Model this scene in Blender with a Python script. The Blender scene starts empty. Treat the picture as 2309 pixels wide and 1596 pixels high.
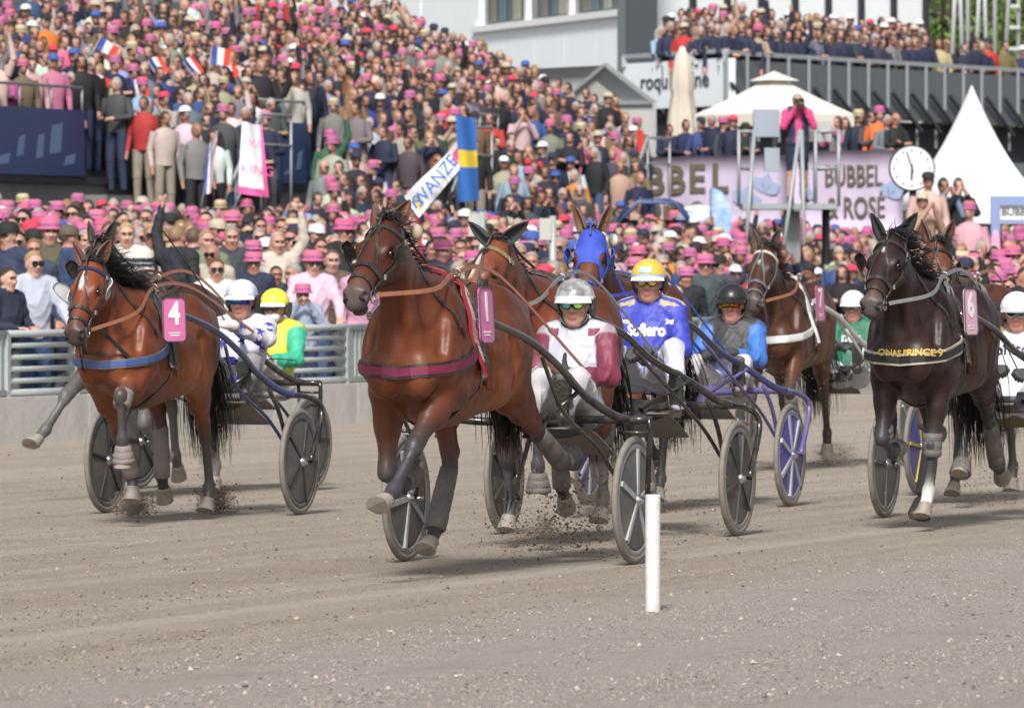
import bpy, math, random
import numpy as np
from mathutils import Vector, Matrix, Quaternion
from mathutils.bvhtree import BVHTree

# ---------------------------------------------------------------- camera, sky, sun, exposure
SC = bpy.context.scene
COL = SC.collection
FPX, HX, HY, EYE = 15000.0, 1154.0, 620.0, 1.6      # focal length and horizon of the photograph (2308 px wide)
cam_d = bpy.data.cameras.new('camera')
cam = bpy.data.objects.new('camera', cam_d)
COL.objects.link(cam)
cam.location = (0, 0, EYE)
cam.rotation_euler = (math.radians(90), 0, 0)
cam_d.sensor_width = 36.0
cam_d.lens = FPX / 2308.0 * 36.0
cam_d.shift_y = -(798.0 - HY) / 2308.0
cam_d.clip_start = 1.0
cam_d.clip_end = 3000.0
cam_d.dof.use_dof = True
cam_d.dof.focus_distance = 37.0
cam_d.dof.aperture_fstop = 9.0
SC.camera = cam
SUN_EL, SUN_AZ = 43.0, 187.0       # degrees; azimuth clockwise from +Y (straight ahead of the camera)
world = bpy.data.worlds.new('World')
SC.world = world
world.use_nodes = True
wn = world.node_tree
bg = wn.nodes['Background']
sky = wn.nodes.new('ShaderNodeTexSky')
sky.sky_type = 'NISHITA'
sky.sun_disc = False
sky.sun_elevation = math.radians(SUN_EL)
sky.sun_rotation = math.radians(SUN_AZ)
sky.air_density = 1.0
sky.dust_density = 3.5
sky.ozone_density = 1.0
hsv = wn.nodes.new('ShaderNodeHueSaturation')      # thin high cloud greys the sky
hsv.inputs['Saturation'].default_value = 0.55
wn.links.new(sky.outputs[0], hsv.inputs['Color'])
wn.links.new(hsv.outputs[0], bg.inputs[0])
bg.inputs[1].default_value = 0.092
sun_d = bpy.data.lights.new('sun', 'SUN')
sun_d.energy = 2.8
sun_d.angle = math.radians(9)
sun_d.color = (1.0, 0.975, 0.94)
sun = bpy.data.objects.new('sun', sun_d)
COL.objects.link(sun)
_az, _el = math.radians(SUN_AZ), math.radians(SUN_EL)
sun.rotation_euler = Vector((-math.sin(_az) * math.cos(_el), -math.cos(_az) * math.cos(_el), -math.sin(_el))).to_track_quat('-Z', 'Y').to_euler()
SC.view_settings.view_transform = 'Standard'
SC.view_settings.look = 'None'
SC.view_settings.exposure = 0.60
SC.view_settings.gamma = 1.0

# ---------------------------------------------------------------- frames
TH = math.radians(20.0)            # the track runs 20 degrees off the line of sight
UX, UY = math.sin(TH), math.cos(TH)

def W(a, b, z=0.0):
    """a metres along the track (away), b metres across it towards the stand."""
    return (a * UX - b * UY, a * UY + b * UX, z)

def P(x, y, Y):
    """the point at depth Y that the photograph shows at (x, y)"""
    return ((x - HX) / FPX * Y, Y, EYE - (y - HY) / FPX * Y)

def gdepth(y):
    return FPX * EYE / (y - HY)

def srgb(r, g=None, b=None):
    if g is None:
        r, g, b = (r >> 16) & 255, (r >> 8) & 255, r & 255
    return tuple((c / 255 / 12.92) if c / 255 <= 0.04045 else ((c / 255 + 0.055) / 1.055) ** 2.4 for c in (r, g, b))

# ---------------------------------------------------------------- objects
def tag(o, label=None, cat=None, group=None, kind=None):
    if label: o['label'] = label
    if cat: o['category'] = cat
    if group: o['group'] = group
    if kind: o['kind'] = kind
    return o

def empty(name, loc=(0, 0, 0), rz=0.0, parent=None):
    o = bpy.data.objects.new(name, None)
    COL.objects.link(o)
    o.location = loc
    o.rotation_euler = (0, 0, rz)
    o.empty_display_size = 0.1
    o.parent = parent
    return o

def link(name, me, parent=None, loc=None, rz=None):
    o = bpy.data.objects.new(name, me)
    COL.objects.link(o)
    if parent is not None: o.parent = parent
    if loc is not None: o.location = loc
    if rz is not None: o.rotation_euler = (0, 0, rz)
    return o

def np_mesh(name, V, quads=None, tris=None, cols=None, mats=None, midx=None, smooth=True):
    me = bpy.data.meshes.new(name)
    V = np.asarray(V, np.float32)
    nq = 0 if quads is None else len(quads)
    nt = 0 if tris is None else len(tris)
    me.vertices.add(len(V))
    me.vertices.foreach_set('co', V.ravel())
    idx = []
    if nq: idx.append(np.asarray(quads, np.int32).ravel())
    if nt: idx.append(np.asarray(tris, np.int32).ravel())
    idx = np.concatenate(idx)
    me.loops.add(len(idx))
    me.loops.foreach_set('vertex_index', idx)
    me.polygons.add(nq + nt)
    st = np.concatenate([np.arange(nq) * 4, nq * 4 + np.arange(nt) * 3]).astype(np.int32)
    me.polygons.foreach_set('loop_start', st)
    me.polygons.foreach_set('use_smooth', np.full(nq + nt, smooth, bool))
    for m in (mats or []): me.materials.append(m)
    if midx is not None: me.polygons.foreach_set('material_index', np.asarray(midx, np.int32))
    me.update(calc_edges=True)
    if cols is not None:
        at = me.color_attributes.new('Col', 'FLOAT_COLOR', 'POINT')
        c4 = np.ones((len(V), 4), np.float32)
        c4[:, :3] = cols
        at.data.foreach_set('color', c4.ravel())
    return me

class MB:
    """collects simple shapes and links them as ONE mesh object"""
    def __init__(s):
        s.v, s.f, s.m, s.sm = [], [], [], []
    def add(s, vs, fs, mi=0, smooth=False):
        n = len(s.v)
        s.v += [tuple(p) for p in vs]
        s.f += [tuple(n + i for i in f) for f in fs]
        s.m += [mi] * len(fs)
        s.sm += [smooth] * len(fs)
        return s
    def box(s, c, d, rot=None, mi=0):
        hx, hy, hz = d[0] / 2, d[1] / 2, d[2] / 2
        vs = [Vector((x, y, z)) for z in (-hz, hz) for y in (-hy, hy) for x in (-hx, hx)]
        if rot is not None:
            R = rot if isinstance(rot, Matrix) else Matrix.Rotation(rot, 3, 'Z')
            vs = [R @ v for v in vs]
        vs = [v + Vector(c) for v in vs]
        return s.add(vs, [(0, 2, 3, 1), (4, 5, 7, 6), (0, 1, 5, 4), (2, 6, 7, 3), (0, 4, 6, 2), (1, 3, 7, 5)], mi)
    def beam(s, a, b, w, h, mi=0, up=(0, 0, 1)):
        a, b = Vector(a), Vector(b)
        t = (b - a).normalized()
        sd = t.cross(Vector(up))
        if sd.length < 1e-4: sd = t.cross(Vector((1, 0, 0)))
        sd.normalize()
        n = sd.cross(t)
        vs = []
        for p in (a, b):
            for i, j in ((-1, -1), (1, -1), (1, 1), (-1, 1)):
                vs.append(p + sd * (i * w / 2) + n * (j * h / 2))
        return s.add(vs, [(3, 2, 1, 0), (4, 5, 6, 7), (0, 1, 5, 4), (1, 2, 6, 5), (2, 3, 7, 6), (3, 0, 4, 7)], mi)
    def tube(s, pts, r, n=8, mi=0, closed=False, caps=True, flat=1.0, up=(0, 0, 1)):
        pts = [Vector(p) for p in pts]
        k = len(pts)
        rs = [r] * k if not hasattr(r, '__len__') else list(r)
        vs = []
        for i, p in enumerate(pts):
            a = pts[(i - 1) % k] if (closed or i > 0) else p
            b = pts[(i + 1) % k] if (closed or i < k - 1) else p
            t = (b - a)
            t = t.normalized() if t.length > 1e-9 else Vector((1, 0, 0))
            sd = t.cross(Vector(up))
            if sd.length < 1e-3: sd = t.cross(Vector((0.3, 1, 0.1)))
            sd.normalize()
            nn = sd.cross(t)
            for j in range(n):
                an = 2 * math.pi * j / n
                vs.append(p + sd * (math.cos(an) * rs[i]) + nn * (math.sin(an) * rs[i] * flat))
        fs = []
        for i in range(k if closed else k - 1):
            i2 = (i + 1) % k
            for j in range(n):
                j2 = (j + 1) % n
                fs.append((i * n + j, i * n + j2, i2 * n + j2, i2 * n + j))
        s.add(vs, fs, mi, True)
        if caps and not closed:
            m = len(s.v) - len(vs)
            s.f += [tuple(m + j for j in range(n))[::-1], tuple(m + (k - 1) * n + j for j in range(n))]
            s.m += [mi] * 2
            s.sm += [False] * 2
        return s
    def lathe(s, prof, n=16, c=(0, 0, 0), axis='Z', mi=0, smooth=True):
        """prof: list of (radius, height) along the axis"""
        vs = []
        for r, h in prof:
            for j in range(n):
                an = 2 * math.pi * j / n
                x, y = math.cos(an) * r, math.sin(an) * r
                p = {'Z': (x, y, h), 'Y': (x, h, y), 'X': (h, x, y)}[axis]
                vs.append((p[0] + c[0], p[1] + c[1], p[2] + c[2]))
        fs = []
        fl = axis == 'Y'
        for i in range(len(prof) - 1):
            for j in range(n):
                j2 = (j + 1) % n
                q = (i * n + j, i * n + j2, (i + 1) * n + j2, (i + 1) * n + j)
                fs.append(q[::-1] if fl else q)
        return s.add(vs, fs, mi, smooth)
    def ribbon(s, pts, nrm, w, th, mi=0, closed=False):
        """flat strap lying on a surface: pts with outward normals, width w across, thickness th"""
        pts = [Vector(p) for p in pts]
        nrm = [Vector(n).normalized() for n in nrm]
        k = len(pts)
        ws = [w] * k if not hasattr(w, '__len__') else list(w)
        vs = []
        for i, p in enumerate(pts):
            a = pts[(i - 1) % k] if (closed or i > 0) else p
            b = pts[(i + 1) % k] if (closed or i < k - 1) else p
            t = (b - a).normalized()
            sd = t.cross(nrm[i])
            sd = sd.normalized() if sd.length > 1e-6 else Vector((0, 0, 1))
            for i2, j2 in ((-1, 0), (1, 0), (1, 1), (-1, 1)):
                vs.append(p + sd * (i2 * ws[i] / 2) + nrm[i] * (j2 * th))
        fs = []
        for i in range(k if closed else k - 1):
            i2 = (i + 1) % k
            for j in range(4):
                fs.append((i * 4 + j, i2 * 4 + j, i2 * 4 + (j + 1) % 4, i * 4 + (j + 1) % 4))
        if not closed:
            fs += [(0, 1, 2, 3), tuple((k - 1) * 4 + j for j in (3, 2, 1, 0))]
        return s.add(vs, fs, mi, False)
    def ell(s, c, r, n=12, m=8, mi=0, rot=None):
        vs = []
        for i in range(m + 1):
            ph = math.pi * i / m
            for j in range(n):
                an = 2 * math.pi * j / n
                v = Vector((math.sin(ph) * math.cos(an) * r[0], math.sin(ph) * math.sin(an) * r[1], math.cos(ph) * r[2]))
                if rot is not None: v = rot @ v
                vs.append(v + Vector(c))
        fs = [(i * n + j, (i + 1) * n + j, (i + 1) * n + (j + 1) % n, i * n + (j + 1) % n) for i in range(m) for j in range(n)]
        return s.add(vs, fs, mi, True)
    def grid(s, P2, mi=0, smooth=True, thick=0.0):
        """P2[i][j] points -> sheet, with a back side when thick > 0"""
        nu, nv = len(P2), len(P2[0])
        vs = [Vector(p) for row in P2 for p in row]
        fs = [(i * nv + j, (i + 1) * nv + j, (i + 1) * nv + j + 1, i * nv + j + 1) for i in range(nu - 1) for j in range(nv - 1)]
        if thick:
            N = [Vector() for _ in vs]
            for f in fs:
                nn = (vs[f[1]] - vs[f[0]]).cross(vs[f[3]] - vs[f[0]])
                for q in f: N[q] += nn
            back = [v - n.normalized() * thick if n.length > 0 else v for v, n in zip(vs, N)]
            o = len(vs)
            fb = [tuple(o + q for q in f[::-1]) for f in fs]
            rim = [i * nv for i in range(nu)] + [(nu - 1) * nv + j for j in range(1, nv)] + [i * nv + nv - 1 for i in range(nu - 2, -1, -1)] + [j for j in range(nv - 2, 0, -1)]
            fr = [(rim[(q + 1) % len(rim)], rim[q], o + rim[q], o + rim[(q + 1) % len(rim)]) for q in range(len(rim))]
            fr = [f[::-1] for f in fr]
            return s.add(vs + back, fs + fb + fr, mi, smooth)
        return s.add(vs, fs, mi, smooth)
    def xf(s, M):
        s.v = [tuple(M @ Vector(p)) for p in s.v]
        return s
    def mesh(s, name, mats):
        me = bpy.data.meshes.new(name)
        me.from_pydata(s.v, [], s.f)
        for m in (mats if isinstance(mats, (list, tuple)) else [mats]): me.materials.append(m)
        me.polygons.foreach_set('material_index', s.m)
        me.polygons.foreach_set('use_smooth', s.sm)
        me.update()
        return me
    def build(s, name, mats, parent=None, loc=None, rz=None):
        return link(name, s.mesh(name, mats), parent, loc, rz)

def bez(p0, p1, p2, p3, n):
    p0, p1, p2, p3 = map(Vector, (p0, p1, p2, p3))
    out = []
    for i in range(n + 1):
        t = i / n
        out.append(p0 * (1 - t) ** 3 + p1 * (3 * t * (1 - t) ** 2) + p2 * (3 * t * t * (1 - t)) + p3 * t ** 3)
    return out

def spline(pts, n=6):
    """Catmull-Rom through pts"""
    pts = [Vector(p) for p in pts]
    out = []
    for i in range(len(pts) - 1):
        p0 = pts[i - 1] if i > 0 else pts[i] * 2 - pts[i + 1]
        p3 = pts[i + 2] if i + 2 < len(pts) else pts[i + 1] * 2 - pts[i]
        p1, p2 = pts[i], pts[i + 1]
        for k in range(n):
            t = k / n
            out.append(0.5 * ((2 * p1) + (p2 - p0) * t + (2 * p0 - 5 * p1 + 4 * p2 - p3) * t * t + (3 * p1 - p0 - 3 * p2 + p3) * t ** 3))
    out.append(pts[-1])
    return out

def text_mesh(txt, size, depth=0.0, bold=0.0, align='CENTER', xs=1.0):
    cu = bpy.data.curves.new('t', 'FONT')
    cu.body = txt
    cu.size = size
    cu.extrude = depth
    cu.offset = bold
    cu.align_x = align
    cu.align_y = 'CENTER'
    cu.resolution_u = 3
    o = bpy.data.objects.new('t', cu)
    COL.objects.link(o)
    dg = bpy.context.evaluated_depsgraph_get()
    me = bpy.data.meshes.new_from_object(o.evaluated_get(dg))
    bpy.data.objects.remove(o)
    if xs != 1.0:
        for v in me.vertices: v.co.x *= xs
    return me

# ---------------------------------------------------------------- materials
def mat(name, col=(0.5, 0.5, 0.5), rough=0.6, metal=0.0, spec=0.5, bump=0.0, bscale=40.0, var=0.0, vscale=6.0, attr=None, obj_attr=None, sheen=0.0, coat=0.0, dirt=None, dirt_amt=0.0, dirt_scale=5.0, trans=0.0, aniso=None):
    m = bpy.data.materials.new(name)
    m.use_nodes = True
    nt = m.node_tree
    N, L = nt.nodes, nt.links
    b = N['Principled BSDF']
    b.inputs['Base Color'].default_value = (*col, 1)
    b.inputs['Roughness'].default_value = rough
    b.inputs['Metallic'].default_value = metal
    b.inputs['Specular IOR Level'].default_value = spec
    b.inputs['Sheen Weight'].default_value = sheen
    b.inputs['Coat Weight'].default_value = coat
    b.inputs['Transmission Weight'].default_value = trans
    src = None
    if attr or obj_attr:
        a = N.new('ShaderNodeAttribute')
        a.attribute_type = 'OBJECT' if obj_attr else 'GEOMETRY'
        a.attribute_name = obj_attr or attr
        src = a.outputs['Color']
    tc = N.new('ShaderNodeTexCoord')
    if var > 0:
        nz = N.new('ShaderNodeTexNoise')
        nz.inputs['Scale'].default_value = vscale
        nz.inputs['Detail'].default_value = 6
        nz.inputs['Roughness'].default_value = 0.65
        L.new(tc.outputs['Object'], nz.inputs['Vector'])
        mr = N.new('ShaderNodeMapRange')
        mr.inputs['From Min'].default_value = 0.25
        mr.inputs['From Max'].default_value = 0.75
        mr.inputs['To Min'].default_value = 1 - var
        mr.inputs['To Max'].default_value = 1 + var
        L.new(nz.outputs['Fac'], mr.inputs['Value'])
        mx = N.new('ShaderNodeVectorMath')
        mx.operation = 'SCALE'
        if src is None: mx.inputs[0].default_value = col
        else: L.new(src, mx.inputs[0])
        L.new(mr.outputs[0], mx.inputs['Scale'])
        src = mx.outputs[0]
    if dirt is not None:
        nz = N.new('ShaderNodeTexNoise')
        nz.inputs['Scale'].default_value = dirt_scale
        nz.inputs['Detail'].default_value = 8
        nz.inputs['Roughness'].default_value = 0.75
        L.new(tc.outputs['Object'], nz.inputs['Vector'])
        mr = N.new('ShaderNodeMapRange')
        mr.inputs['From Min'].default_value = 0.42
        mr.inputs['From Max'].default_value = 0.68
        mr.inputs['To Max'].default_value = dirt_amt
        L.new(nz.outputs['Fac'], mr.inputs['Value'])
        mx = N.new('ShaderNodeMix')
        mx.data_type = 'RGBA'
        L.new(mr.outputs[0], mx.inputs['Factor'])
        if src is None: mx.inputs['A'].default_value = (*col, 1)
        else: L.new(src, mx.inputs['A'])
        mx.inputs['B'].default_value = (*dirt, 1)
        src = mx.outputs['Result']
    if src is not None: L.new(src, b.inputs['Base Color'])
    if bump > 0:
        nz = N.new('ShaderNodeTexNoise')
        nz.inputs['Scale'].default_value = bscale
        nz.inputs['Detail'].default_value = 5
        mp = None
        if aniso:
            mp = N.new('ShaderNodeMapping')
            mp.inputs['Scale'].default_value = aniso
            L.new(tc.outputs['Object'], mp.inputs['Vector'])
        L.new((mp or tc).outputs['Vector' if mp else 'Object'], nz.inputs['Vector'])
        bp = N.new('ShaderNodeBump')
        bp.inputs['Strength'].default_value = bump
        bp.inputs['Distance'].default_value = 0.02
        L.new(nz.outputs['Fac'], bp.inputs['Height'])
        L.new(bp.outputs[0], b.inputs['Normal'])
    return m

_cache = {}
def cmat(name, col, rough=0.6, **k):
    key = (name, tuple(round(c, 4) for c in col), rough, tuple(sorted((a, str(b)) for a, b in k.items())))
    if key not in _cache: _cache[key] = mat(name, col, rough, **k)
    return _cache[key]

DUST = (0.23, 0.17, 0.12)
M_black = mat('black_leather', (0.012, 0.012, 0.014), 0.42, bump=0.15, bscale=90, dirt=DUST, dirt_amt=0.25, dirt_scale=14)
M_steel = mat('steel', (0.55, 0.55, 0.56), 0.28, metal=1.0)
M_white = mat('white_paint', (0.75, 0.75, 0.76), 0.5, var=0.06, vscale=3)
M_tan = mat('tan_leather', (0.32, 0.13, 0.07), 0.5, var=0.2, vscale=20)
M_rubber = mat('tyre_rubber', (0.19, 0.18, 0.165), 0.75, var=0.3, vscale=12, dirt=DUST, dirt_amt=0.6, dirt_scale=8)
M_frame = mat('black_frame_paint', (0.014, 0.015, 0.018), 0.2, spec=0.6, dirt=DUST, dirt_amt=0.35, dirt_scale=7)
M_galv = mat('galvanised_steel', (0.36, 0.38, 0.38), 0.5, metal=0.25, var=0.12, vscale=5)

# ---------------------------------------------------------------- bodies grown from blended volumes
def econe(a, b, r1, r2, col, k=0.04, side=(0, 1, 0), neg=False, cap=None, soft=0.02):
    """tapered volume from a to b; r = (radius along `side`, radius across it) or one number"""
    f = lambda r: (r, r) if not hasattr(r, '__len__') else tuple(r)
    return dict(a=np.array(a, np.float32), b=np.array(b, np.float32), r1=f(r1), r2=f(r2), col=np.array(col, np.float32), k=k, side=np.array(side, np.float32), neg=neg, cap=cap, soft=soft)

def ball(c, r, col, k=0.04, rot=None, neg=False, soft=0.02):
    """ellipsoid: r three radii along x, y, z (rot: 3x3 matrix)"""
    r = (r, r, r) if not hasattr(r, '__len__') else r
    return dict(c=np.array(c, np.float32), r=np.array(r, np.float32), rot=None if rot is None else np.array(rot, np.float32), col=np.array(col, np.float32), k=k, neg=neg, soft=soft)

def loft(stations, col, k=0.04, side=(0, 1, 0), sub=4, soft=0.02, cap=0.04):
    """stations: (point, radius along side, radius across) joined smoothly into one volume; col one colour or one per station"""
    A = np.array([[*s[0], s[1], s[2]] for s in stations], np.float32)
    cs = [np.array(c, np.float32) for c in col] if hasattr(col[0], '__len__') else None
    segs, cl = [], []
    n = len(A)
    pts = []
    for i in range(n - 1):
        p0 = A[i - 1] if i else 2 * A[0] - A[1]
        p3 = A[i + 2] if i + 2 < n else 2 * A[-1] - A[-2]
        for q in range(sub):
            t = q / sub
            pts.append((0.5 * (2 * A[i] + (A[i + 1] - p0) * t + (2 * p0 - 5 * A[i] + 4 * A[i + 1] - p3) * t * t + (3 * A[i] - p0 - 3 * A[i + 1] + p3) * t ** 3), i + t))
    pts.append((A[-1], n - 1))
    out = []
    for (a, ia), (b, ib) in zip(pts, pts[1:]):
        c = col
        if cs is not None:
            m = (ia + ib) / 2
            i0 = min(int(m), n - 2)
            c = cs[i0] + (cs[i0 + 1] - cs[i0]) * (m - i0)
        out.append(econe(a[:3], b[:3], (a[3], a[4]), (b[3], b[4]), c, k=k, side=side, cap=cap, soft=soft))
    return dict(segs=out, k=k, neg=False, soft=soft, col=out[0]['col'])

def _pd(p, X):
    if 'segs' in p:
        d = _pd(p['segs'][0], X)
        for q in p['segs'][1:]: d = np.minimum(d, _pd(q, X))
        return d
    if 'c' in p:
        q = X - p['c']
        if p['rot'] is not None: q = q @ p['rot']
        q = q / p['r']
        return (np.sqrt((q * q).sum(-1)) - 1.0) * float(p['r'].min())
    a, b = p['a'], p['b']
    ab = b - a
    ln = float(np.sqrt((ab * ab).sum())) + 1e-9
    t = ab / ln
    sd = p['side'] - t * float((p['side'] * t).sum())
    n = float(np.sqrt((sd * sd).sum()))
    if n < 1e-4:
        sd = np.cross(t, np.array((1.0, 0.2, 0.1), np.float32))
        n = float(np.sqrt((sd * sd).sum()))
    sd = (sd / n).astype(np.float32)
    nn = np.cross(t, sd).astype(np.float32)
    q = X - a
    u = q @ t
    uc = np.clip(u, 0, ln)
    f = uc / ln
    rs = p['r1'][0] + (p['r2'][0] - p['r1'][0]) * f
    rn = p['r1'][1] + (p['r2'][1] - p['r1'][1]) * f
    ra = p['cap'] if p['cap'] else np.minimum(rs, rn)
    e = np.sqrt(((q @ sd) / rs) ** 2 + ((q @ nn) / rn) ** 2 + ((u - uc) / ra) ** 2)
    return (e - 1.0) * np.minimum(rs, rn)

def _pbox(p):
    if 'segs' in p:
        bb = [_pbox(q) for q in p['segs']]
        return np.min([b[0] for b in bb], 0), np.max([b[1] for b in bb], 0)
    if 'c' in p:
        m = float(p['r'].max()) if p['rot'] is not None else p['r']
        return p['c'] - m, p['c'] + m
    m = max(max(p['r1']), max(p['r2']))
    return np.minimum(p['a'], p['b']) - m, np.maximum(p['a'], p['b']) + m

def grow(prims, vox, smooth=2, lo=None, hi=None):
    """union of the volumes with soft joints -> (verts, quads, vertex colours)"""
    bx = [_pbox(p) for p in prims if not p['neg']]
    mn = np.min([b[0] for b in bx], 0) - 3 * vox
    mx = np.max([b[1] for b in bx], 0) + 3 * vox
    if lo is not None: mn = np.maximum(mn, lo)
    if hi is not None: mx = np.minimum(mx, hi)
    dim = np.ceil((mx - mn) / vox).astype(int) + 1
    D = np.full(tuple(dim), 1.0, np.float32)
    ax = [mn[i] + np.arange(dim[i], dtype=np.float32) * vox for i in range(3)]
    for p in prims:
        a, b = _pbox(p)
        pad = p['k'] + 2 * vox
        i0 = np.clip(np.floor((a - pad - mn) / vox).astype(int), 0, dim - 1)
        i1 = np.clip(np.ceil((b + pad - mn) / vox).astype(int) + 1, 1, dim)
        sl = tuple(slice(i0[i], i1[i]) for i in range(3))
        if any(i1[i] - i0[i] < 1 for i in range(3)): continue
        if 'segs' in p:
            T = np.full(tuple(i1 - i0), 1.0, np.float32)
            for q in p['segs']:
                a, b = _pbox(q)
                j0 = np.clip(np.floor((a - pad - mn) / vox).astype(int), i0, i1 - 1)
                j1 = np.clip(np.ceil((b + pad - mn) / vox).astype(int) + 1, i0 + 1, i1)
                X = np.stack(np.meshgrid(*[ax[i][j0[i]:j1[i]] for i in range(3)], indexing='ij'), -1)
                ts = tuple(slice(j0[i] - i0[i], j1[i] - i0[i]) for i in range(3))
                T[ts] = np.minimum(T[ts], _pd(q, X))
            d = T
        else:
            X = np.stack(np.meshgrid(*[ax[i][sl[i]] for i in range(3)], indexing='ij'), -1)
            d = _pd(p, X)
        S = D[sl]
        if p['neg']:
            h = np.maximum(p['k'] - np.abs(S + d), 0) / p['k']
            D[sl] = np.maximum(S, -d) + h * h * p['k'] * 0.25
        else:
            h = np.maximum(p['k'] - np.abs(S - d), 0) / p['k']
            D[sl] = np.minimum(S, d) - h * h * p['k'] * 0.25
    V, Q = nets(D, mn, vox)
    for _ in range(smooth): V = relax(V, Q)
    C = colour(prims, V)
    return V, Q, C

def colour(prims, V):
    prims = [q for p in prims for q in (p['segs'] if 'segs' in p else [p])]
    best = np.full(len(V), 1e9, np.float32)
    ds = []
    for p in prims:
        if p['neg'] and p['col'][0] < 0: ds.append(None); continue
        d = _pd(p, V)
        if p['neg']: d = np.abs(d) - 0.004
        ds.append(d)
        best = np.minimum(best, d)
    acc = np.zeros((len(V), 3), np.float32)
    ws = np.zeros(len(V), np.float32)
    for p, d in zip(prims, ds):
        if d is None: continue
        w = np.exp(-np.clip((d - best) / p['soft'], 0, 40))
        acc += w[:, None] * p['col']
        ws += w
    return acc / ws[:, None]

def nets(D, mn, vox):
    S = D < 0
    n = np.array(D.shape) - 1
    cor = [(i, j, k) for i in (0, 1) for j in (0, 1) for k in (0, 1)]
    cnt = np.zeros(tuple(n), np.int8)
    for i, j, k in cor: cnt += S[i:i + n[0], j:j + n[1], k:k + n[2]]
    act = (cnt > 0) & (cnt < 8)
    I, J, K = np.nonzero(act)
    idx = np.full(tuple(n), -1, np.int32)
    idx[I, J, K] = np.arange(len(I))
    vals = np.stack([D[I + i, J + j, K + k] for i, j, k in cor], 1)
    pos = np.zeros((len(I), 3), np.float32)
    ct = np.zeros(len(I), np.float32)
    ca = np.array(cor, np.float32)
    for a in range(8):
        for b in range(a + 1, 8):
            if np.abs(ca[a] - ca[b]).sum() != 1: continue
            da, db = vals[:, a], vals[:, b]
            m = (da < 0) != (db < 0)
            t = da[m] / (da[m] - db[m])
            pos[m] += ca[a] + t[:, None] * (ca[b] - ca[a])
            ct[m] += 1
    V = (np.stack([I, J, K], 1) + pos / ct[:, None]) * vox + mn
    quads = []
    for axn in range(3):
        s0 = [slice(1, n[q]) for q in range(3)]
        s1 = list(s0)
        s0[axn] = slice(0, n[axn])
        s1[axn] = slice(1, n[axn] + 1)
        A, B = S[tuple(s0)], S[tuple(s1)]
        c = np.stack(np.nonzero(A != B), 1)
        if not len(c): continue
        inside = A[c[:, 0], c[:, 1], c[:, 2]]
        o = [q for q in range(3) if q != axn]
        base = c + 1
        base[:, axn] -= 1
        def at(d1, d2):
            q = base.copy()
            q[:, o[0]] += d1
            q[:, o[1]] += d2
            return idx[q[:, 0], q[:, 1], q[:, 2]]
        q4 = np.stack([at(-1, -1), at(0, -1), at(0, 0), at(-1, 0)], 1)
        flip = inside if axn == 1 else ~inside
        q4[flip] = q4[flip][:, ::-1]
        quads.append(q4)
    Q = np.concatenate(quads)
    Q = Q[(Q >= 0).all(1)]
    return V.astype(np.float32), Q

def relax(V, Q, lam=0.5):
    acc = np.zeros_like(V)
    ct = np.zeros(len(V), np.float32)
    for a, b in ((0, 1), (1, 2), (2, 3), (3, 0)):
        for c in range(3):
            acc[:, c] += np.bincount(Q[:, a], V[Q[:, b], c], len(V)) + np.bincount(Q[:, b], V[Q[:, a], c], len(V))
        ct += np.bincount(Q[:, a], minlength=len(V)) + np.bincount(Q[:, b], minlength=len(V))
    return (V * (1 - lam) + lam * acc / np.maximum(ct, 1)[:, None]).astype(np.float32)

def vnormals(V, Q):
    n = np.cross(V[Q[:, 2]] - V[Q[:, 0]], V[Q[:, 3]] - V[Q[:, 1]])
    N = np.zeros_like(V)
    for i in range(4):
        for c in range(3): N[:, c] += np.bincount(Q[:, i], n[:, c], len(V))
    return N / (np.linalg.norm(N, axis=1)[:, None] + 1e-9)

class Surf:
    """nearest point / ray on a grown body, for laying straps and print on it"""
    def __init__(s, V, Q):
        s.t = BVHTree.FromPolygons([Vector(v) for v in V.tolist()], Q.tolist())
    def near(s, p, off=0.004):
        q, n, i, d = s.t.find_nearest(Vector(p))
        return q + n * off, n
    def ray(s, o, d, off=0.004):
        q, n, i, dist = s.t.ray_cast(Vector(o), Vector(d).normalized())
        if q is None: return None, None
        return q + n * off, n
# ---------------------------------------------------------------- ground
RZ = math.pi / 2 - TH            # objects turned by RZ have x along the track (away) and y across it (towards the stand)

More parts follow.
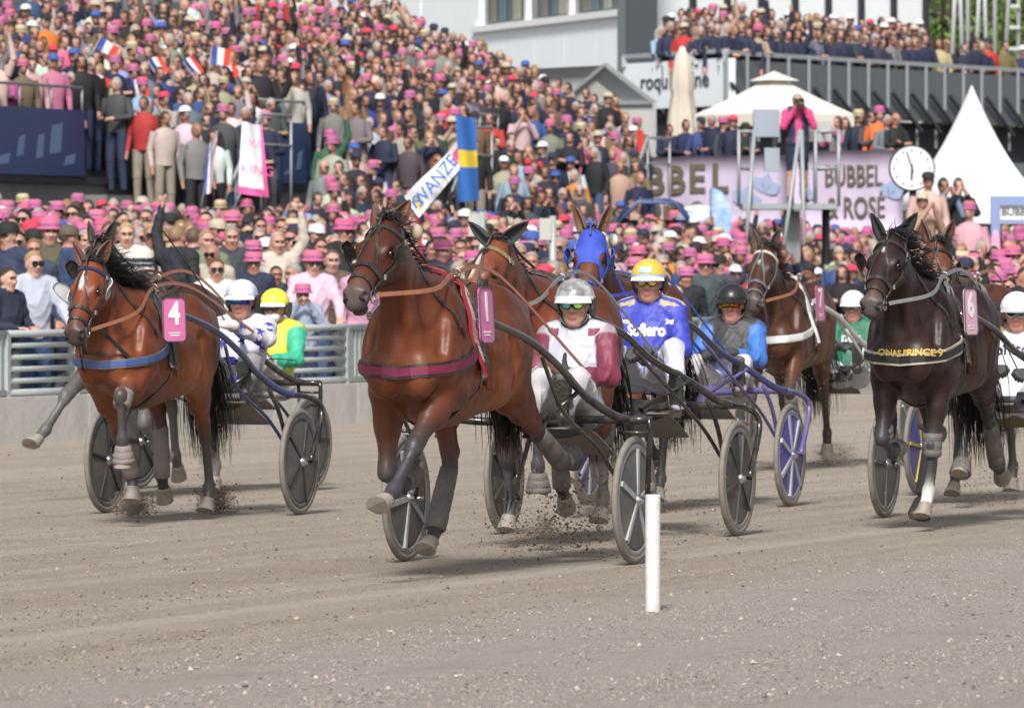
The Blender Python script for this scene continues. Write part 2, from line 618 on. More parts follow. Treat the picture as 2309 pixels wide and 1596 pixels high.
def dirt_material():
    m = bpy.data.materials.new('track_dirt')
    m.use_nodes = True
    N, L = m.node_tree.nodes, m.node_tree.links
    b = N['Principled BSDF']
    b.inputs['Roughness'].default_value = 0.95
    b.inputs['Specular IOR Level'].default_value = 0.15
    tc = N.new('ShaderNodeTexCoord')
    sep = N.new('ShaderNodeSeparateXYZ')
    L.new(tc.outputs['Object'], sep.inputs[0])
    def noise(scale, detail, rough=.6, stretch=None):
        n = N.new('ShaderNodeTexNoise')
        n.inputs['Scale'].default_value = scale
        n.inputs['Detail'].default_value = detail
        n.inputs['Roughness'].default_value = rough
        if stretch:
            mp = N.new('ShaderNodeMapping')
            mp.inputs['Scale'].default_value = stretch
            L.new(tc.outputs['Object'], mp.inputs['Vector'])
            L.new(mp.outputs[0], n.inputs['Vector'])
        else: L.new(tc.outputs['Object'], n.inputs['Vector'])
        return n.outputs['Fac']
    def ramp(src, a, b_, lo=0., hi=1.):
        r = N.new('ShaderNodeMapRange')
        r.inputs['From Min'].default_value, r.inputs['From Max'].default_value = a, b_
        r.inputs['To Min'].default_value, r.inputs['To Max'].default_value = lo, hi
        L.new(src, r.inputs['Value'])
        return r.outputs[0]
    def mixc(f, A, B):
        x = N.new('ShaderNodeMix')
        x.data_type = 'RGBA'
        L.new(f, x.inputs['Factor'])
        for s, v in (('A', A), ('B', B)):
            if isinstance(v, tuple): x.inputs[s].default_value = (*v, 1)
            else: L.new(v, x.inputs[s])
        return x.outputs['Result']
    def math_(op, a, b_):
        x = N.new('ShaderNodeMath')
        x.operation = op
        for i, v in enumerate((a, b_)):
            if isinstance(v, (int, float)): x.inputs[i].default_value = v
            else: L.new(v, x.inputs[i])
        return x.outputs[0]
    # harrow lines run along the track
    lines = noise(1.0, 5, .65, (.05, 3.2, 1))
    fine = noise(1.0, 4, .6, (.25, 22, 1))
    grain = noise(45, 6, .75)
    blotch = noise(1.6, 6, .7)
    spots = noise(9, 5, .7)
    sand, dark, pale = (.54, .455, .365), (.36, .30, .24), (.64, .565, .47)
    c = mixc(ramp(lines, .42, .58), sand, pale)
    c = mixc(ramp(blotch, .45, .75, 0, .55), c, dark)
    c = mixc(ramp(fine, .50, .72, 0, .35), c, pale)
    # crushed pink granite on the infield side of the line (b < 11)
    bb = math_('ADD', sep.outputs['Y'], math_('MULTIPLY', math_('SUBTRACT', noise(.35, 3), .5), 1.2))
    inner = ramp(bb, 10.2, 11.3, 1, 0)
    gr = mixc(ramp(noise(70, 4, .8), .35, .65), (.66, .575, .525), (.54, .47, .43))
    gr = mixc(ramp(blotch, .55, .72, 0, .5), gr, (.25, .21, .185))
    gr = mixc(ramp(noise(14, 4, .8), .60, .72, 0, .5), gr, (.19, .155, .135))
    gr = mixc(ramp(noise(2.5, 4, .7, (.4, 1.6, 1)), .50, .70, 0, .6), gr, (.50, .385, .34))
    c = mixc(inner, c, gr)
    # pale line along the boundary
    ln = math_('SUBTRACT', 1.0, ramp(math_('ABSOLUTE', math_('SUBTRACT', sep.outputs['Y'], 12.05), 0), .05, .16))
    c = mixc(math_('MULTIPLY', ln, ramp(noise(3, 4), .3, .6, .35, .9)), c, (.72, .65, .56))
    c = mixc(ramp(spots, .64, .74, 0, .45), c, (.14, .108, .082))
    g2 = noise(130, 3, .7)
    c = mixc(ramp(g2, .50, .66, 0, .55), c, (.20, .16, .125))
    c = mixc(ramp(noise(85, 3, .7), .55, .70, 0, .5), c, (.56, .48, .40))
    c = mixc(ramp(noise(28, 4, .75, (.5, 1.4, 1)), .56, .70, 0, .6), c, (.155, .122, .095))
    c = mixc(ramp(grain, .3, .7, 0, .28), c, (.17, .138, .11))
    L.new(c, b.inputs['Base Color'])
    hgt = math_('ADD', math_('ADD', math_('MULTIPLY', g2, .35), math_('MULTIPLY', grain, .7)), math_('ADD', math_('MULTIPLY', spots, .8), math_('MULTIPLY', fine, .5)))
    bp = N.new('ShaderNodeBump')
    bp.inputs['Strength'].default_value = 1.0
    bp.inputs['Distance'].default_value = .045
    L.new(hgt, bp.inputs['Height'])
    L.new(bp.outputs[0], b.inputs['Normal'])
    return m

g = MB()
g.add([(-250, -300, 0), (1500, -300, 0), (1500, 900, 0), (-250, 900, 0)], [(0, 1, 2, 3)])
tag(g.build('track', dirt_material(), rz=RZ), kind='structure')

# loose clods lying on the track and thrown up by the hooves
def clods(name, pts, sizes, mt, seed=3, cols=None):
    rng = np.random.default_rng(seed)
    base = np.array([(1, 0, 0), (-1, 0, 0), (0, 1, 0), (0, -1, 0), (0, 0, 1), (0, 0, -1)], np.float32)
    tri = np.array([(0, 2, 4), (2, 1, 4), (1, 3, 4), (3, 0, 4), (2, 0, 5), (1, 2, 5), (3, 1, 5), (0, 3, 5)])
    n = len(pts)
    jit = rng.uniform(.55, 1.3, (n, 6, 3)).astype(np.float32)
    V = base[None] * jit + rng.uniform(-.25, .25, (n, 6, 3))
    V = V * np.asarray(sizes)[:, None, None] + np.asarray(pts)[:, None, :]
    T = tri[None] + (np.arange(n) * 6)[:, None, None]
    return link(name, np_mesh(name, V.reshape(-1, 3), tris=T.reshape(-1, 3), mats=[mt], smooth=False, cols=None if cols is None else np.repeat(cols, 6, 0)))
rg = np.random.default_rng(7)
n = 130000
y = 900 + 720 * rg.random(n) ** .75
Y = FPX * EYE / (y - HY)
X = (rg.uniform(-80, 2388, n) - HX) / FPX * Y
A_, B_ = UX * X + UY * Y, -UY * X + UX * Y
# clods gather in patches and along the harrow lines
den = .45 + .30 * np.sin(B_ * 9 + 1.3 * np.sin(A_ * .6)) + .30 * np.sin(A_ * 2.1 + 2 * np.sin(B_ * 2.7)) * np.sin(B_ * 4.3 + A_ * .7) + .2 * np.sin(A_ * .7 + B_ * 1.9)
ok = (B_ < 25.7) & (rg.random(n) < den) & (np.abs(B_ - 12.05) > .10 + .08 * rg.random(n))
X, Y, B_ = X[ok], Y[ok], B_[ok]
s_ = .0018 + .0034 * rg.random(len(X)) ** 2 + .009 * rg.random(len(X)) ** 40
tone = rg.random(len(X))
c1 = np.where((B_ < 10.8)[:, None], np.array((.54, .46, .42)), np.array((.45, .375, .30)))
cc = c1 * (.26 + .62 * tone)[:, None]
tag(clods('loose_clods', np.stack([X, Y, s_ * .45], 1), s_, mat('loose_grit', (.2, .15, .1), .95, attr='Col'), cols=cc), 'grit and small clods of earth scattered over the track', 'clods', kind='stuff')

# ---------------------------------------------------------------- low wall and railing along the track
WB = 26.0
M_conc = mat('concrete', (.60, .575, .54), .85, var=.16, vscale=1.8, bump=.25, bscale=22, dirt=(.33, .31, .28), dirt_amt=.6, dirt_scale=1.6)
wall = empty('track_wall', W(0, 0), RZ)
tag(wall, 'low pale concrete wall of slabs along the far side of the track', 'wall')
sl = MB()
sl.box((0, 0, 0), (2.38, .22, .44))
slm = sl.mesh('slab', M_conc)
for i in range(31):
    o = link('slab', slm, wall, (39 + i * 2.4, WB + .11, .22))
M_rail = mat('grey_railing_paint', (.36, .40, .39), .45, var=.08, vscale=4)
fence = empty('track_railing', W(0, 0), RZ)
tag(fence, 'grey steel railing of horizontal bars on top of the concrete wall', 'fence')
def piece(nm, mb): return mb.mesh(nm, M_rail)
pm = piece('post', MB().box((0, 0, .0), (.07, .07, .60)))
rm = piece('rail', MB().tube([(-.78, 0, 0), (.78, 0, 0)], .026, 8))
tm = piece('rail', MB().tube([(-1.2, 0, 0), (1.2, 0, 0)], .034, 8))
bm_ = piece('bar', MB().box((0, 0, 0), (.035, .035, .50)))
for i in range(27):
    a0 = 43.3 + i * 2.4
    link('post', pm, fence, (a0, WB + .11, .74))
    link('post', pm, fence, (a0 + 1.62, WB + .11, .74))
    link('rail', tm, fence, (a0 + 1.2, WB + .11, 1.04))
    link('rail', tm, fence, (a0 + 1.2, WB + .11, .48))
    for k in range(4): link('rail', rm, fence, (a0 + .81, WB + .11, .592 + .112 * k))
    for k in range(5): link('bar', bm_, fence, (a0 + 1.76 + k * .125, WB + .11, .76))

# ---------------------------------------------------------------- terrace the crowd stands on
def terr_z(b):
    return 0.0 if b < 27.4 else min(.95, .20 + (b - 27.4) * .068)
M_asph = mat('asphalt', (.07, .07, .072), .9, var=.2, vscale=3)
m = MB()
for k in range(12):
    b0 = 27.4 + k * 1.0
    m.box((90, b0 + .5 + (.0 if k < 11 else 20), terr_z(b0 + .5) / 2 - .05), (140, 1.0 if k < 11 else 41, terr_z(b0 + .5) + .1))
tag(m.build('terrace', M_asph, rz=RZ), kind='structure')

# ---------------------------------------------------------------- grandstand
SB = 39.0
def stand_z(b): return 3.02 + .42 * (b - SB - .3)
stand = empty('grandstand', W(0, 0), RZ)
tag(stand, 'open grandstand with dark blue front panels packed with standing people', 'grandstand')
M_dark = mat('dark_steel', (.03, .033, .04), .6)
M_step = mat('grey_concrete_step', (.16, .165, .165), .9, var=.15, vscale=2)
for k in range(17):
    b0 = SB + .1 + k * .55
    m = MB()
    m.box((86, b0 + .275, stand_z(b0) - .30), (56.6, .548, .6))
    m.build('step', M_step, stand)
m = MB()
for a in range(58, 114, 4):
    m.box((a, SB + .7, 1.7), (.12, .12, 2.0))
m.build('column', M_dark, stand)
MB().box((86, SB + 1.6, 1.75), (54.0, .1, 2.0)).build('under_wall', mat('dark_under_wall', (.035, .04, .045), .7), stand)
M_fascia = mat('navy_banner', (.014, .04, .135), .45, var=.12, vscale=1.2)
M_print = mat('white_print_worn', (.12, .19, .33), .6)
for a0, a1 in ((58, 88.9), (95.0, 97.6), (104.7, 106.5)):
    f = MB().box(((a0 + a1) / 2, SB, 3.51), (a1 - a0, .05, .96)).build('front_panel', M_fascia, stand)
    rp = random.Random(int(a0))
    a = a0 + .4
    while a < a1 - .3:                 # worn white print on the panels
        if a > 80 or a0 > 60:
            q = MB()
            hgt = rp.uniform(.1, .5)
            zz = 3.14 + hgt / 2 + rp.uniform(0, .2)
            w = rp.uniform(.18, .42)
            q.add([(a, SB - .029, zz - hgt / 2), (a + w, SB - .029, zz - hgt / 2 + .03), (a + w + .06, SB - .029, zz + hgt / 2), (a + .08, SB - .029, zz + hgt / 2 - .05)], [(0, 1, 2, 3)])
            q.build('panel_print', M_print, f)
        a += rp.uniform(.45, .9)
    m = MB()
    m.tube([(a0, SB + .02, 4.32), (a1, SB + .02, 4.32)], .022, 8)
    m.build('handrail', M_galv, stand)
    n = max(2, int((a1 - a0) / 1.1))
    pmesh = MB().tube([(0, 0, 3.98), (0, 0, 4.32)], .018, 6).mesh('baluster', M_galv)
    for k in range(n + 1): link('baluster', pmesh, stand, (a0 + (a1 - a0) * k / n, SB + .02, 0))
M_winsky = mat('sky_painted_window_glass', (.82, .87, .88), .08, spec=.8)  # reflected white sky painted into the glass as a pale base colour
for k in range(9):
    a = 79.0 + k * 1.05
    w = MB().box((a, SB + .25, 2.44), (.98, .03, 1.1)).build('window', M_winsky, stand)
    MB().box((a + .52, SB + .22, 2.44), (.06, .05, 1.1)).build('mullion', M_dark, w)
MB().box((86, SB + .1, 2.98), (54, .16, .10)).build('edge_beam', M_dark, stand)
# stairs from the stand down to the terrace, with sloping handrails
STAIRS = ((89.0, 94.9), (97.7, 104.6), (106.6, 114.2))
for a0, a1 in STAIRS:
    st_ = empty('stair', (0, 0, 0), 0, stand)
    for k in range(8):
        b0 = SB + .1 - k * .42
        z0 = 3.0 - .235 * (k + 1)
        MB().box(((a0 + a1) / 2, b0 - .21, z0 / 2 + .3), (a1 - a0 - .04, .418, z0 - .6)).build('tread', M_step, st_)
for at in (92.2, 101.0, 110.1):      # rails of the flights running down beside the stand
    st_ = empty('stair_flight', (0, 0, 0), 0, stand)
    for bb_ in (SB - 1.45, SB - .35):
        m = MB()
        m.tube([(at + 1.2, bb_, 4.0), (at, bb_, 4.0), (at - 2.0, bb_, 2.2), (at - 2.1, bb_, 1.2)], .028, 8)
        m.tube([(at + 1.2, bb_, 3.55), (at, bb_, 3.55), (at - 2.0, bb_, 1.75)], .020, 8)
        m.tube([(at + 1.2, bb_, 2.5), (at + 1.2, bb_, 4.0)], .02, 8).tube([(at, bb_, 2.5), (at, bb_, 4.0)], .02, 8).tube([(at - 1, bb_, 1.6), (at - 1, bb_, 3.1)], .02, 8)
        m.build('stair_rail', M_galv, st_)
    for k in range(7):
        MB().box((at - .15 - k * .3, SB - .9, 2.87 - k * .27), (.30, 1.0, .05)).build('tread', M_step, st_)
def stair_z(b):
    k = max(0, min(7, int((SB + .1 - b) / .42)))
    return 3.0 - .235 * (k + 1)

# ---------------------------------------------------------------- big white building behind the stand
M_wallw = mat('white_cladding', (.82, .86, .88), .55, var=.03, vscale=.5)
bw = empty('white_building', (0, 0, 0))
tag(bw, 'large plain white clad building with a strip of windows behind the stand', 'building')
A_, B_ = Vector((*P(560, 0, 176)[:2], 0)), Vector((*P(1416, 0, 146)[:2], 0))
tdir = (B_ - A_).normalized()
ndir = Vector((tdir.y, -tdir.x, 0))        # towards the camera
if ndir.y > 0: ndir = -ndir
def slab_w(m, p, q, z0, z1, th, off=0.0):
    """upright panel from p to q between heights"""
    d = (q - p)
    c = (p + q) / 2 + ndir * (off - th / 2)
    m.box((c.x, c.y, (z0 + z1) / 2), (d.length, th, z1 - z0), rot=math.atan2(d.y, d.x))
    return m
wp = lambda px: A_ + (B_ - A_) * ((px - 560) / 856)
npan = 14
for k in range(npan):
    p, q = A_.lerp(B_, k / npan), A_.lerp(B_, (k + 1) / npan - .0006)
    slab_w(MB(), p, q, 0, 7.37 if k > 6 else 16, .3).build('wall_panel', M_wallw, bw)
slab_w(MB(), wp(1080), B_, 10.7, 18, .3).build('wall_panel', M_wallw, bw)
slab_w(MB(), wp(990), wp(1118), 7.37, 10.7, .28).build('wall_panel', M_wallw, bw)
slab_w(MB(), wp(1400), B_, 7.37, 10.7, .3).build('corner_panel', M_wallw, bw)
slab_w(MB(), wp(1108), wp(1408), 7.29, 7.44, .5, .12).build('window_sill', M_white, bw)
M_glassd = mat('dark_window_glass', (.10, .12, .13), .06, spec=.8)
for p0, p1 in ((1120, 1214), (1230, 1302), (1306, 1400)):
    w = slab_w(MB(), wp(p0), wp(p1), 7.46, 10.7, .04, -.1).build('window', M_glassd, bw)
    slab_w(MB(), wp(p1 - 2), wp(p1 + 3), 7.45, 10.7, .12, .0).build('frame', M_white, w)
    rr = random.Random(p0)
    for k in range(3):
        t = p0 + 8 + (p1 - p0 - 20) * (k + rr.random() * .6) / 3
        slab_w(MB(), wp(t), wp(t + rr.uniform(9, 20)), 7.5, 8.5 + rr.random() * .8, .03, -.05).build('curtain', cmat('curtain%d' % (k % 3), ((.18, .17, .14), (.10, .16, .18), (.30, .29, .25))[k % 3], .9), w)
MB().box((B_.x + 2.9, B_.y + 6.5, 9), (5.4, 12.0, 18)).build('side_block', mat('grey_cladding', (.10, .115, .12), .6), bw)

# ---------------------------------------------------------------- restaurant with balcony on the right
KR = 1.2
def zup(z): return EYE + (z - EYE) * KR if z > 0 else 0.0
rs_ = empty('restaurant_building', (0, 0, 0))
tag(rs_, 'restaurant building with grey balcony on slanted brackets and a white sign wall', 'building')
C0 = Vector((*P(1637, 0, 126)[:2], 0))
CL = Vector((*P(1405, 0, 129.6)[:2], 0))
CR = Vector((*P(2640, 0, 143.4)[:2], 0))
def panel(m, p, q, z0, z1, th, off=0.0):
    d = q - p
    n_ = Vector((d.y, -d.x, 0)).normalized()
    if n_.y > 0: n_ = -n_
    c = (p + q) / 2 + n_ * (off - th / 2)
    z0, z1 = zup(z0), zup(z1)
    m.box((c.x, c.y, (z0 + z1) / 2), (d.length, th, z1 - z0), rot=math.atan2(d.y, d.x))
    return m
panel(MB(), CL, C0, 4.27, 5.02, .2).build('sign_wall', mat('white_sign_wall', (.74, .78, .80), .5), rs_)
panel(MB(), CL, C0, 5.10, 5.17, .10, .03).build('rail', M_galv, rs_)
for k in range(4):
    p = CL.lerp(C0, k / 3 - (.01 if k == 3 else -.01))
    MB().box((p.x, p.y - .05, zup(5.05)), (.10, .05, .2)).build('rail_post', M_galv, rs_)
sgd = (C0 - CL).normalized()
sgn_ = Vector((sgd.y, -sgd.x, 0))
if sgn_.y > 0: sgn_ = -sgn_
def sign_text(txt, px, size, zc, nm, mt, parent, base=(CL, C0, 1405, 1637), bold=.004, off=.02, xs=1.0, dep=.008):
    pL, pR, xl, xr = base
    d = (pR - pL).normalized()
    n_ = Vector((d.y, -d.x, 0))
    if n_.y > 0: n_ = -n_
    t0 = (px - HX) / FPX
    t = (t0 * pL.y - pL.x) / ((pR.x - pL.x) - t0 * (pR.y - pL.y))
    c = pL.lerp(pR, t) + n_ * off
    me = text_mesh(txt, size, dep, bold, xs=xs)
    me.materials.append(mt)
    o = link(nm, me, parent)
    R3 = Matrix((d, Vector((0, 0, 1)), n_)).transposed().to_4x4()
    R3.translation = (c.x, c.y, zc)
    o.matrix_local = R3
    return o
M_sign = mat('dark_sign_letters', (.035, .045, .055), .5)
sign_text('roqu', 1476, .43, zup(4.70), 'sign_lettering', M_sign, rs_, bold=.0, xs=1.35)
sign_text('ine', 1580, .43, zup(4.70), 'sign_lettering', M_sign, rs_, bold=.0, xs=1.35)
sign_text('restaurang'[:4], 1571, .08, zup(4.93), 'small_sign_lettering', M_sign, rs_, bold=0)
M_bal = mat('grey_balcony_panel', (.115, .13, .14), .6, var=.06, vscale=2)
M_brk = mat('dark_bracket', (.035, .042, .05), .6)
nb = 24
for k in range(nb):
    p, q = C0.lerp(CR, k / nb), C0.lerp(CR, (k + 1) / nb - .0004)
    panel(MB(), p, q, 4.15, 5.0, .06).build('balcony_panel', M_bal, rs_)
    MB().box((p.x, p.y - .06, zup(4.72)), (.06, .05, .94)).build('baluster', cmat('bal_post', (.20, .22, .23), .5), rs_)
    d = (CR - C0).normalized()
    n_ = Vector((d.y, -d.x, 0))
    if n_.y > 0: n_ = -n_
    MB().beam(p + n_ * .10 + Vector((0, 0, zup(4.62))), p + d * 1.38 + n_ * .06 + Vector((0, 0, zup(3.98))), .05, .07).build('bracket', M_brk, rs_)
    MB().beam(p + d * .55 - n_ * .05 + Vector((0, 0, zup(4.15))), p + d * .55 - n_ * .05 + Vector((0, 0, zup(3.72))), .06, .05).build('hanger', cmat('hanger_grey', (.16, .18, .19), .6), rs_)
panel(MB(), C0, CR, 5.07, 5.14, .10, .03).build('rail', M_galv, rs_)
up_ = Vector((0, 0, 1))
back = Vector((-.25, 1, 0)).normalized()
fl = MB()
fl.add([tuple(C0 + up_ * zup(4.13)), tuple(CR + up_ * zup(4.13)), tuple(CR + back * 9 + up_ * zup(4.13)), tuple(CL + back * 6 + up_ * zup(4.13)), tuple(CL + up_ * zup(4.13))], [(0, 1, 2, 3, 4)])
fl.build('balcony_floor', M_step, rs_)
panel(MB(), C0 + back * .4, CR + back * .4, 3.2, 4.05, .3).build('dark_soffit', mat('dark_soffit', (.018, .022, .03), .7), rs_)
panel(MB(), C0 + back * .3, CR + back * .3, 3.25, 3.52, .3).build('lintel', cmat('lintel_grey', (.17, .19, .20), .6), rs_)
panel(MB(), CL + back * .5, C0 + back * .5, 2.2, 4.27, .2).build('dark_front', cmat('dark_front', (.02, .025, .035), .6), rs_)
panel(MB(), C0 + back * 1.4, CR + back * 1.4, 0, 3.3, .2).build('dark_front', cmat('dark_front', (.02, .025, .035), .6), rs_)
# glazed upper storey
G0, G1 = Vector((*P(1480, 0, 136)[:2], 0)), Vector((*P(2084, 0, 143)[:2], 0))
M_skyglass = mat('sky_painted_glazing', (.86, .90, .91), .05, spec=.8)  # pale base colour stands in for the bright sky mirrored in the panes
ng = 8
for k in range(ng):
    p, q = G0.lerp(G1, k / ng), G0.lerp(G1, (k + 1) / ng)
    w = panel(MB(), p, q, 4.15, 9.0, .05).build('glass_pane', M_skyglass, rs_)
    panel(MB(), q - (q - p).normalized() * .09, q + (q - p).normalized() * .09, 4.16, 9.0, .16, .06).build('mullion', M_dark, w)
panel(MB(), CL + Vector((.1, 3.5, 0)), Vector((*P(1482, 0, 134)[:2], 0)), 4.2, 9, .2).build('grey_wall', cmat('grey_wall', (.10, .115, .125), .6), rs_)
# ladder and scaffold beside it
# ---------------------------------------------------------------- raised terrace with the lilac banners
TB = (Vector((*P(1440, 0, 120)[:2], 0)), Vector((*P(2040, 0, 116)[:2], 0)))
tb = empty('raised_terrace', (0, 0, 0))
tag(tb, 'raised platform carrying the lilac banners', 'platform')
m = MB()
pa, pb = TB
m.add([tuple(v) for v in (pa + up_ * 2.68, pb + up_ * 2.68, pb + Vector((.2, 5, 2.68)), pa + Vector((-.5, 5, 2.68)), pa, pb, pb + Vector((.2, 5, 0)), pa + Vector((-.5, 5, 0)))], [(0, 1, 2, 3), (0, 4, 5, 1), (1, 5, 6, 2), (3, 7, 4, 0)])
m.build('deck', mat('dark_deck', (.05, .055, .06), .7), tb)
def banner(px0, px1, z0, z1, nm_label):
    o = empty('lilac_banner', (0, 0, 0))
    tag(o, nm_label, 'banner', 'lilac advertising banners')
    t = lambda px: TB[0].lerp(TB[1], (px - 1440) / 600)
    p, q = t(px0), t(px1)
    d = (q - p).normalized()
    n_ = Vector((d.y, -d.x, 0))
    rows = []
    for i in range(13):
        u = i / 12
        rows.append([p.lerp(q, u) + n_ * (.06 + .015 * math.sin(u * 17 + v * 2)) + up_ * (z0 + (z1 - z0) * v) for v in (0, .25, .5, .75, 1)])
    MB().grid(rows, thick=.006).build('cloth', mat('lilac_cloth', (.56, .48, .62), .75, var=.05, vscale=2), o)
    return o, p, q
M_olive = mat('olive_lettering', (.13, .11, .075), .7)
M_pblue = mat('pale_blue_print', (.33, .40, .58), .7)
bl, p, q = banner(1442, 1785, 2.38, 3.72, 'lilac banner with large olive letters beside the red and white flag')
TBb = (TB[0], TB[1], 1440, 2040)
for ch, px in (('B', 1483), ('B', 1530), ('E', 1577), ('L', 1628)):
    sign_text(ch, px, .70, 3.26 + (px - 1483) * .0003, 'letter', M_olive, bl, base=TBb, bold=.022, off=.085, xs=1.1)
for ch, px in (('R', 1484), ('O', 1530), ('S', 1577), ('É', 1626)):
    sign_text(ch, px, .70, 2.62, 'letter', M_olive, bl, base=TBb, bold=.022, off=.085, xs=1.0)
br, p, q = banner(1800, 2038, 2.35, 3.78, 'lilac banner lettered in two lines beside the clock')
sign_text('BUBBEL', 1930, .52, 3.32, 'lettering', M_olive, br, base=TBb, bold=.005, off=.085, xs=.74)
sign_text('& ROSÉ', 1936, .52, 2.76, 'lettering', M_olive, br, base=TBb, bold=.005, off=.085, xs=.76)
for ob_, px, zc, sc in ((bl, 1690, 2.8, 1.0), (bl, 1735, 3.05, .9), (br, 2012, 2.95, .8), (br, 1828, 2.95, .6)):       # printed petals
    t0 = TB[0].lerp(TB[1], (px - 1440) / 600)
    d = (TB[1] - TB[0]).normalized()
    n_ = Vector((d.y, -d.x, 0))
    m = MB()
    for an in (20, 75, 130):
        a = math.radians(an)
        ax_ = d * math.cos(a) + up_ * math.sin(a)
        sx_ = -d * math.sin(a) + up_ * math.cos(a)
        vs = [t0 + n_ * .084 + up_ * zc + ax_ * (r_ * .42 * sc) + sx_ * (w_ * .13 * sc) for r_, w_ in ((0, 0), (.3, .7), (.65, 1), (1, 0), (.65, -1), (.3, -.7))]
        m.add(vs, [tuple(range(6))])
    m.build('printed_petals', M_pblue, ob_)

# ---------------------------------------------------------------- tents, parasols
M_canvas = mat('cream_canvas', (.66, .62, .55), .8, var=.04, vscale=2)
M_pvc = mat('white_pvc', (.72, .74, .75), .5, var=.03, vscale=1)
# closed parasol
c = Vector(P(1538, 0, 123)); c.z = 0
cp = empty('closed_parasol', (c.x, c.y, 3.10))
tag(cp, 'tall closed cream parasol in front of the sign wall', 'parasol')
m = MB()
vs, fs, n = [], [], 24
prof = [(.07, 2.62), (.12, 2.55), (.17, 2.30), (.21, 1.95), (.18, 1.85), (.24, 1.5), (.28, 1.0), (.33, .5), (.36, .28)]
for r_, z in prof:
    for j in range(n):
        a = 2 * math.pi * j / n
        q = r_ * (1 + .16 * math.cos(a * 8 + z))
        vs.append((q * math.cos(a), q * math.sin(a), z))
fs = [(i * n + j, (i + 1) * n + j, (i + 1) * n + (j + 1) % n, i * n + (j + 1) % n) for i in range(len(prof) - 1) for j in range(n)]
m.add(vs, fs, 0, True)
m.build('folded_canopy', mat('beige_canvas', (.52, .47, .39), .85), cp)
MB().tube([(0, 0, -.5), (0, 0, 2.7)], .04, 10).build('pole', M_galv, cp)
MB().lathe([(0, 2.72), (.05, 2.70), (.075, 2.6), (.07, 2.55)][::-1], 12).build('finial', M_white, cp)
# open parasol
c = Vector(P(1745, 0, 121.5)); c.z = 0
op = empty('open_parasol', (c.x, c.y, 3.02))
tag(op, 'large open cream parasol behind the camera tower', 'parasol')
def hip(m, cx, cy, z0, z1, hw, hd, rot, n=10, sag=.15, top=.0, side=None):
    R = Matrix.Rotation(rot, 3, 'Z')
    cor = [(-hw, -hd), (hw, -hd), (hw, hd), (-hw, hd)]
    for k in range(4):
        a, b = cor[k], cor[(k + 1) % 4]
        rows = []
        for i in range(n + 1):
            t = i / n
            row = []
            for j in range(7):
                u = j / 6
                ex, ey = a[0] + (b[0] - a[0]) * u, a[1] + (b[1] - a[1]) * u
                zz = z0 + (z1 - z0) * ((1 - sag) * t + sag * t ** 3) if sag >= 0 else z0 + (z1 - z0) * t ** (1 - sag)
                row.append(R @ Vector((ex * (1 - t) + 0, ey * (1 - t), 0)) + Vector((cx, cy, zz)))
            rows.append(row)
        m.grid(rows)
    return m
sh = .16
m = hip(MB(), 0, 0, 1.50, 2.24, 1.04, 1.04, math.radians(38), sag=.12)
m.build('canopy', M_canvas, op)
m = MB()
R = Matrix.Rotation(math.radians(38), 3, 'Z')
cor = [R @ Vector(v) for v in ((-1.04, -1.04, 0), (1.04, -1.04, 0), (1.04, 1.04, 0), (-1.04, 1.04, 0))]
for k in range(4):
    a, b = cor[k], cor[(k + 1) % 4]
    m.grid([[a.lerp(b, u / 10) + Vector((0, 0, 1.50)), a.lerp(b, u / 10) * .995 + Vector((0, 0, 1.28 - .03 * math.sin(u * math.pi)))] for u in range(11)], smooth=False)
m.build('valance', M_canvas, op)
hip(MB(), 0, 0, 2.12, 2.30, .33, .33, math.radians(38), sag=.1).build('vent_cap', M_canvas, op)
MB().tube([(0, 0, -.5), (0, 0, 2.2)], .045, 10).build('pole', M_galv, op)
for k in range(4): MB().tube([(0, 0, 2.15), tuple(cor[k] * .98 + Vector((0, 0, 1.47)))], .018, 6).build('rib', M_galv, op)
# gabled marquee
mq = empty('gabled_marquee', (0, 0, 0))
tag(mq, 'white gabled marquee behind the end of the stand', 'tent')
Yq = 126.0
gR, gL, gT = P(1475, 232, Yq - 1.0), P(1262, 235, Yq + 1.5), P(1366, 147, Yq)
bk = Vector((-6.0, 9.0, 0))
m = MB()
T, R_, L_ = Vector(gT), Vector(gR), Vector(gL)
m.grid([[R_, T], [R_ + bk, T + bk]], thick=.02)
m.grid([[T, L_], [T + bk, L_ + bk]], thick=.02)
m.build('roof', M_pvc, mq)
m = MB()
m.add([tuple(v) for v in (L_, R_, T, L_ * 1, Vector((L_.x, L_.y, 0)), Vector((R_.x, R_.y, 0)))], [(0, 4, 5, 1), (0, 1, 2)])
m.build('gable_wall', mat('grey_tent_wall', (.58, .57, .54), .7), mq)
for a, b in ((T, R_), (T, L_), (R_, Vector((R_.x, R_.y, 0))), (L_, R_)):
    MB().beam(a + Vector((0, -.05, 0)), b + Vector((0, -.05, 0)), .07, .07).build('frame_pole', M_galv, mq)
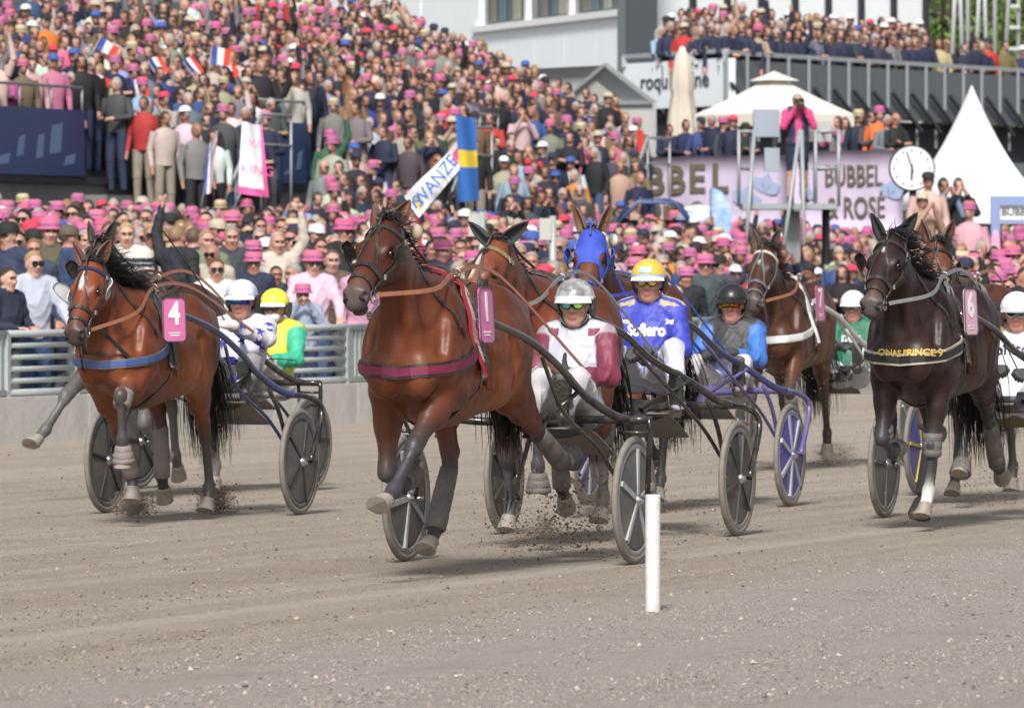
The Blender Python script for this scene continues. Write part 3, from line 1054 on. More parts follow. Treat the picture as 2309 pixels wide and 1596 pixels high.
# pagoda tent
pg = empty('pagoda_tent', (*P(2190, 0, 118)[:2], 0))
tag(pg, 'white pagoda tent with a tall pointed roof', 'tent')
hip(MB(), 0, 0, 2.75, 4.97, 1.30, 1.30, math.radians(25), n=14, sag=-.9).build('roof', M_pvc, pg)
m = MB()
R = Matrix.Rotation(math.radians(25), 3, 'Z')
cor = [R @ Vector(v) + Vector((0, 0, 0)) for v in ((-1.3, -1.3, 0), (1.3, -1.3, 0), (1.3, 1.3, 0), (-1.3, 1.3, 0))]
for k in (2, 3):
    m.grid([[cor[k], cor[k] + up_ * 2.75], [cor[(k + 1) % 4], cor[(k + 1) % 4] + up_ * 2.75]])
m.build('side_wall', M_pvc, pg)
for k in range(4):
    MB().beam(cor[k], cor[k] + up_ * 2.76, .06, .06).build('leg', M_galv, pg)
    a, b = cor[k], cor[(k + 1) % 4]
    MB().grid([[a + up_ * 2.75, a + up_ * 2.5], [b + up_ * 2.75, b + up_ * 2.5]]).build('valance', M_pvc, pg)
# blue-framed booth beside the pagoda
bo_ = empty('booth_frame', (*P(2262, 0, 97)[:2], 0))
tag(bo_, 'pale blue booth frame with a white lettered fascia at the right edge', 'booth')
M_lb = mat('pale_blue_paint', (.20, .26, .46), .5)
for dx in (-.12, .55): MB().box((dx, 0, 1.5), (.13, .13, 2.5)).build('post', M_lb, bo_)
MB().box((.22, 0, 2.68), (.82, .12, .14)).build('beam', M_lb, bo_)
MB().box((.22, 0, 2.38), (.60, .12, .05)).build('beam', M_lb, bo_)
MB().box((.22, .02, 2.51), (.55, .05, .20)).build('fascia', M_white, bo_)
me = text_mesh('BUBBEL', .15, .003, .003); me.materials.append(M_sign)
o = link('fascia_lettering', me, bo_, (.22, -.012, 2.51)); o.rotation_euler = (math.radians(90), 0, 0)
MB().ell((-.12, -.07, 2.0), (.07, .02, .26), 14, 8).build('pink_disc', cmat('pink_disc', (.7, .30, .45), .6), bo_)

# ---------------------------------------------------------------- camera tower
Yt = 96.0
ct = empty('camera_tower', (*P(1778, 0, Yt)[:2], 0))
tag(ct, 'grey steel camera tower with a railed platform above the crowd', 'tower')
zt = P(0, 466, Yt)[2]
xs_ = lambda px: (px - 1778) / FPX * Yt
M_tw = mat('tower_grey', (.30, .33, .34), .5, metal=.2, var=.1, vscale=4)
MB().box((xs_(1780), .55, zt), (1.36, 1.3, .08)).build('platform', M_tw, ct)
MB().box((xs_(1788), .55, zt / 2 - .03), (.24, .24, zt - .05)).build('column', M_tw, ct)
MB().tube([(xs_(1868), .9, 0), (xs_(1868), .9, zt + .05)], .06, 10).build('column', cmat('dark_pole', (.05, .055, .06), .5), ct)
for px, dy in ((1665, -.05), (1700, 1.15), (1890, -.05), (1845, 1.15), (1838, -.05)):
    MB().tube([(xs_(px), dy, zt), (xs_(px), dy, zt + 1.10)], .026, 8).build('rail_post', M_tw, ct)
for z in (.55, 1.08):
    MB().tube([(xs_(1665), -.05, zt + z), (xs_(1700), 1.15, zt + z)], .022, 8).build('rail', M_tw, ct)
    MB().tube([(xs_(1830), -.05, zt + z), (xs_(1890), -.05, zt + z)], .022, 8).build('rail', M_tw, ct)
    MB().tube([(xs_(1890), -.05, zt + z), (xs_(1845), 1.15, zt + z)], .022, 8).build('rail', M_tw, ct)
    if z > 1: MB().tube([(xs_(1665), -.05, zt + z), (xs_(1700), -.05, zt + z)], .022, 8).build('rail', M_tw, ct)
for px0, px1 in ((1752, 1802), (1672, 1700)):
    MB().tube([(xs_(px0), -.45, zt - 1.15), (xs_(px1), -.1, zt + 1.10)], .030, 8).build('ladder_stile', M_tw, ct)
MB().tube([(xs_(1812), -.45, zt - 1.15), (xs_(1806), -.1, zt + 1.10)], .030, 8).build('ladder_stile', M_tw, ct)
for px0, px1, z0, z1, cc in ((1703, 1762, 1.02, 1.42, (.28, .32, .38)), (1728, 1762, .52, .86, (.30, .34, .39))):
    MB().box((xs_((px0 + px1) / 2), .9, zt + (z0 + z1) / 2), ((px1 - px0) / FPX * Yt, .3, z1 - z0)).build('equipment_box', cmat('box_grey', cc, .5), ct)
MB().box((xs_(1855), .9, zt + 1.10), (.32, .25, .30)).build('monitor_hood', cmat('silver_hood', (.5, .5, .5), .3, metal=.5), ct)

# ---------------------------------------------------------------- clock
Yk = 98.0
ck = empty('clock', (*P(2055, 0, Yk)[:2], 0))
tag(ck, 'round white faced clock on a dark post', 'clock')
zc = P(0, 380, Yk)[2]
rk = 50 / FPX * Yk
MB().lathe([(0, -.06), (rk, -.06), (rk + .012, -.05), (rk + .012, .06), (0, .06)], 40, (0, 0, zc), axis='Y').build('case', M_dark, ck)
MB().lathe([(rk - .01, -.064), (0, -.066)], 40, (0, 0, zc), axis='Y').build('dial', mat('clock_dial', (.66, .70, .70), .5), ck)
for k in range(12):
    a = 2 * math.pi * k / 12
    MB().box((math.sin(a) * rk * .80, -.069, zc + math.cos(a) * rk * .80), (.022, .004, .045)).build('hour_mark', cmat('mark', (.10, .11, .12), .5), ck)
MB().beam((.02, -.074, zc - .06), (-rk * .24, -.074, zc + rk * .74), .022, .006, up=(0, 1, 0)).build('minute_hand', M_sign, ck)
MB().beam((0, -.078, zc + .06), (-rk * .02, -.078, zc - rk * .52), .030, .006, up=(0, 1, 0)).build('hour_hand', M_sign, ck)
MB().tube([(.02, .05, 0), (.02, .05, zc - rk + .02)], .055, 10).build('post', M_dark, ck)

# ---------------------------------------------------------------- poles, stall, feather flag
for px, y0, Yp_, lb in ((1086, 478, 80, 'grey steel pole with a small box above the crowd, left of the blue hood'), (1246, 487, 80, 'grey steel pole close to the blue hooded horse')):
    o = empty('steel_pole', (*P(px, 0, Yp_)[:2], 0))
    tag(o, lb, 'pole', 'steel poles in the crowd')
    zt_ = P(0, y0, Yp_)[2]
    MB().tube([(0, 0, 0), (0, 0, zt_)], .045, 10).build('shaft', M_galv, o)
    MB().box((-.09, -.02, zt_ - .16), (.14, .10, .26)).build('junction_box', cmat('box_cream', (.42, .42, .38), .6), o)
sv = empty('van', (*P(1478, 0, 110)[:2], 0))
tag(sv, 'dark blue van with its rear hatch open in front of the lilac banner', 'van')
M_vb = mat('van_blue', (.012, .035, .11), .25, spec=.6)
zr = P(0, 462, 110)[2]
def arch(y, s=1.0, x0=-.66, x1=.58):
    return [(x0 + (x1 - x0) * t, y, zr - .35 + .42 * s * (1 - abs(2 * t - 1) ** 4)) for t in [k / 12 for k in range(13)]]
MB().grid([arch(0), arch(-.5)][::-1], thick=.03).build('hatch', M_vb, sv)
MB().box((-.04, .6, zr - .55), (1.1, 1.0, .6)).build('body', cmat('van_inside', (.012, .013, .016), .6), sv)
MB().tube([(-.66, -.52, zr - .33), (-.3, -.52, zr + .03), (.3, -.52, zr + .03), (.58, -.52, zr - .33)], .03, 8).build('hatch_edge', cmat('van_trim', (.05, .10, .25), .4), sv)
ow = empty('parked_car', (*P(1582, 0, 110.3)[:2], 0))
tag(ow, 'pale blue and white car roof beside the dark blue van', 'car')
MB().ell((0, .6, P(0, 490, 110)[2] - .05), (.42, .9, .28), 20, 12).build('roof', mat('pale_car_paint', (.45, .53, .68), .3), ow)
MB().ell((0, .6, P(0, 468, 110)[2] - .05), (.36, .8, .10), 20, 12).build('roof_box', M_white, ow)
ff = empty('feather_flag', (*P(1602, 0, 104)[:2], 0))
tag(ff, 'light blue feather flag with white print standing in the crowd', 'flag')
zf0, zf1 = P(0, 545, 104)[2], P(0, 423, 104)[2]
rows = []
for i in range(13):
    t = i / 12
    w = .33 * math.sqrt(max(0.02, 1 - max(0, (t - .35) / .65) ** 2.6))
    rows.append([(u * w, .02 * math.sin(u * 3 + t * 5), zf0 + (zf1 - zf0) * t) for u in (0, .25, .5, .75, 1)])
MB().grid(rows[::-1], thick=.004).build('cloth', mat('feather_blue', (.20, .37, .68), .7, dirt=(.7, .75, .8), dirt_amt=.9, dirt_scale=4), ff)
MB().tube([(0, .02, 0), (0, .02, zf1 - .03)], .015, 6).build('pole', M_dark, ff)

# ---------------------------------------------------------------- flags and banners in the stand
def cloth_flag(name, label, corners, mats_, split, group=None, wave=.03, nu=14, nv=10, cat='flag', poles=None, vert=True):
    """corners: four world points (bottom-left, bottom-right, top-right, top-left); split: colour index from (u, v)"""
    o = empty(name, corners[0])
    tag(o, label, cat, group)
    c = [Vector(q) - Vector(corners[0]) for q in corners]
    m = MB()
    pts = []
    for i in range(nu + 1):
        u = i / nu
        row = []
        for j in range(nv + 1):
            v = j / nv
            p = c[0] * ((1 - u) * (1 - v)) + c[1] * (u * (1 - v)) + c[2] * (u * v) + c[3] * ((1 - u) * v)
            row.append(p + Vector((0, wave * math.sin(u * 7 + v * 3), wave * .4 * math.sin(u * 5 + 1) * v)))
        pts.append(row)
    vs = [p for r in pts for p in r]
    for i in range(nu):
        for j in range(nv):
            k = split((i + .5) / nu, (j + .5) / nv)
            m.f.append((i * (nv + 1) + j, (i + 1) * (nv + 1) + j, (i + 1) * (nv + 1) + j + 1, i * (nv + 1) + j + 1)); m.m.append(k); m.sm.append(True)
    m.v = [tuple(v) for v in vs]
    m.build('cloth', mats_, o)
    if poles:
        MB().tube([Vector(poles[0]) - Vector(corners[0]), Vector(poles[1]) - Vector(corners[0])], poles[2] if len(poles) > 2 else .02, 8).build('pole', poles[3] if len(poles) > 3 else M_galv, o)
    return o
def fcol(n_, c_): return cmat(n_, c_, .75)
SWB, SWY = fcol('flag_blue', (.03, .13, .42)), fcol('flag_yellow', (.68, .50, .04))
WHT, RED, FRB, PNK = fcol('flag_white', (.72, .72, .74)), fcol('flag_red', (.62, .05, .03)), fcol('flag_french_blue', (.05, .09, .36)), fcol('flag_pink', (.68, .10, .30))
Yv = 105.3
cloth_flag('hanging_flag', 'long blue flag with a yellow bar hanging from the stand front', [P(1032, 456, Yv), P(1080, 452, Yv + .3), P(1072, 264, Yv + .3), P(1027, 262, Yv)], [SWB, SWY], lambda u, v: 1 if .39 < v < .62 else 0, wave=.04)
o = cloth_flag('supporter_banner', 'white supporter flag with blue lettering on a red pole', [P(944, 492, 78), P(1036, 382, 78.4), P(1030, 318, 78.4), P(911, 447, 78)], [WHT, PNK, SWB, SWY], lambda u, v: (1 if (u > .88 and .35 < v < .8) else (3 if (.06 < u < .14 and .15 < v < .75) else (2 if (.03 < u < .17 and .25 < v < .65) else 0))), wave=.05, nu=28, nv=14, poles=(P(957, 640, 78.1), P(938, 470, 78.1), .028, fcol('red_pole', (.30, .05, .06))))
me = text_mesh('SVANZE', .22, .002, .002); me.materials.append(SWB)
tx = link('lettering', me, o)
e1 = (Vector(P(1036, 382, 78.4)) - Vector(P(944, 492, 78))).normalized()
e2 = (Vector(P(911, 447, 78)) - Vector(P(944, 492, 78))).normalized()
nn = e1.cross(e2).normalized()
Mx = Matrix((e1, nn.cross(e1), nn)).transposed().to_4x4()
Mx.translation = (Vector(P(976, 414, 78.0)) - Vector(P(944, 492, 78))) + nn * .08
tx.matrix_local = Mx
o = cloth_flag('supporter_banner', 'white banner with pink edges hanging beside the stairs', [P(535, 436, 96.2), P(606, 446, 96.5), P(590, 280, 97.1), P(546, 278, 96.8)], [WHT, PNK], lambda u, v: 1 if (v < .09 or u > .86 or v > .97) else 0, wave=.05, cat='banner')
for tx_, px, py, sz in (('OUI', 570, 325, .16), ('KING', 580, 385, .20)):
    me = text_mesh(tx_, sz, .002, 0); me.materials.append(PNK)
    t_ = link('lettering', me, o, Vector(P(px, py, 96.1)) - Vector(P(535, 436, 96.2)))
    t_.rotation_euler = (math.radians(90), math.radians(6), 0)
cloth_flag('supporter_flag', 'blue and white drooping flag beside the stair rail', [P(456, 440, 95), P(476, 436, 95), P(492, 300, 95.3), P(470, 330, 95)], [FRB, WHT, RED], lambda u, v: 0 if u < .45 - v * .3 else (1 if u < .93 else 2), wave=.05, poles=(P(452, 470, 95), P(489, 296, 95.2), .012))
cloth_flag('hanging_flag', 'red and white flag hanging at the end of the stairs', [P(1437, 452, 117), P(1455, 440, 117), P(1450, 292, 117), P(1436, 294, 117)], [RED, WHT], lambda u, v: 1 if .42 < v < .62 else 0, wave=.03)
for k, (x, y, w, h_, r_) in enumerate(((214, 188, 60, 46, -.45), (312, 200, 44, 40, .1), (242, 108, 48, 28, -.5), (358, 150, 30, 46, .5), (436, 150, 26, 46, .6), (497, 128, 44, 40, -.1), (517, 160, 34, 34, .2))):
    Yf = 98.5 + k * .8
    ex, ez = Vector((math.cos(r_), 0, math.sin(r_))), Vector((-math.sin(r_), 0, math.cos(r_)))
    c = Vector(P(x, y, Yf))
    sw, sh_ = w / FPX * Yf / 2, h_ / FPX * Yf / 2
    where = ('above the end of the blue panel', 'beside the raised arm', 'highest and furthest left', 'near the stair head', 'tilted steeply', 'held flat above the crowd', 'furthest to the right')[k]
    cloth_flag('hand_flag', 'small blue, white and red flag, ' + where, [c - ex * sw - ez * sh_, c + ex * sw - ez * sh_, c + ex * sw + ez * sh_, c - ex * sw + ez * sh_], [FRB, WHT, RED], lambda u, v: 0 if u < .34 else (1 if u < .67 else 2), 'flags waved in the stand', .03, 12, 8, poles=(tuple(c - ex * sw - ez * (sh_ + .35)), tuple(c - ex * sw + ez * sh_), .008))

# ---------------------------------------------------------------- ladder, scaffold and trees at the top right
sc_ = empty('scaffold_tower', (*P(2235, 0, 141)[:2], zup(4.13)))
tag(sc_, 'aluminium scaffold and ladders standing on the balcony', 'scaffold')
M_alu = mat('aluminium', (.50, .52, .52), .4, metal=.4)
sx = lambda px: (px - 2235) / FPX * 141
for a, b in (((2143, 0.6), (2160, 4.6)), ((2172, .6), (2160, 4.6)), ((2196, .6), (2216, 4.6)), ((2226, .6), (2216, 4.6)), ((2182, .4), (2182, 6.5)), ((2243, .4), (2243, 6.5)), ((2262, .6), (2290, 6.0)), ((2296, .6), (2296, 6.0))):
    MB().tube([(sx(a[0]), 0, a[1]), (sx(b[0]), .2, b[1])], .045, 8).build('tube', M_alu, sc_)
for z in (1.3, 1.75, 2.2, 2.65, 3.1, 3.55):
    MB().beam((sx(2266 + z * 4), -.05, z), (sx(2298), -.05, z), .05, .07).build('rung', M_alu, sc_)
for z in (.9, 3.3, 4.4): MB().tube([(sx(2150), .1, z), (sx(2245), .1, z)], .04, 8).build('ledger', M_alu, sc_)

def make_tree(label, loc, h, r, seed, col, n=5200):
    o = empty('tree', loc)
    tag(o, label, 'tree', 'trees beyond the restaurant')
    rng = np.random.default_rng(seed)
    m = MB()
    m.tube([(0, 0, 0), (.1, 0, h * .3), (0, .1, h * .6), (.1, 0, h * .9)], [.22, .17, .11, .04], 8)
    rl = random.Random(seed)
    for k in range(7):
        a = rl.random() * 6.28
        z0 = h * rl.uniform(.3, .7)
        m.tube([(0, 0, z0), (math.cos(a) * r * .4, math.sin(a) * r * .4, z0 + h * .12), (math.cos(a) * r * .8, math.sin(a) * r * .8, z0 + h * .18)], [.09, .06, .02], 6)
    m.build('trunk', cmat('bark', (.07, .055, .04), .9), o)
    cl = rng.normal(size=(46, 3)); cl /= np.linalg.norm(cl, axis=1)[:, None]
    cl *= (rng.random(46) ** .4)[:, None] * np.array((r, r, h * .42)) * .92
    cl[:, 2] += h * .6
    idx = rng.integers(0, 46, n)
    c = cl[idx] + rng.normal(scale=r * .16, size=(n, 3))
    u = rng.normal(size=(n, 3)); u /= np.linalg.norm(u, axis=1)[:, None]
    w = np.cross(u, rng.normal(size=(n, 3))); w /= np.linalg.norm(w, axis=1)[:, None]
    s = rng.uniform(.07, .15, n)[:, None]
    V = np.stack([c - u * s, c + w * s * .5, c + u * s, c - w * s * .5], 1).reshape(-1, 3)
    Q = np.arange(n * 4).reshape(-1, 4)
    cc = np.repeat(np.array(col)[None] * rng.uniform(.6, 1.35, (n, 1)), 4, 0)
    lf = link('crown', np_mesh('crown', V, Q, cols=cc, mats=[M_leaf], smooth=False), o)
M_leaf = mat('leaf', (.1, .2, .03), .6, attr='Col')
for k, (px, Y, h, r, col, lb) in enumerate(((2130, 165, 12, 3.6, (.12, .20, .03), 'light green tree beyond the glazed storey, left'), (2205, 172, 13, 4.0, (.15, .22, .03), 'fresh green tree behind the scaffold'), (2290, 168, 12, 3.8, (.11, .19, .03), 'green tree at the top right corner'), (2250, 185, 15, 5.0, (.10, .17, .03), 'tall darker tree furthest back at the top right'))):
    make_tree(lb, (*P(px, 0, Y)[:2], 0), h, r, 40 + k, col)

o = empty('pink_box', (*P(2192, 0, 92)[:2], 0))
tag(o, 'plain pink display box by the railing at the right', 'box')
zb = P(0, 607, 92)[2]
MB().box((0, 0, zb - .22), (.42, .3, .44)).build('panel', cmat('pink_board', (.62, .22, .34), .6), o)
MB().box((.04, .05, zb / 2 - .2), (.28, .2, max(.3, zb - .44))).build('stand', cmat('pink_board', (.62, .22, .34), .6), o)
# ---------------------------------------------------------------- horses
M_coat = mat('horse_coat', (0.2, 0.06, 0.03), 0.43, attr='Col', var=0.24, vscale=5, bump=0.10, bscale=60, spec=0.32)
M_hoof = mat('hoof_horn', (0.27, 0.245, 0.215), 0.6, var=0.25, vscale=25, dirt=DUST, dirt_amt=0.7, dirt_scale=12)
M_eye = mat('dark_eye', (0.008, 0.006, 0.005), 0.06, spec=0.7)
M_hair = mat('black_horsehair', (0.012, 0.010, 0.009), 0.38, var=0.4, vscale=20)
M_boot = mat('grey_leg_boot', (0.10, 0.10, 0.105), 0.65, bump=0.25, bscale=60, dirt=DUST, dirt_amt=0.65, dirt_scale=10)
PI = math.pi

def fwd(p, ln, deg, lat=0.0):
    a = math.radians(deg)
    return (p[0] + ln * math.sin(a), p[1] + ln * lat, p[2] - ln * math.cos(a))

def lerp3(a, b, t):
    return tuple(a[i] + (b[i] - a[i]) * t for i in range(3))

def horse_shape(o, vox):
    """o: pose and colours -> prims, landmarks"""
    C, D, K = o['coat'], o.get('dark', (0.018, 0.014, 0.013)), o.get('leg', (0.05, 0.046, 0.046))
    Cb = o.get('belly', C)
    Ch = o.get('headcol', C)
    pr = []
    E = lambda *a, **k: pr.append(econe(*a, **k))
    B = lambda *a, **k: pr.append(ball(*a, **k))
    # trunk
    st = [(.79, 1.27, 1.00, .12), (.68, 1.38, .90, .195), (.52, 1.49, .83, .23), (.34, 1.555, .79, .245), (.12, 1.53, .765, .275), (-.12, 1.495, .795, .29), (-.34, 1.50, .865, .28), (-.54, 1.535, .91, .27), (-.72, 1.505, .98, .24), (-.86, 1.41, 1.06, .17), (-.93, 1.31, 1.12, .10)]
    pr.append(loft([((q[0], 0, (q[1] + q[2]) / 2), q[3] * .91, (q[1] - q[2]) / 2) for q in st], C, k=.05, sub=3, soft=.03, cap=.05))
    E((.50, 0, 1.46), (.10, 0, 1.46), .10, .09, C, k=.08)
    for s in (-1, 1):
        B((.77, s * .095, 1.07), (.085, .095, .14), C, k=.045)
        E((.40, s * .14, 1.40), (.64, s * .155, 1.10), (.085, .13), (.095, .13), C, k=.06, side=(0, 1, 0))
        E((.30, s * .17, 1.12), (.45, s * .18, .98), (.09, .15), (.09, .12), C, k=.07)
        B((-.58, s * .15, 1.26), (.24, .14, .23), C, k=.08)
        B((-.78, s * .11, 1.20), (.14, .12, .20), C, k=.07)
        B((-.30, s * .20, 1.08), (.25, .10, .20), Cb, k=.1)
        B((-.46, s * .12, 1.45), (.10, .10, .07), C, k=.07)
        B((.62, s * .20, 1.20), (.10, .05, .17), C, k=.04)                 # point of shoulder
        E((.46, s * .215, 1.28), (.30, s * .235, 1.02), (.04, .07), (.045, .08), C, k=.035)   # triceps
        E((.30, s * .10, 1.50), (.46, s * .12, 1.44), (.05, .06), (.05, .06), C, k=.05)
        E((-.34, s * .235, 1.30), (-.52, s * .22, 1.02), (.05, .05), (.05, .05), C, k=.06)
        E((-.74, s * .19, 1.38), (-.80, s * .15, 1.02), (.05, .07), (.045, .06), C, k=.04)    # hamstring
        for q in range(5):                                                # ribs
            rx = .14 - q * .085
            E((rx, s * .272, 1.18), (rx - .05, s * .268, .98), (.018, .018), (.016, .016), Cb, k=.03)
        E((.60, s * .19, 1.50), (.73, s * .20, 1.18), .018, .016, (-1, 0, 0), k=.05, neg=True)      # furrow between neck and shoulder
        E((.50, s * .275, 1.10), (.40, s * .275, .93), .014, .012, (-1, 0, 0), k=.035, neg=True)
        E((-.30, s * .30, 1.22), (-.36, s * .27, .98), .02, .02, (-1, 0, 0), k=.06, neg=True)       # flank
    E((.90, 0, 1.14), (.82, 0, .92), .022, .03, (-1, 0, 0), k=.05, neg=True)                         # cleft of the chest
    LM = dict(legs={})
    # forelegs: elbow - knee - fetlock - hoof
    for key, s in (('LF', 1), ('RF', -1)):
        fa, ca, pa = o[key][:3]
        lat = o[key][3] * s if len(o[key]) > 3 else 0.0
        sw = math.sin(math.radians(fa))
        el = (.43 + .10 * sw, s * .165, .96 + .05 * max(0, sw))
        kn = fwd(el, .43, fa, lat)
        fe = fwd(kn, .285, ca, lat)
        pa_e = fwd(fe, .10, pa, lat)
        hf = fwd(pa_e, .085, pa + 5, lat)
        E((el[0] - .02, el[1], el[2] + .14), el, (.085, .13), (.085, .115), C, k=.07)
        m1 = lerp3(el, kn, .45)
        E(el, m1, (.085, .11), (.062, .078), C, k=.05, soft=.03)
        E(m1, lerp3(el, kn, .88), (.062, .076), (.044, .05), o.get('fore', C), k=.03, soft=.03)
        fm = lerp3(el, m1, .5)
        B((fm[0] + .045, fm[1] + s * .012, fm[2]), (.05, .055, .13), C, k=.05)
        # knee
        E(lerp3(el, kn, .9), fwd(kn, .035, ca), (.050, .050), (.046, .044), K, k=.02, soft=.03)
        B((kn[0] + .018, kn[1], kn[2]), (.042, .046, .05), K, k=.02)
        E(fwd(kn, .03, ca), lerp3(kn, fe, .85), (.030, .033), (.027, .034), K, k=.02)
        bk = lerp3(kn, fe, .5)
        nb = (-math.cos(math.radians(ca)), 0, -math.sin(math.radians(ca)))
        off = lambda p, d: (p[0] + nb[0] * d, p[1], p[2] + nb[2] * d)
        E(off(lerp3(kn, fe, .12), .030), off(lerp3(kn, fe, .95), .030), (.018, .016), (.02, .018), K, k=.02)
        # fetlock, pastern
        B(fe, (.042, .040, .046), o.get('sock_' + key, K), k=.02)
        B(off(fe, .022), (.03, .034, .035), o.get('sock_' + key, K), k=.02)
        E(fe, pa_e, (.035, .034), (.040, .042), o.get('sock_' + key, K), k=.02)
        LM['legs'][key] = dict(knee=kn, fet=fe, pas=pa_e, hoof=hf, ang=pa, ca=ca, s=s, lat=lat)
    # hind legs: hip - stifle - hock - fetlock - hoof
    for key, s in (('LH', 1), ('RH', -1)):
        ta, ga, ca, pa = o[key][:4]
        lat = o[key][4] * s if len(o[key]) > 4 else 0.0
        hip = (-.60, s * .135, 1.28)
        sti = fwd(hip, .33, ta)
        sti = (sti[0], s * .175, sti[2])
        hk = fwd(sti, .50, ga, lat)
        hk = (hk[0], s * .135 + lat * .5 * s, hk[2])
        fe = fwd(hk, .385, ca, lat)
        pa_e = fwd(fe, .10, pa, lat)
        hf = fwd(pa_e, .085, pa + 4, lat)
        E(hip, sti, (.125, .22), (.105, .135), C, k=.08)
        B((hip[0] - .13, hip[1], hip[2] - .16), (.13, .10, .20), C, k=.08)
        m1 = lerp3(sti, hk, .42)
        E(sti, m1, (.085, .125), (.068, .092), C, k=.06, soft=.03)
        E(m1, lerp3(sti, hk, .86), (.066, .088), (.042, .05), o.get('hind', C), k=.04, soft=.03)
        # calf behind the gaskin running to the point of the hock
        gb = (-math.cos(math.radians(ga)), 0, -math.sin(math.radians(ga)))
        offg = lambda p, d: (p[0] + gb[0] * d, p[1], p[2] + gb[2] * d)
        ph = offg(fwd(hk, -.045, ca), .055)
        E(offg(lerp3(sti, hk, .25), .05), ph, (.065, .07), (.022, .022), C, k=.05, soft=.03)
        E(lerp3(sti, hk, .88), fwd(hk, .05, ca), (.044, .056), (.040, .046), K, k=.03, soft=.03)
        E(ph, fwd(hk, .06, ca), (.024, .026), (.03, .034), K, k=.03)
        E(fwd(hk, .04, ca), lerp3(hk, fe, .88), (.031, .038), (.028, .036), K, k=.02)
        nb = (-math.cos(math.radians(ca)), 0, -math.sin(math.radians(ca)))
        off = lambda p, d: (p[0] + nb[0] * d, p[1], p[2] + nb[2] * d)
        E(off(lerp3(hk, fe, .1), .035), off(lerp3(hk, fe, .95), .030), (.018, .018), (.02, .018), K, k=.02)
        B(fe, (.043, .041, .047), K, k=.02)
        B(off(fe, .022), (.03, .034, .035), K, k=.02)
        E(fe, pa_e, (.035, .034), (.040, .042), K, k=.02)
        LM['legs'][key] = dict(knee=hk, fet=fe, pas=pa_e, hoof=hf, ang=pa, ca=ca, s=s, lat=lat)
    # neck
    poll = Vector(o.get('poll', (.98, 0, 1.90)))
    b0, b1 = Vector((.36, 0, 1.27)), Vector((.66, 0, 1.50))
    c1 = Vector((.62, 0, 1.42))
    ns = 5
    nk = []
    for i in range(ns + 1):
        t = i / ns
        nk.append((b0 * (1 - t) ** 2 + c1 * (2 * t * (1 - t)) + (poll + Vector((-.05, 0, -.06))) * t * t))
    rn = [.28, .245, .20, .158, .132, .118]
    ry = [.155, .145, .115, .090, .080, .076]
    pr.append(loft([(tuple(nk[i]), ry[i], rn[i]) for i in range(ns + 1)], C, k=.09, sub=3, soft=.04))
    for s in (-1, 1):       # jugular muscles
        E((.78, s * .07, 1.25), (nk[4].x + .07, nk[4].y + s * .045, nk[4].z - .05), (.05, .06), (.035, .05), C, k=.06)
    # head in its own frame: h towards the muzzle, n out of the face, y to its left
    pit, yaw, rol = (math.radians(v) for v in o.get('head', (52, 0, 0)))
    R = Matrix.Rotation(yaw, 3, 'Z') @ Matrix.Rotation(rol, 3, 'X')
    h = R @ Vector((math.cos(pit), 0, -math.sin(pit)))
    n = R @ Vector((math.sin(pit), 0, math.cos(pit)))
    y = R @ Vector((0, 1, 0))
    HP = lambda s, nn, yy: tuple(poll + h * s + n * nn + y * yy)
    Hm = np.array([[h[i], y[i], n[i]] for i in range(3)], np.float32)
    hs = [(-.02, .0, .095, .08), (.10, -.030, .135, .098), (.21, -.022, .132, .100), (.31, .000, .108, .080), (.41, .018, .086, .063), (.49, .024, .076, .058), (.545, .022, .068, .060)]
    hc = [Ch, Ch, Ch, Ch, Ch, o.get('nose', Ch), o.get('muzzle', (.075, .062, .060))]
    pr.append(loft([(HP(q[0], q[1], 0), q[3], q[2]) for q in hs], hc, k=.035, side=tuple(y), sub=3, soft=.012))
    sdn = o.get('muzzle', (.075, .062, .060))
    for s in (-1, 1):
        B(HP(.14, -.085, s * .052), (.105, .045, .085), Ch, k=.04, rot=Hm)      # jowl
        B(HP(.205, .062, s * .078), (.045, .028, .028), Ch, k=.035, rot=Hm)      # brow
        E(HP(.23, .0, s * .088), HP(.38, .0, s * .062), (.014, .018), (.008, .010), Ch, k=.03, side=tuple(y))
        B(HP(.222, .040, s * .103), (.026, .016, .018), (.015, .012, .01), k=.012, rot=Hm, neg=True)
        B(HP(.555, .035, s * .050), (.042, .026, .038), sdn, k=.02, rot=Hm)        # nostril wing
        B(HP(.582, .038, s * .058), (.030, .018, .024), (.006, .004, .004), k=.010, rot=Hm, neg=True, soft=.004)
    B(HP(.585, -.010, 0), (.035, .052, .048), sdn, k=.03, rot=Hm)
    B(HP(.555, -.060, 0), (.042, .040, .026), sdn, k=.02, rot=Hm)
    B(HP(.575, -.036, 0), (.06, .075, .006), (.012, .01, .01), k=.008, rot=Hm, neg=True)
    if o.get('blaze'):
        for (a, b, w) in o['blaze']:
            E(HP(a, .108, 0), HP(b, .112, 0), (w, .012), (w * .6, .012), (.75, .73, .7), k=.01, side=tuple(y), soft=.003)
    LM.update(poll=poll, h=h, n=n, y=y, HP=HP, neck=nk, rn=rn)
    return pr, LM

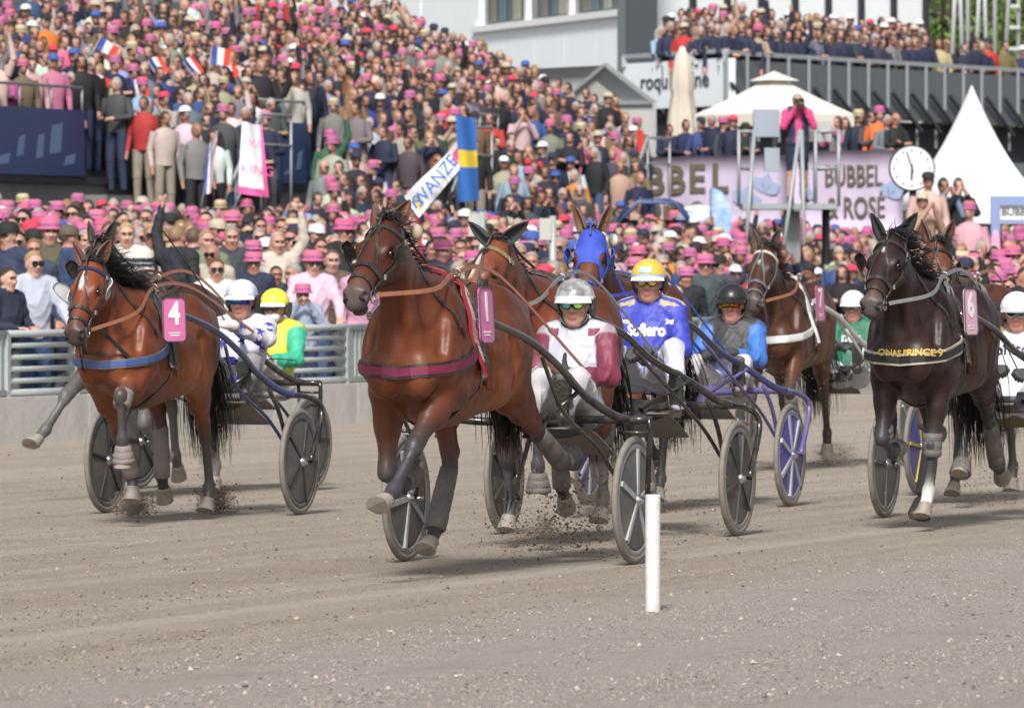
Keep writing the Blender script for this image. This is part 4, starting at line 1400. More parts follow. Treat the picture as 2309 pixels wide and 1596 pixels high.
def hoof_part(L, root, voxless=True):
    """hoof capsule built along the pastern direction"""
    a = math.radians(L['ang'] + 5)
    d = Vector((math.sin(a), L['lat'], -math.cos(a))).normalized()
    f = Vector((math.cos(a), 0, math.sin(a)))
    sd = Vector((0, 1, 0))
    p = Vector(L['pas'])
    m = MB()
    ring = []
    for t, r, sh in ((-.012, .045, 0), (.000, .050, .001), (.006, .046, .002), (.080, .064, .018), (.088, .064, .019)):
        row = []
        for j in range(14):
            an = 2 * PI * j / 14
            cx = math.cos(an)
            row.append(p + d * (t - (.02 * t / .085 if cx < -.3 else 0)) + f * (cx * r * (1.05 if cx > 0 else .9) + sh) + sd * (math.sin(an) * r * .95))
        ring.append(row)
    ring = [[p + d * (-.014)] * 14] + ring
    sole = ring[-1]
    vs = [q for r in ring for q in r]
    fs = [(i * 14 + j, i * 14 + (j + 1) % 14, (i + 1) * 14 + (j + 1) % 14, (i + 1) * 14 + j) for i in range(len(ring) - 1) for j in range(14)]
    m.add(vs, fs, 0, True)
    m.add(sole, [tuple(range(13, -1, -1))], 0, False)
    return m.build('hoof', M_hoof, root)

def sleeve(name, a, b, r1, r2, mt, root, n=12, bulge=.004):
    """padded boot wrapped round a leg from a to b"""
    a, b = Vector(a), Vector(b)
    m = MB()
    prof = [(0, .82), (.02, 1.0), (.30, 1.04), (.34, .99), (.38, 1.05), (.68, 1.03), (.72, .98), (.76, 1.05), (.98, 1.0), (1, .82)]
    m.tube([a.lerp(b, t) for t, _ in prof], [(r1 + (r2 - r1) * t) * q for t, q in prof], n)
    return m.build(name, mt, root)

def strands(rng, roots, dirs, n, length, width, segs=7, drop=0.0, spread=0.1, curl=0.0, taper=0.15, wind=(0, 0, 0)):
    """hair: roots = list of points, dirs = list of initial directions"""
    m = MB()
    for _ in range(n):
        i = rng.random() * (len(roots) - 1.001)
        k = int(i); fr = i - k
        p = Vector(roots[k]).lerp(Vector(roots[k + 1]), fr)
        d = Vector(dirs[k]).lerp(Vector(dirs[k + 1]), fr)
        if rng.random() < .7: lock = rng.randrange(14); lr = random.Random(lock * 7 + 3); d = d + Vector((lr.gauss(0, spread), lr.gauss(0, spread), lr.gauss(0, spread))) * 1.4
        p = p + Vector((rng.gauss(0, .008), rng.gauss(0, .008), rng.gauss(0, .008)))
        d = (d + Vector((rng.gauss(0, spread), rng.gauss(0, spread), rng.gauss(0, spread)))).normalized()
        ln = length * rng.uniform(.6, 1.1)
        ph, am = rng.random() * 6.28, curl * rng.uniform(.4, 1.2)
        pts = [p.copy()]
        for q in range(segs):
            t = (q + 1) / segs
            d = (d + Vector((0, 0, -drop / segs)) + Vector(wind) / segs + Vector((math.sin(ph + t * 7), math.cos(ph * 1.7 + t * 6), math.sin(ph * 2.3 + t * 5))) * am / segs).normalized()
            p = p + d * (ln / segs)
            pts.append(p.copy())
        w = width * rng.uniform(.6, 1.3)
        m.tube(pts, [w * (1 - (1 - taper) * (q / segs) ** 2) for q in range(segs + 1)], 3, caps=False)
    return m

def make_horse(label, loc, rz, o, seed=1, vox=.014):
    root = empty('horse', loc, rz)
    tag(root, label, 'horse', 'racing trotters pulling sulkies')
    root.scale = (o.get('scale', 1.0),) * 3
    rng = random.Random(seed)
    prims, LM = horse_shape(o, vox)
    V, Q, C = grow(prims, vox, 2)
    nv = vnormals(V, Q)
    # muscle relief on shoulder, forearm and thigh
    f = np.sin(V[:, 0] * 31 + 2.2 * np.sin(V[:, 2] * 13 + seed)) * np.sin(V[:, 2] * 9 + V[:, 0] * 17)
    V = V + nv * (np.clip(f, -.6, 1) * .005 * np.clip((V[:, 2] - .6) * 3, 0, 1) * (np.abs(V[:, 1]) > .06))[:, None].astype(np.float32)
    tl = np.clip((V[:, 2] - 1.05) / .5, 0, 1) * (1 - np.clip((V[:, 0] - .75) / .2, 0, 1))      # colour darkens with height, fading out at the head
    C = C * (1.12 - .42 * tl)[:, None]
    C = C * (1 + .10 * np.sin(V[:, 0] * 4.1 + seed) * np.sin(V[:, 2] * 5.3 + V[:, 1] * 3))[:, None]
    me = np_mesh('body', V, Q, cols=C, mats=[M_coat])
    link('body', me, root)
    S = Surf(V, Q)
    HP, h, n, y, poll = LM['HP'], LM['h'], LM['n'], LM['y'], LM['poll']
    # eyes
    for s in (-1, 1):
        m = MB()
        m.ell(HP(.222, .036, s * .091), (.023, .023, .023), 12, 8)
        m.build('eye', M_eye, root)
    M_nos = cmat('nostril_dark', (.008, .006, .006), .7)
    for s in (-1, 1):
        q, nn = S.ray(HP(.80, .036, s * .040), tuple(-h), .0)
        if q is None: continue
        m = MB()
        Rn = Matrix((h, y, n)).transposed()
        m.ell(q + y * (s * .006) - h * .002, (.009, .0125, .021), 12, 8, rot=Rn @ Matrix.Rotation(s * .5, 3, 'X'))
        m.build('nostril', M_nos, root)
    # ears: cupped leaves
    em = o.get('ear_mat') or cmat('ear_coat', o.get('earcol', tuple(c * .8 for c in o['coat'])), .6, sheen=.2)
    el = o.get('ear_len', .17)
    for s in (-1, 1):
        base = Vector(HP(-.015, .06, s * .062))
        back = o.get('ear_back', .15)
        ax = (-h * .75 + n * .45 + y * (s * o.get('ear_out', .28))).normalized()
        ax = (ax - Vector((1, 0, 0)) * back).normalized()
        face = (n * .5 + h * .5 + y * (s * .55))
        face = (face - ax * face.dot(ax)).normalized()
        sd = ax.cross(face)
        rows = []
        for i in range(9):
            t = i / 8
            w = .042 * math.sin(PI * min(1, (.28 + .72 * t) ** .9)) ** .8 * (1 if t < .98 else .3) + .002
            row = []
            for j in range(9):
                u = (j / 8 - .5) * 2
                row.append(base + ax * (t * el) + sd * (math.sin(u * 1.9) * w) - face * (math.cos(u * 1.9) * w * .8) + ax * (0) + sd * 0)
            rows.append(row)
        MB().grid(rows, thick=.006).build('ear', em, root)
    # hooves and boots
    for key, L in LM['legs'].items():
        hoof_part(L, root)
        bt = o.get('boots', {}).get(key)
        bm = o.get('boot_mat', M_boot)
        if bt and 'c' in bt:
            sleeve('leg_boot', lerp3(L['knee'], L['fet'], .18 if key[1] == 'F' else .1), lerp3(L['fet'], L['pas'], .15), .050, .058, bm, root)
        if bt and 'k' in bt:
            kd = fwd(L['knee'], -.09, (L['ca'] + o[key][0]) / 2 if key[1] == 'F' else L['ca'])
            sleeve('knee_boot', fwd(L['knee'], -.075, o[key][0] if key[1] == 'F' else L['ca']), fwd(L['knee'], .075, L['ca']), .066, .056, bm, root)
        if bt and 'b' in bt:
            hv = Vector(L['hoof'])
            sleeve('bell_boot', lerp3(L['fet'], L['pas'], .45), lerp3(L['pas'], L['hoof'], .75), .052, .078, bm, root)
    # mane along the crest
    crest, dirs = [], []
    nk = LM['neck']
    for i in range(1, 6):
        t = Vector(nk[min(i + 1, 5)]) - Vector(nk[i - 1])
        up = Vector((-t.z, 0, t.x)).normalized()
        crest.append(nk[i] + up * (LM['rn'][i] * .97))
        dirs.append(up * o.get('mane_up', .5) + Vector((-.35, o.get('mane_side', -.9), .0)))
    crest.append(Vector(HP(-.03, .09, 0)))
    dirs.append(Vector((-.55, o.get('mane_side', -.9), .15)))
    strands(rng, crest, dirs, o.get('mane_n', 260), o.get('mane_len', .20), o.get('mane_w', .0042), 7, drop=o.get('mane_drop', .8), spread=.13, curl=o.get('mane_curl', 1.2), wind=o.get('mane_wind', (-.5, 0, 0))).build('mane', o.get('mane_mat', M_hair), root)
    # forelock
    strands(rng, [HP(-.02, .09, -.03), HP(-.02, .09, .03)], [tuple(n * .35 + Vector((-.35, .75, .25))), tuple(n * .35 + Vector((-.45, .85, .15)))], o.get('lock_n', 60), .13, .0035, 6, drop=1.0, spread=.2, curl=1.2).build('forelock', M_hair, root)
    # tail
    dock = Vector((-.93, 0, 1.34))
    strands(rng, [dock, dock + Vector((-.06, 0, -.05))], [Vector((-.55, 0, -.15)), Vector((-.4, 0, -.4))], o.get('tail_n', 620), o.get('tail_len', .95), .0045, 10, drop=o.get('tail_drop', 2.8), spread=o.get('tail_spread', .07), curl=.9).build('tail', M_hair, root)
    return root, S, LM
# ---------------------------------------------------------------- harness
def wrap(S, pts, dirs, off=.005):
    P_, N_ = [], []
    for p, d in zip(pts, dirs):
        q, n = S.ray(p, d, off)
        if q is None: continue
        P_.append(q); N_.append(n)
    return P_, N_

def number_plate(root, num, c, nrm, mt, size=(.185, .29), up=(0, 0, 1), numeral_mat=None):
    nrm = Vector(nrm).normalized()
    up = (Vector(up) - nrm * Vector(up).dot(nrm)).normalized()
    sd = up.cross(nrm).normalized()
    w, hh = size[0] / 2, size[1] / 2
    r = .035
    prof = []
    for cx, cy, a0 in ((w - r, hh - r, 0), (-w + r, hh - r, 90), (-w + r, -hh + r, 180), (w - r, -hh + r, 270)):
        for k in range(5):
            a = math.radians(a0 + k * 22.5)
            prof.append((cx + r * math.cos(a), cy + r * math.sin(a)))
    c = Vector(c)
    m = MB()
    k = len(prof)
    f = [c + sd * x + up * z for x, z in prof]
    b = [p - nrm * .008 for p in f]
    m.add(f + b, [tuple(range(k)), tuple(range(2 * k - 1, k - 1, -1))] + [(i, k + i, k + (i + 1) % k, (i + 1) % k) for i in range(k)])
    pl = m.build('number_plate', mt, root)
    edge = MB()
    edge.tube([p + nrm * .001 for p in f], .0045, 6, closed=True)
    edge.build('plate_rim', cmat('plate_rim', (.09, .07, .10), .5), pl)
    R = Matrix((sd, up, nrm)).transposed()
    def put(txt, size_, dx, dz, mt_, name, bold=.0, xs=1.0):
        me = text_mesh(txt, size_, .001, bold, xs=xs)
        me.materials.append(mt_)
        o = link(name, me, pl)
        M4 = R.to_4x4()
        M4.translation = c + sd * dx + up * dz + nrm * .003
        o.matrix_local = M4
        return o
    wm = numeral_mat or cmat('plate_white', (.8, .78, .8), .5)
    put(num, .21, 0, .035, wm, 'numeral', .006, .9)
    for dz_, ww in ((-.088, .10), (-.104, .075)):
        MB().box(c + up * dz_ + nrm * .002, (ww, .008, .002), rot=R).build('small_print', wm, pl)
    clip = MB()
    for q in (-.035, 0, .035):
        clip.box(c + sd * q + up * (hh + .02) - nrm * .006, (.012, .02, .05))
    clip.build('plate_clip', M_black, pl)
    return pl

def make_harness(root, S, LM, p):
    HP, h, n, y, poll = LM['HP'], LM['h'], LM['n'], LM['y'], LM['poll']
    lm = p.get('leather', M_black)
    # breast collar
    zs, zf = p.get('bc_z', (1.27, 1.075))
    A = [math.radians(a) for a in range(-112, 113, 7)]
    pts = [(.22 + 1.5 * math.cos(a), 1.5 * math.sin(a), zf + (zs - zf) * min(1, (abs(a) / 1.95)) ** 1.4) for a in A]
    ds = [(-math.cos(a), -math.sin(a), 0) for a in A]
    P_, N_ = wrap(S, pts, ds, .004)
    N_ = [Vector((q.x, q.y, q.z * .3)) for q in N_]
    bc = MB().ribbon(P_, N_, p.get('bc_w', .058), .010).build('breast_collar', p.get('bc_rim', lm), root)
    MB().ribbon([q + nn.normalized() * .010 for q, nn in zip(P_, N_)], N_, p.get('bc_w', .058) * .62, .004).build('collar_band', p.get('bc_mat', lm), bc)
    # strap carrying the collar over the neck
    pts, ds = [], []
    for a in range(-78, 79, 6):
        a = math.radians(a)
        d = Vector((0.30, math.sin(a), math.cos(a) * .95)).normalized()
        pts.append(Vector((.40 + .12 * math.cos(a), 0, 1.22)) + d * 1.2); ds.append(-d)
    P2, N2 = wrap(S, pts, ds)
    if len(P2) > 3: MB().ribbon(P2, N2, .024, .006).build('neck_strap', lm, root)
    # girth, saddle pad and saddle
    def band(x, lean, a0, a1, st, off):
        pts, ds = [], []
        for a in range(a0, a1 + 1, st):
            a = math.radians(a)
            d = Vector((0, math.sin(a), math.cos(a)))
            pts.append(Vector((x + lean * math.cos(a), 0, 1.15)) + d * 1.2); ds.append(-d)
        return wrap(S, pts, ds, off)
    P3, N3 = band(.24, -.05, -180, 170, 10, .004)
    MB().ribbon(P3, N3, .055, .009, closed=True).build('girth', lm, root)
    P4, N4 = band(.24, -.05, -112, 112, 7, .010)
    pad = MB().ribbon(P4, N4, p.get('pad_w', .15), .022).build('saddle_pad', p.get('pad_mat', lm), root)
    P5, N5 = band(.24, -.05, -118, 118, 7, .034)
    MB().ribbon(P5, N5, .045, .012).build('saddle_strap', lm, pad)
    for i in range(3, len(P5) - 3, 4):
        MB().box(P5[i] + N5[i] * .014, (.03, .03, .03), rot=N5[i].to_track_quat('Z', 'X').to_matrix()).build('buckle', M_steel, pad)
    # tug loops holding the shafts, with their rings
    for s in (-1, 1):
        m = MB()
        q, nn = S.ray((.22, s * 1.3, 1.33), (0, -s, 0), .04)
        m.tube([q + Vector((math.cos(t) * .045, s * .012 * math.cos(t), math.sin(t) * .05)) for t in [k * PI / 6 for k in range(12)]], .009, 6, closed=True)
        m.build('tug_ring', M_steel, root)
        e0 = P_[0] if s < 0 else P_[-1]
        m = MB()
        m.tube(spline([e0, e0.lerp(q, .5) + Vector((0, s * .02, -.01)), q], 5), .011, 6, flat=.6)
        m.build('tug_strap', lm, root)
        m = MB()
        tr, tn = S.ray((.22, s * .10, 2.2), (0, 0, -1), .055)
        m.tube([tr + Vector((0, math.cos(t) * .022, math.sin(t) * .022)) for t in [k * PI / 5 for k in range(10)]], .005, 6, closed=True)
        m.build('terret', M_steel, pad)
    # back strap to the tail
    pts = [(x, 0, 2.2) for x in (.16, 0, -.15, -.3, -.45, -.6, -.75, -.86)]
    P6, N6 = wrap(S, pts, [(0, 0, -1)] * len(pts))
    MB().ribbon(P6, N6, .022, .006).build('back_strap', lm, root)
    if p.get('plate'):
        q, nn = S.ray((.17, 1.4, 1.36), (0, -1, 0), .0)
        number_plate(root, p['plate'], Vector(p.get('plate_c', (.42, .355, 1.37))), p.get('plate_n', (.55, .83, .02)), p.get('plate_mat', cmat('pink_plate', (.62, .16, .36), .4, var=.1)))
    if p.get('plate_r'):
        number_plate(root, p['plate_r'], (.13, -.36, 1.36), (.55, -.83, .02), p.get('plate_mat', cmat('pink_plate', (.62, .16, .36), .4, var=.1)))
    # ---- bridle
    bm = p.get('bridle', lm)
    def ring(s, c, off, a0=-180, a1=180, st=15, tilt=0.0):
        pts, ds = [], []
        for a in range(a0, a1 + (0 if a1 - a0 == 360 else 1), st):
            a = math.radians(a)
            d = (n * math.cos(a) + y * math.sin(a) + h * (tilt * math.cos(a))).normalized()
            cc = Vector(HP(s, c, 0))
            pts.append(cc + d * .5); ds.append(-d)
        return wrap(S, pts, ds, off)
    hooded = p.get('hooded', False)
    br = MB()
    a, b = ring(.065, -.02, .004, -105, 105, 15)
    br.ribbon(a, b, .026, .008)
    if not hooded: br.build('brow_band', p.get('brow_mat', bm), root)
    for s_, w_ in ((.46, .02),) if hooded else ((.385, .026), (.475, .020) if p.get('two_bands', True) else (.40, .01)):
        a, b = ring(s_, .0, .004, -180, 180, 18)
        MB().ribbon(a, b, w_, .007, closed=True).build('nose_band', p.get('nose_mat', bm), root)
    for s in (-1, 1):
        pts = [Vector(HP(q, c_, s * .4)) for q, c_ in ((.0, .02), (.07, -.01), (.16, -.03), (.26, -.02), (.36, -.005), (.44, -.01), (.50, -.02))]
        a, b = wrap(S, pts, [-y * s] * len(pts))
        if len(a) > 2:
            MB().ribbon(a, b, .020, .006).build('cheek_strap', bm, root)
            ce = a[-1]
            m = MB()
            m.tube([ce + h * (math.cos(t) * .032) + n * (math.sin(t) * .032) + y * (s * .010) for t in [k * PI / 6 for k in range(12)]], .0055, 6, closed=True)
            m.build('bit_ring', M_steel, root)
            for t in (.3, .8):
                q = a[int(t * (len(a) - 1))]
                MB().box(q + y * (s * .010), (.024, .008, .028)).build('bridle_buckle', M_steel, root)
        if p.get('blinkers', True):
            c = Vector(HP(.20, .035, s * .145))
            rows = []
            fl = p.get('blink_out', .35)
            for i in range(7):
                u = i / 6
                row = []
                for j in range(7):
                    v = (j / 6 - .5) * 2
                    row.append(c + h * (v * .062 * math.sqrt(max(.05, 1 - (u - .45) ** 2 * 1.6))) + n * ((u - .5) * .115) + y * (s * (.012 + fl * .10 * u ** 1.3 - .02 * v * v)))
                rows.append(row)
            MB().grid(rows, thick=.007 * s).build('blinker', p.get('blink_mat', bm), root)
    # straps of the overcheck up the face, between the ears and back to the saddle
    for s in (-1, 1):
        pts = [Vector(HP(q, .5, s * w_)) for q, w_ in ((.07, .008), (.14, .014), (.22, .034), (.30, .05), (.385, .058))]
        a, b = wrap(S, pts, [-n] * len(pts), .004)
        if len(a) > 2 and not hooded: MB().ribbon(a, b, .016, .006).build('face_strap', bm, root)
    sad = S.ray((.34, 0, 2.4), (0, 0, -1), .05)[0]
    m = MB()
    st_ = Vector(HP(-.03, .105, 0))
    m.tube(spline([HP(.07, .108, 0), st_, st_.lerp(sad, .3) + Vector((0, 0, .05)), st_.lerp(sad, .65) + Vector((0, 0, .01)), sad], 4), .008, 6)
    m.build('overcheck_strap', lm, root)
    if p.get('bell'):
        m = MB()
        bc_ = st_.lerp(sad, .36) + Vector((0, .09, .0))
        m.ell(bc_, (.034, .034, .042), 14, 10)
        m.tube([bc_, st_.lerp(sad, .3) + Vector((0, 0, .05))], .004, 5)
        m.build('ear_plug_bobble', p['bell'], root)
    # reins: bit - terret - driver's hand
    for s, hand in ((1, p['hands'][0]), (-1, p['hands'][1])):
        b0 = Vector(HP(.49, -.02, s * .085))
        t0 = S.ray((.22, s * .10, 2.2), (0, 0, -1), .06)[0]
        r0 = Vector((-.62, s * .12, 1.575))
        pts = spline([b0, b0.lerp(t0, .5) + Vector((0, s * .09, -.03)), t0, r0, Vector(hand)], 6)
        nn = [Vector((0, s, .25))] * len(pts)
        MB().ribbon(pts, nn, .024, .005).build('rein', p.get('rein_mat', M_tan), root)

# ---------------------------------------------------------------- sulkies
WR = .355
def wheel_mesh(st):
    """meshes of one wheel in the plane y = 0, hub at the origin"""
    disc = MB()
    disc.lathe([(.03, -.022), (.26, -.012), (.29, -.006), (.29, .006), (.26, .012), (.03, .022)], 40, axis='Y', smooth=True)
    ty = MB()
    ty.lathe([(WR - .045, -.012), (WR - .03, -.018), (WR - .008, -.015), (WR, 0), (WR - .008, .015), (WR - .03, .018), (WR - .045, .012), (WR - .045, -.012)], 48, axis='Y')
    rim = MB()
    rim.lathe([(WR - .075, -.010), (WR - .07, -.016), (WR - .042, -.014), (WR - .038, 0), (WR - .042, .014), (WR - .07, .016), (WR - .075, .010)], 48, axis='Y')
    hub = MB()
    hub.lathe([(.0, -.055), (.018, -.055), (.022, -.04), (.035, -.03), (.035, .03), (.022, .04), (.018, .055), (.0, .055)], 14, axis='Y')
    sp = MB()
    k = st.get('spoke_w', .022)
    sp.beam((.03, 0, 0), (.285, 0, 0), k, .052, up=(0, 1, 0))
    return dict(disc=disc.mesh('wheel', st['disc']), tyre=ty.mesh('tyre', M_rubber), rim=rim.mesh('rim', st['rim']), hub=hub.mesh('hub', M_steel), spoke=sp.mesh('spoke', st['spoke']))

def make_sulky(label, loc, rz, st, half=.68):
    root = empty('sulky', loc, rz)
    tag(root, label, 'sulky', 'racing sulkies')
    fm = st.get('frame', M_frame)
    wm = wheel_mesh(st)
    for s in (1, -1):
        w = link('wheel', wm['disc'], root, (0, s * half, WR))
        w.rotation_euler = (0, st.get('spin', .3) + s * .4, math.radians(st.get('steer', -4)))
        link('tyre', wm['tyre'], w)
        link('rim', wm['rim'], w)
        link('hub', wm['hub'], w)
        ns = st.get('spokes', 5)
        for k in range(ns):
            sp = link('spoke', wm['spoke'], w)
            sp.rotation_euler = (0, 2 * PI * k / ns, 0)
        # fork
        m = MB()
        if st.get('square'):
            m.tube([(.05, s * (half + .10), .815), (.04, s * (half + .10), .74), (.0, s * (half + .075), WR)], .016, 8)
            m.tube([(.05, s * (half - .075), .80), (.03, s * (half - .07), .6), (.0, s * (half - .06), WR)], .014, 8)
            m.tube([(.05, s * (half - .075), .73), (.05, s * (half + .095), .73)], .010, 8)
        else:
            m.tube(spline([(.12, s * (half - .05), .80), (-.10, s * (half + .02), .785), (-.24, s * (half + .075), .72), (-.20, s * (half + .085), .60), (.0, s * (half + .075), WR)], 6), .019, 8)
            m.tube(spline([(.30, s * (half - .12), .84), (.16, s * (half - .085), .66), (.0, s * (half - .065), WR - .0)], 5), .015, 8)
        m.build('wheel_fork', fm, root)
        # shaft
        tip = st.get('tip', (2.0, .315, 1.36))
        x0, y0, z0 = tip
        td = st.get('tip_dy', 0.0)
        yo = lambda x, y_: s * y_ + td * max(0, min(1, (x - .3) / .7))
        m = MB()
        pts = spline([(x0 + .12, yo(x0, y0 - .015), z0 + .03), (x0, yo(x0, y0), z0), (x0 * .72, yo(x0 * .72, y0 + .065), z0 - .11), (x0 * .45, yo(x0 * .45, y0 + .105), z0 - .27), (.45, yo(.45, half - .19), .95), (.20, s * (half - .08), .835), (.06, s * (half - .02), .80)], 7)
        m.tube(pts, [.018 + .006 * min(1, i / len(pts) * 1.3) for i in range(len(pts))], 10)
        sh = m.build('shaft', st.get('shaft', fm), root)
        e = MB()
        e.tube(pts[:6], .0215, 10)
        e.build('shaft_tip', st.get('tip_mat', M_black), sh)
        # brace under the shaft
        m = MB()
        m.tube(spline([(1.25, yo(1.25, y0 + .085), z0 - .21), (.75, s * (half - .20), .86), (.30, s * (half - .14), .66), (.06, s * (half - .06), WR + .08)], 6), .012, 8)
        m.build('brace', st.get('brace', fm), root)
        # stirrup
        m = MB()
        m.tube([(.56, s * (half - .17), .96), (.60, s * .30, .80), (.50, s * .24, .78)], .013, 8)
        m.box((.53, s * .25, .775), (.26, .10, .012), rot=Matrix.Rotation(math.radians(28), 3, 'Y'))
        m.build('stirrup', fm, root)
    m = MB()
    ex = half + (.10 if st.get('square') else -.03)
    m.tube(spline([(.06, -ex, .80), (.05, -.4, .80), (.0, -.2, .785), (.0, .2, .785), (.05, .4, .80), (.06, ex, .80)], 5), .024, 10)
    m.build('crossbar', st.get('bar', fm), root)
    # seat on two rails
    m = MB()
    for s in (-1, 1): m.tube(spline([(.03, s * .16, .79), (-.2, s * .13, .73), (-.42, s * .12, .74)], 4), .014, 8)
    m.build('seat_rail', fm, root)
    dy = st.get('seat_dy', 0.0)
    rows = []
    for i in range(9):
        u = i / 8
        row = []
        for j in range(9):
            v = (j / 8 - .5) * 2
            row.append((-.06 - u * .36, dy + v * .19 * (1 - .25 * (1 - u) ** 2), .80 + .05 * u ** 3 - .03 * (1 - v * v) - .03 * (1 - u) ** 3))
        rows.append(row)
    MB().grid(rows[::-1], thick=.05).build('seat', cmat('seat_vinyl', (.10, .11, .12), .5), root)
    rows = [[(.02 - u * .55, v, .755 - .12 * u - .04 * u * u) for v in (dy - .21, dy - .1, dy, dy + .1, dy + .21)] for u in (0, .33, .66, 1)]
    MB().grid(rows[::-1], thick=.008).build('mud_guard', st.get('guard', cmat('grey_guard', (.20, .19, .17), .6, dirt=DUST, dirt_amt=.7)), root)
    m = MB()
    m.tube([(.0, -half + .04, WR), (.0, -half + .10, WR)], .012, 6).tube([(.0, half - .10, WR), (.0, half - .04, WR)], .012, 6)
    m.build('axle_stub', M_steel, root)
    return root
# ---------------------------------------------------------------- people
M_cloth = mat('cloth', (.5, .5, .5), .75, attr='Col', bump=.5, bscale=9, var=.06, vscale=8)
M_jacket = mat('racing_silks', (.5, .5, .5), .55, attr='Col', bump=.55, bscale=16, var=.07, vscale=9, dirt=(.20, .15, .11), dirt_amt=.10, dirt_scale=30, aniso=(1, 1, .5))

def norm3(v):
    v = np.array(v, float)
    return v / (np.linalg.norm(v) + 1e-9)

def human(J, c, puff=0.0, detail=True, hands=True, w=1.0):
    """J: joints; c: colours (skin, top, sleeve, pants, boot, collar, hair, cuff)"""
    pr = []
    E = lambda *a, **k: pr.append(econe(*a, **k))
    B = lambda *a, **k: pr.append(ball(*a, **{'soft': .0006, **k}))
    A = {k: np.array(v, float) for k, v in J.items() if k not in ('head',)}
    SK, TOP, SL, PA, BO = c['skin'], c['top'], c.get('sleeve', c['top']), c['pants'], c.get('boot', (.03, .03, .03))
    sl = norm3(A['shL'] - A['shR'])
    hp, ch, nk = A['hip'], A['chest'], A['neck']
    SF = .0006
    pf = puff
    pr.append(loft([(tuple(hp), .165 * w + pf, .115 + pf), (tuple(hp * .55 + ch * .45), .155 * w + pf * 1.2, .112 + pf * 1.3), (tuple(ch), .178 * w + pf, .122 + pf), (tuple(ch * .35 + nk * .65), .165 * w + pf * .6, .098 + pf * .5), (tuple(nk), .075, .072)], [c.get('waist', TOP), TOP, TOP, TOP, TOP], k=.05, side=tuple(sl), sub=3, soft=SF, cap=.07))
    for s in ('L', 'R'):
        sh, el, wr = A['sh' + s], A['el' + s], A['wr' + s]
        E(tuple(nk * .35 + sh * .65 + np.array((0, 0, .012))), tuple(sh), .062 * w + pf, .066 * w + pf, c.get('yoke', TOP), k=.05, soft=SF)
        m = sh * .5 + el * .5
        E(tuple(sh), tuple(m), .066 * w + pf, .056 * w + pf, SL, k=.035, soft=SF)
        E(tuple(m), tuple(el), .056 * w + pf, .049 * w + pf * .9, SL, k=.02, soft=SF)
        f = el * .45 + wr * .55
        E(tuple(el), tuple(f), .050 + pf * .9, .043 + pf * .7, c.get('forearm', SL), k=.02, soft=SF)
        E(tuple(f), tuple(wr), .041 + pf * .7, .031 + pf * .4, c.get('cuff', c.get('forearm', SL)), k=.015, soft=SF)
        if hands:
            hd = A.get('hd' + s, norm3(wr - el))
            kn = A.get('up' + s, np.array((0, 0, 1.)))
            sd = norm3(np.cross(hd, kn))
            pm = wr + hd * .05
            E(tuple(wr), tuple(wr + hd * .085), (.036, .022), (.040, .018), SK, k=.012, side=tuple(sd), soft=SF)
            cu = A.get('curl' + s, np.array((0.6,)))[0]
            for i, (o_, ln) in enumerate(((-.030, .070), (-.010, .080), (.011, .075), (.030, .060))):
                p0 = wr + hd * .085 + sd * o_
                d1 = norm3(hd * math.cos(cu) - kn * math.sin(cu))
                p1 = p0 + d1 * ln * .5
                d2 = norm3(hd * math.cos(cu * 2.1) - kn * math.sin(cu * 2.1))
                p2 = p1 + d2 * ln * .5
                E(tuple(p0), tuple(p1), .0115, .0105, SK, k=.004, soft=SF)
                E(tuple(p1), tuple(p2), .0105, .009, SK, k=.004, soft=SF)
            sgn = 1 if s == 'L' else -1
            p0 = wr + hd * .03 - sd * .028 * sgn
            p1 = p0 + norm3(hd * .7 - sd * .7 * sgn) * .04
            E(tuple(p0), tuple(p1), .014, .012, SK, k=.008, soft=SF)
            E(tuple(p1), tuple(p1 + norm3(hd * .9 - kn * .3) * .032), .012, .010, SK, k=.004, soft=SF)
        hj, knj, an = A['hj' + s], A['kn' + s], A['an' + s]
        m = hj * .5 + knj * .5
        E(tuple(hj), tuple(m), .098 * w + pf, .078 * w + pf, PA, k=.05, soft=SF)
        E(tuple(m), tuple(knj), .078 * w + pf, .060 * w + pf, PA, k=.02, soft=SF)
        m = knj * .55 + an * .45
        E(tuple(knj), tuple(m), .059 * w + pf, .056 * w + pf, PA, k=.02, soft=SF)
        E(tuple(m), tuple(an), .054 + pf, .042 + pf * .6, c.get('shin', PA), k=.02, soft=SF)
        if 'toe' + s in A:
            to = A['toe' + s]
            d = norm3(to - an)
            hl = an - d * .05
            E(tuple(an), tuple(hl), .046, .044, BO, k=.02, soft=SF)
            E(tuple(hl), tuple(to), (.042, .040), (.046, .030), BO, k=.02, soft=SF)
    # neck and head
    hc, yaw, pit = J['head']
    hc = np.array(hc, float)
    R = np.array(Matrix.Rotation(yaw, 3, 'Z') @ Matrix.Rotation(pit, 3, 'Y'))    # local: x out of the face, y left, z up
    H = lambda x, y, z: tuple(hc + R @ np.array((x, y, z), float))
    E(tuple(nk - (nk - ch) * .1), H(-.015, 0, -.07), .060, .055, c.get('collar', SK), k=.03, soft=SF)
    B(H(-.012, 0, .035), (.097, .077, .088), SK, k=.02, rot=R)
    B(H(.018, 0, -.035), (.068, .062, .085), SK, k=.03, rot=R)
    B(H(.045, 0, -.098), (.030, .030, .022), c.get('beard', SK), k=.025, rot=R)
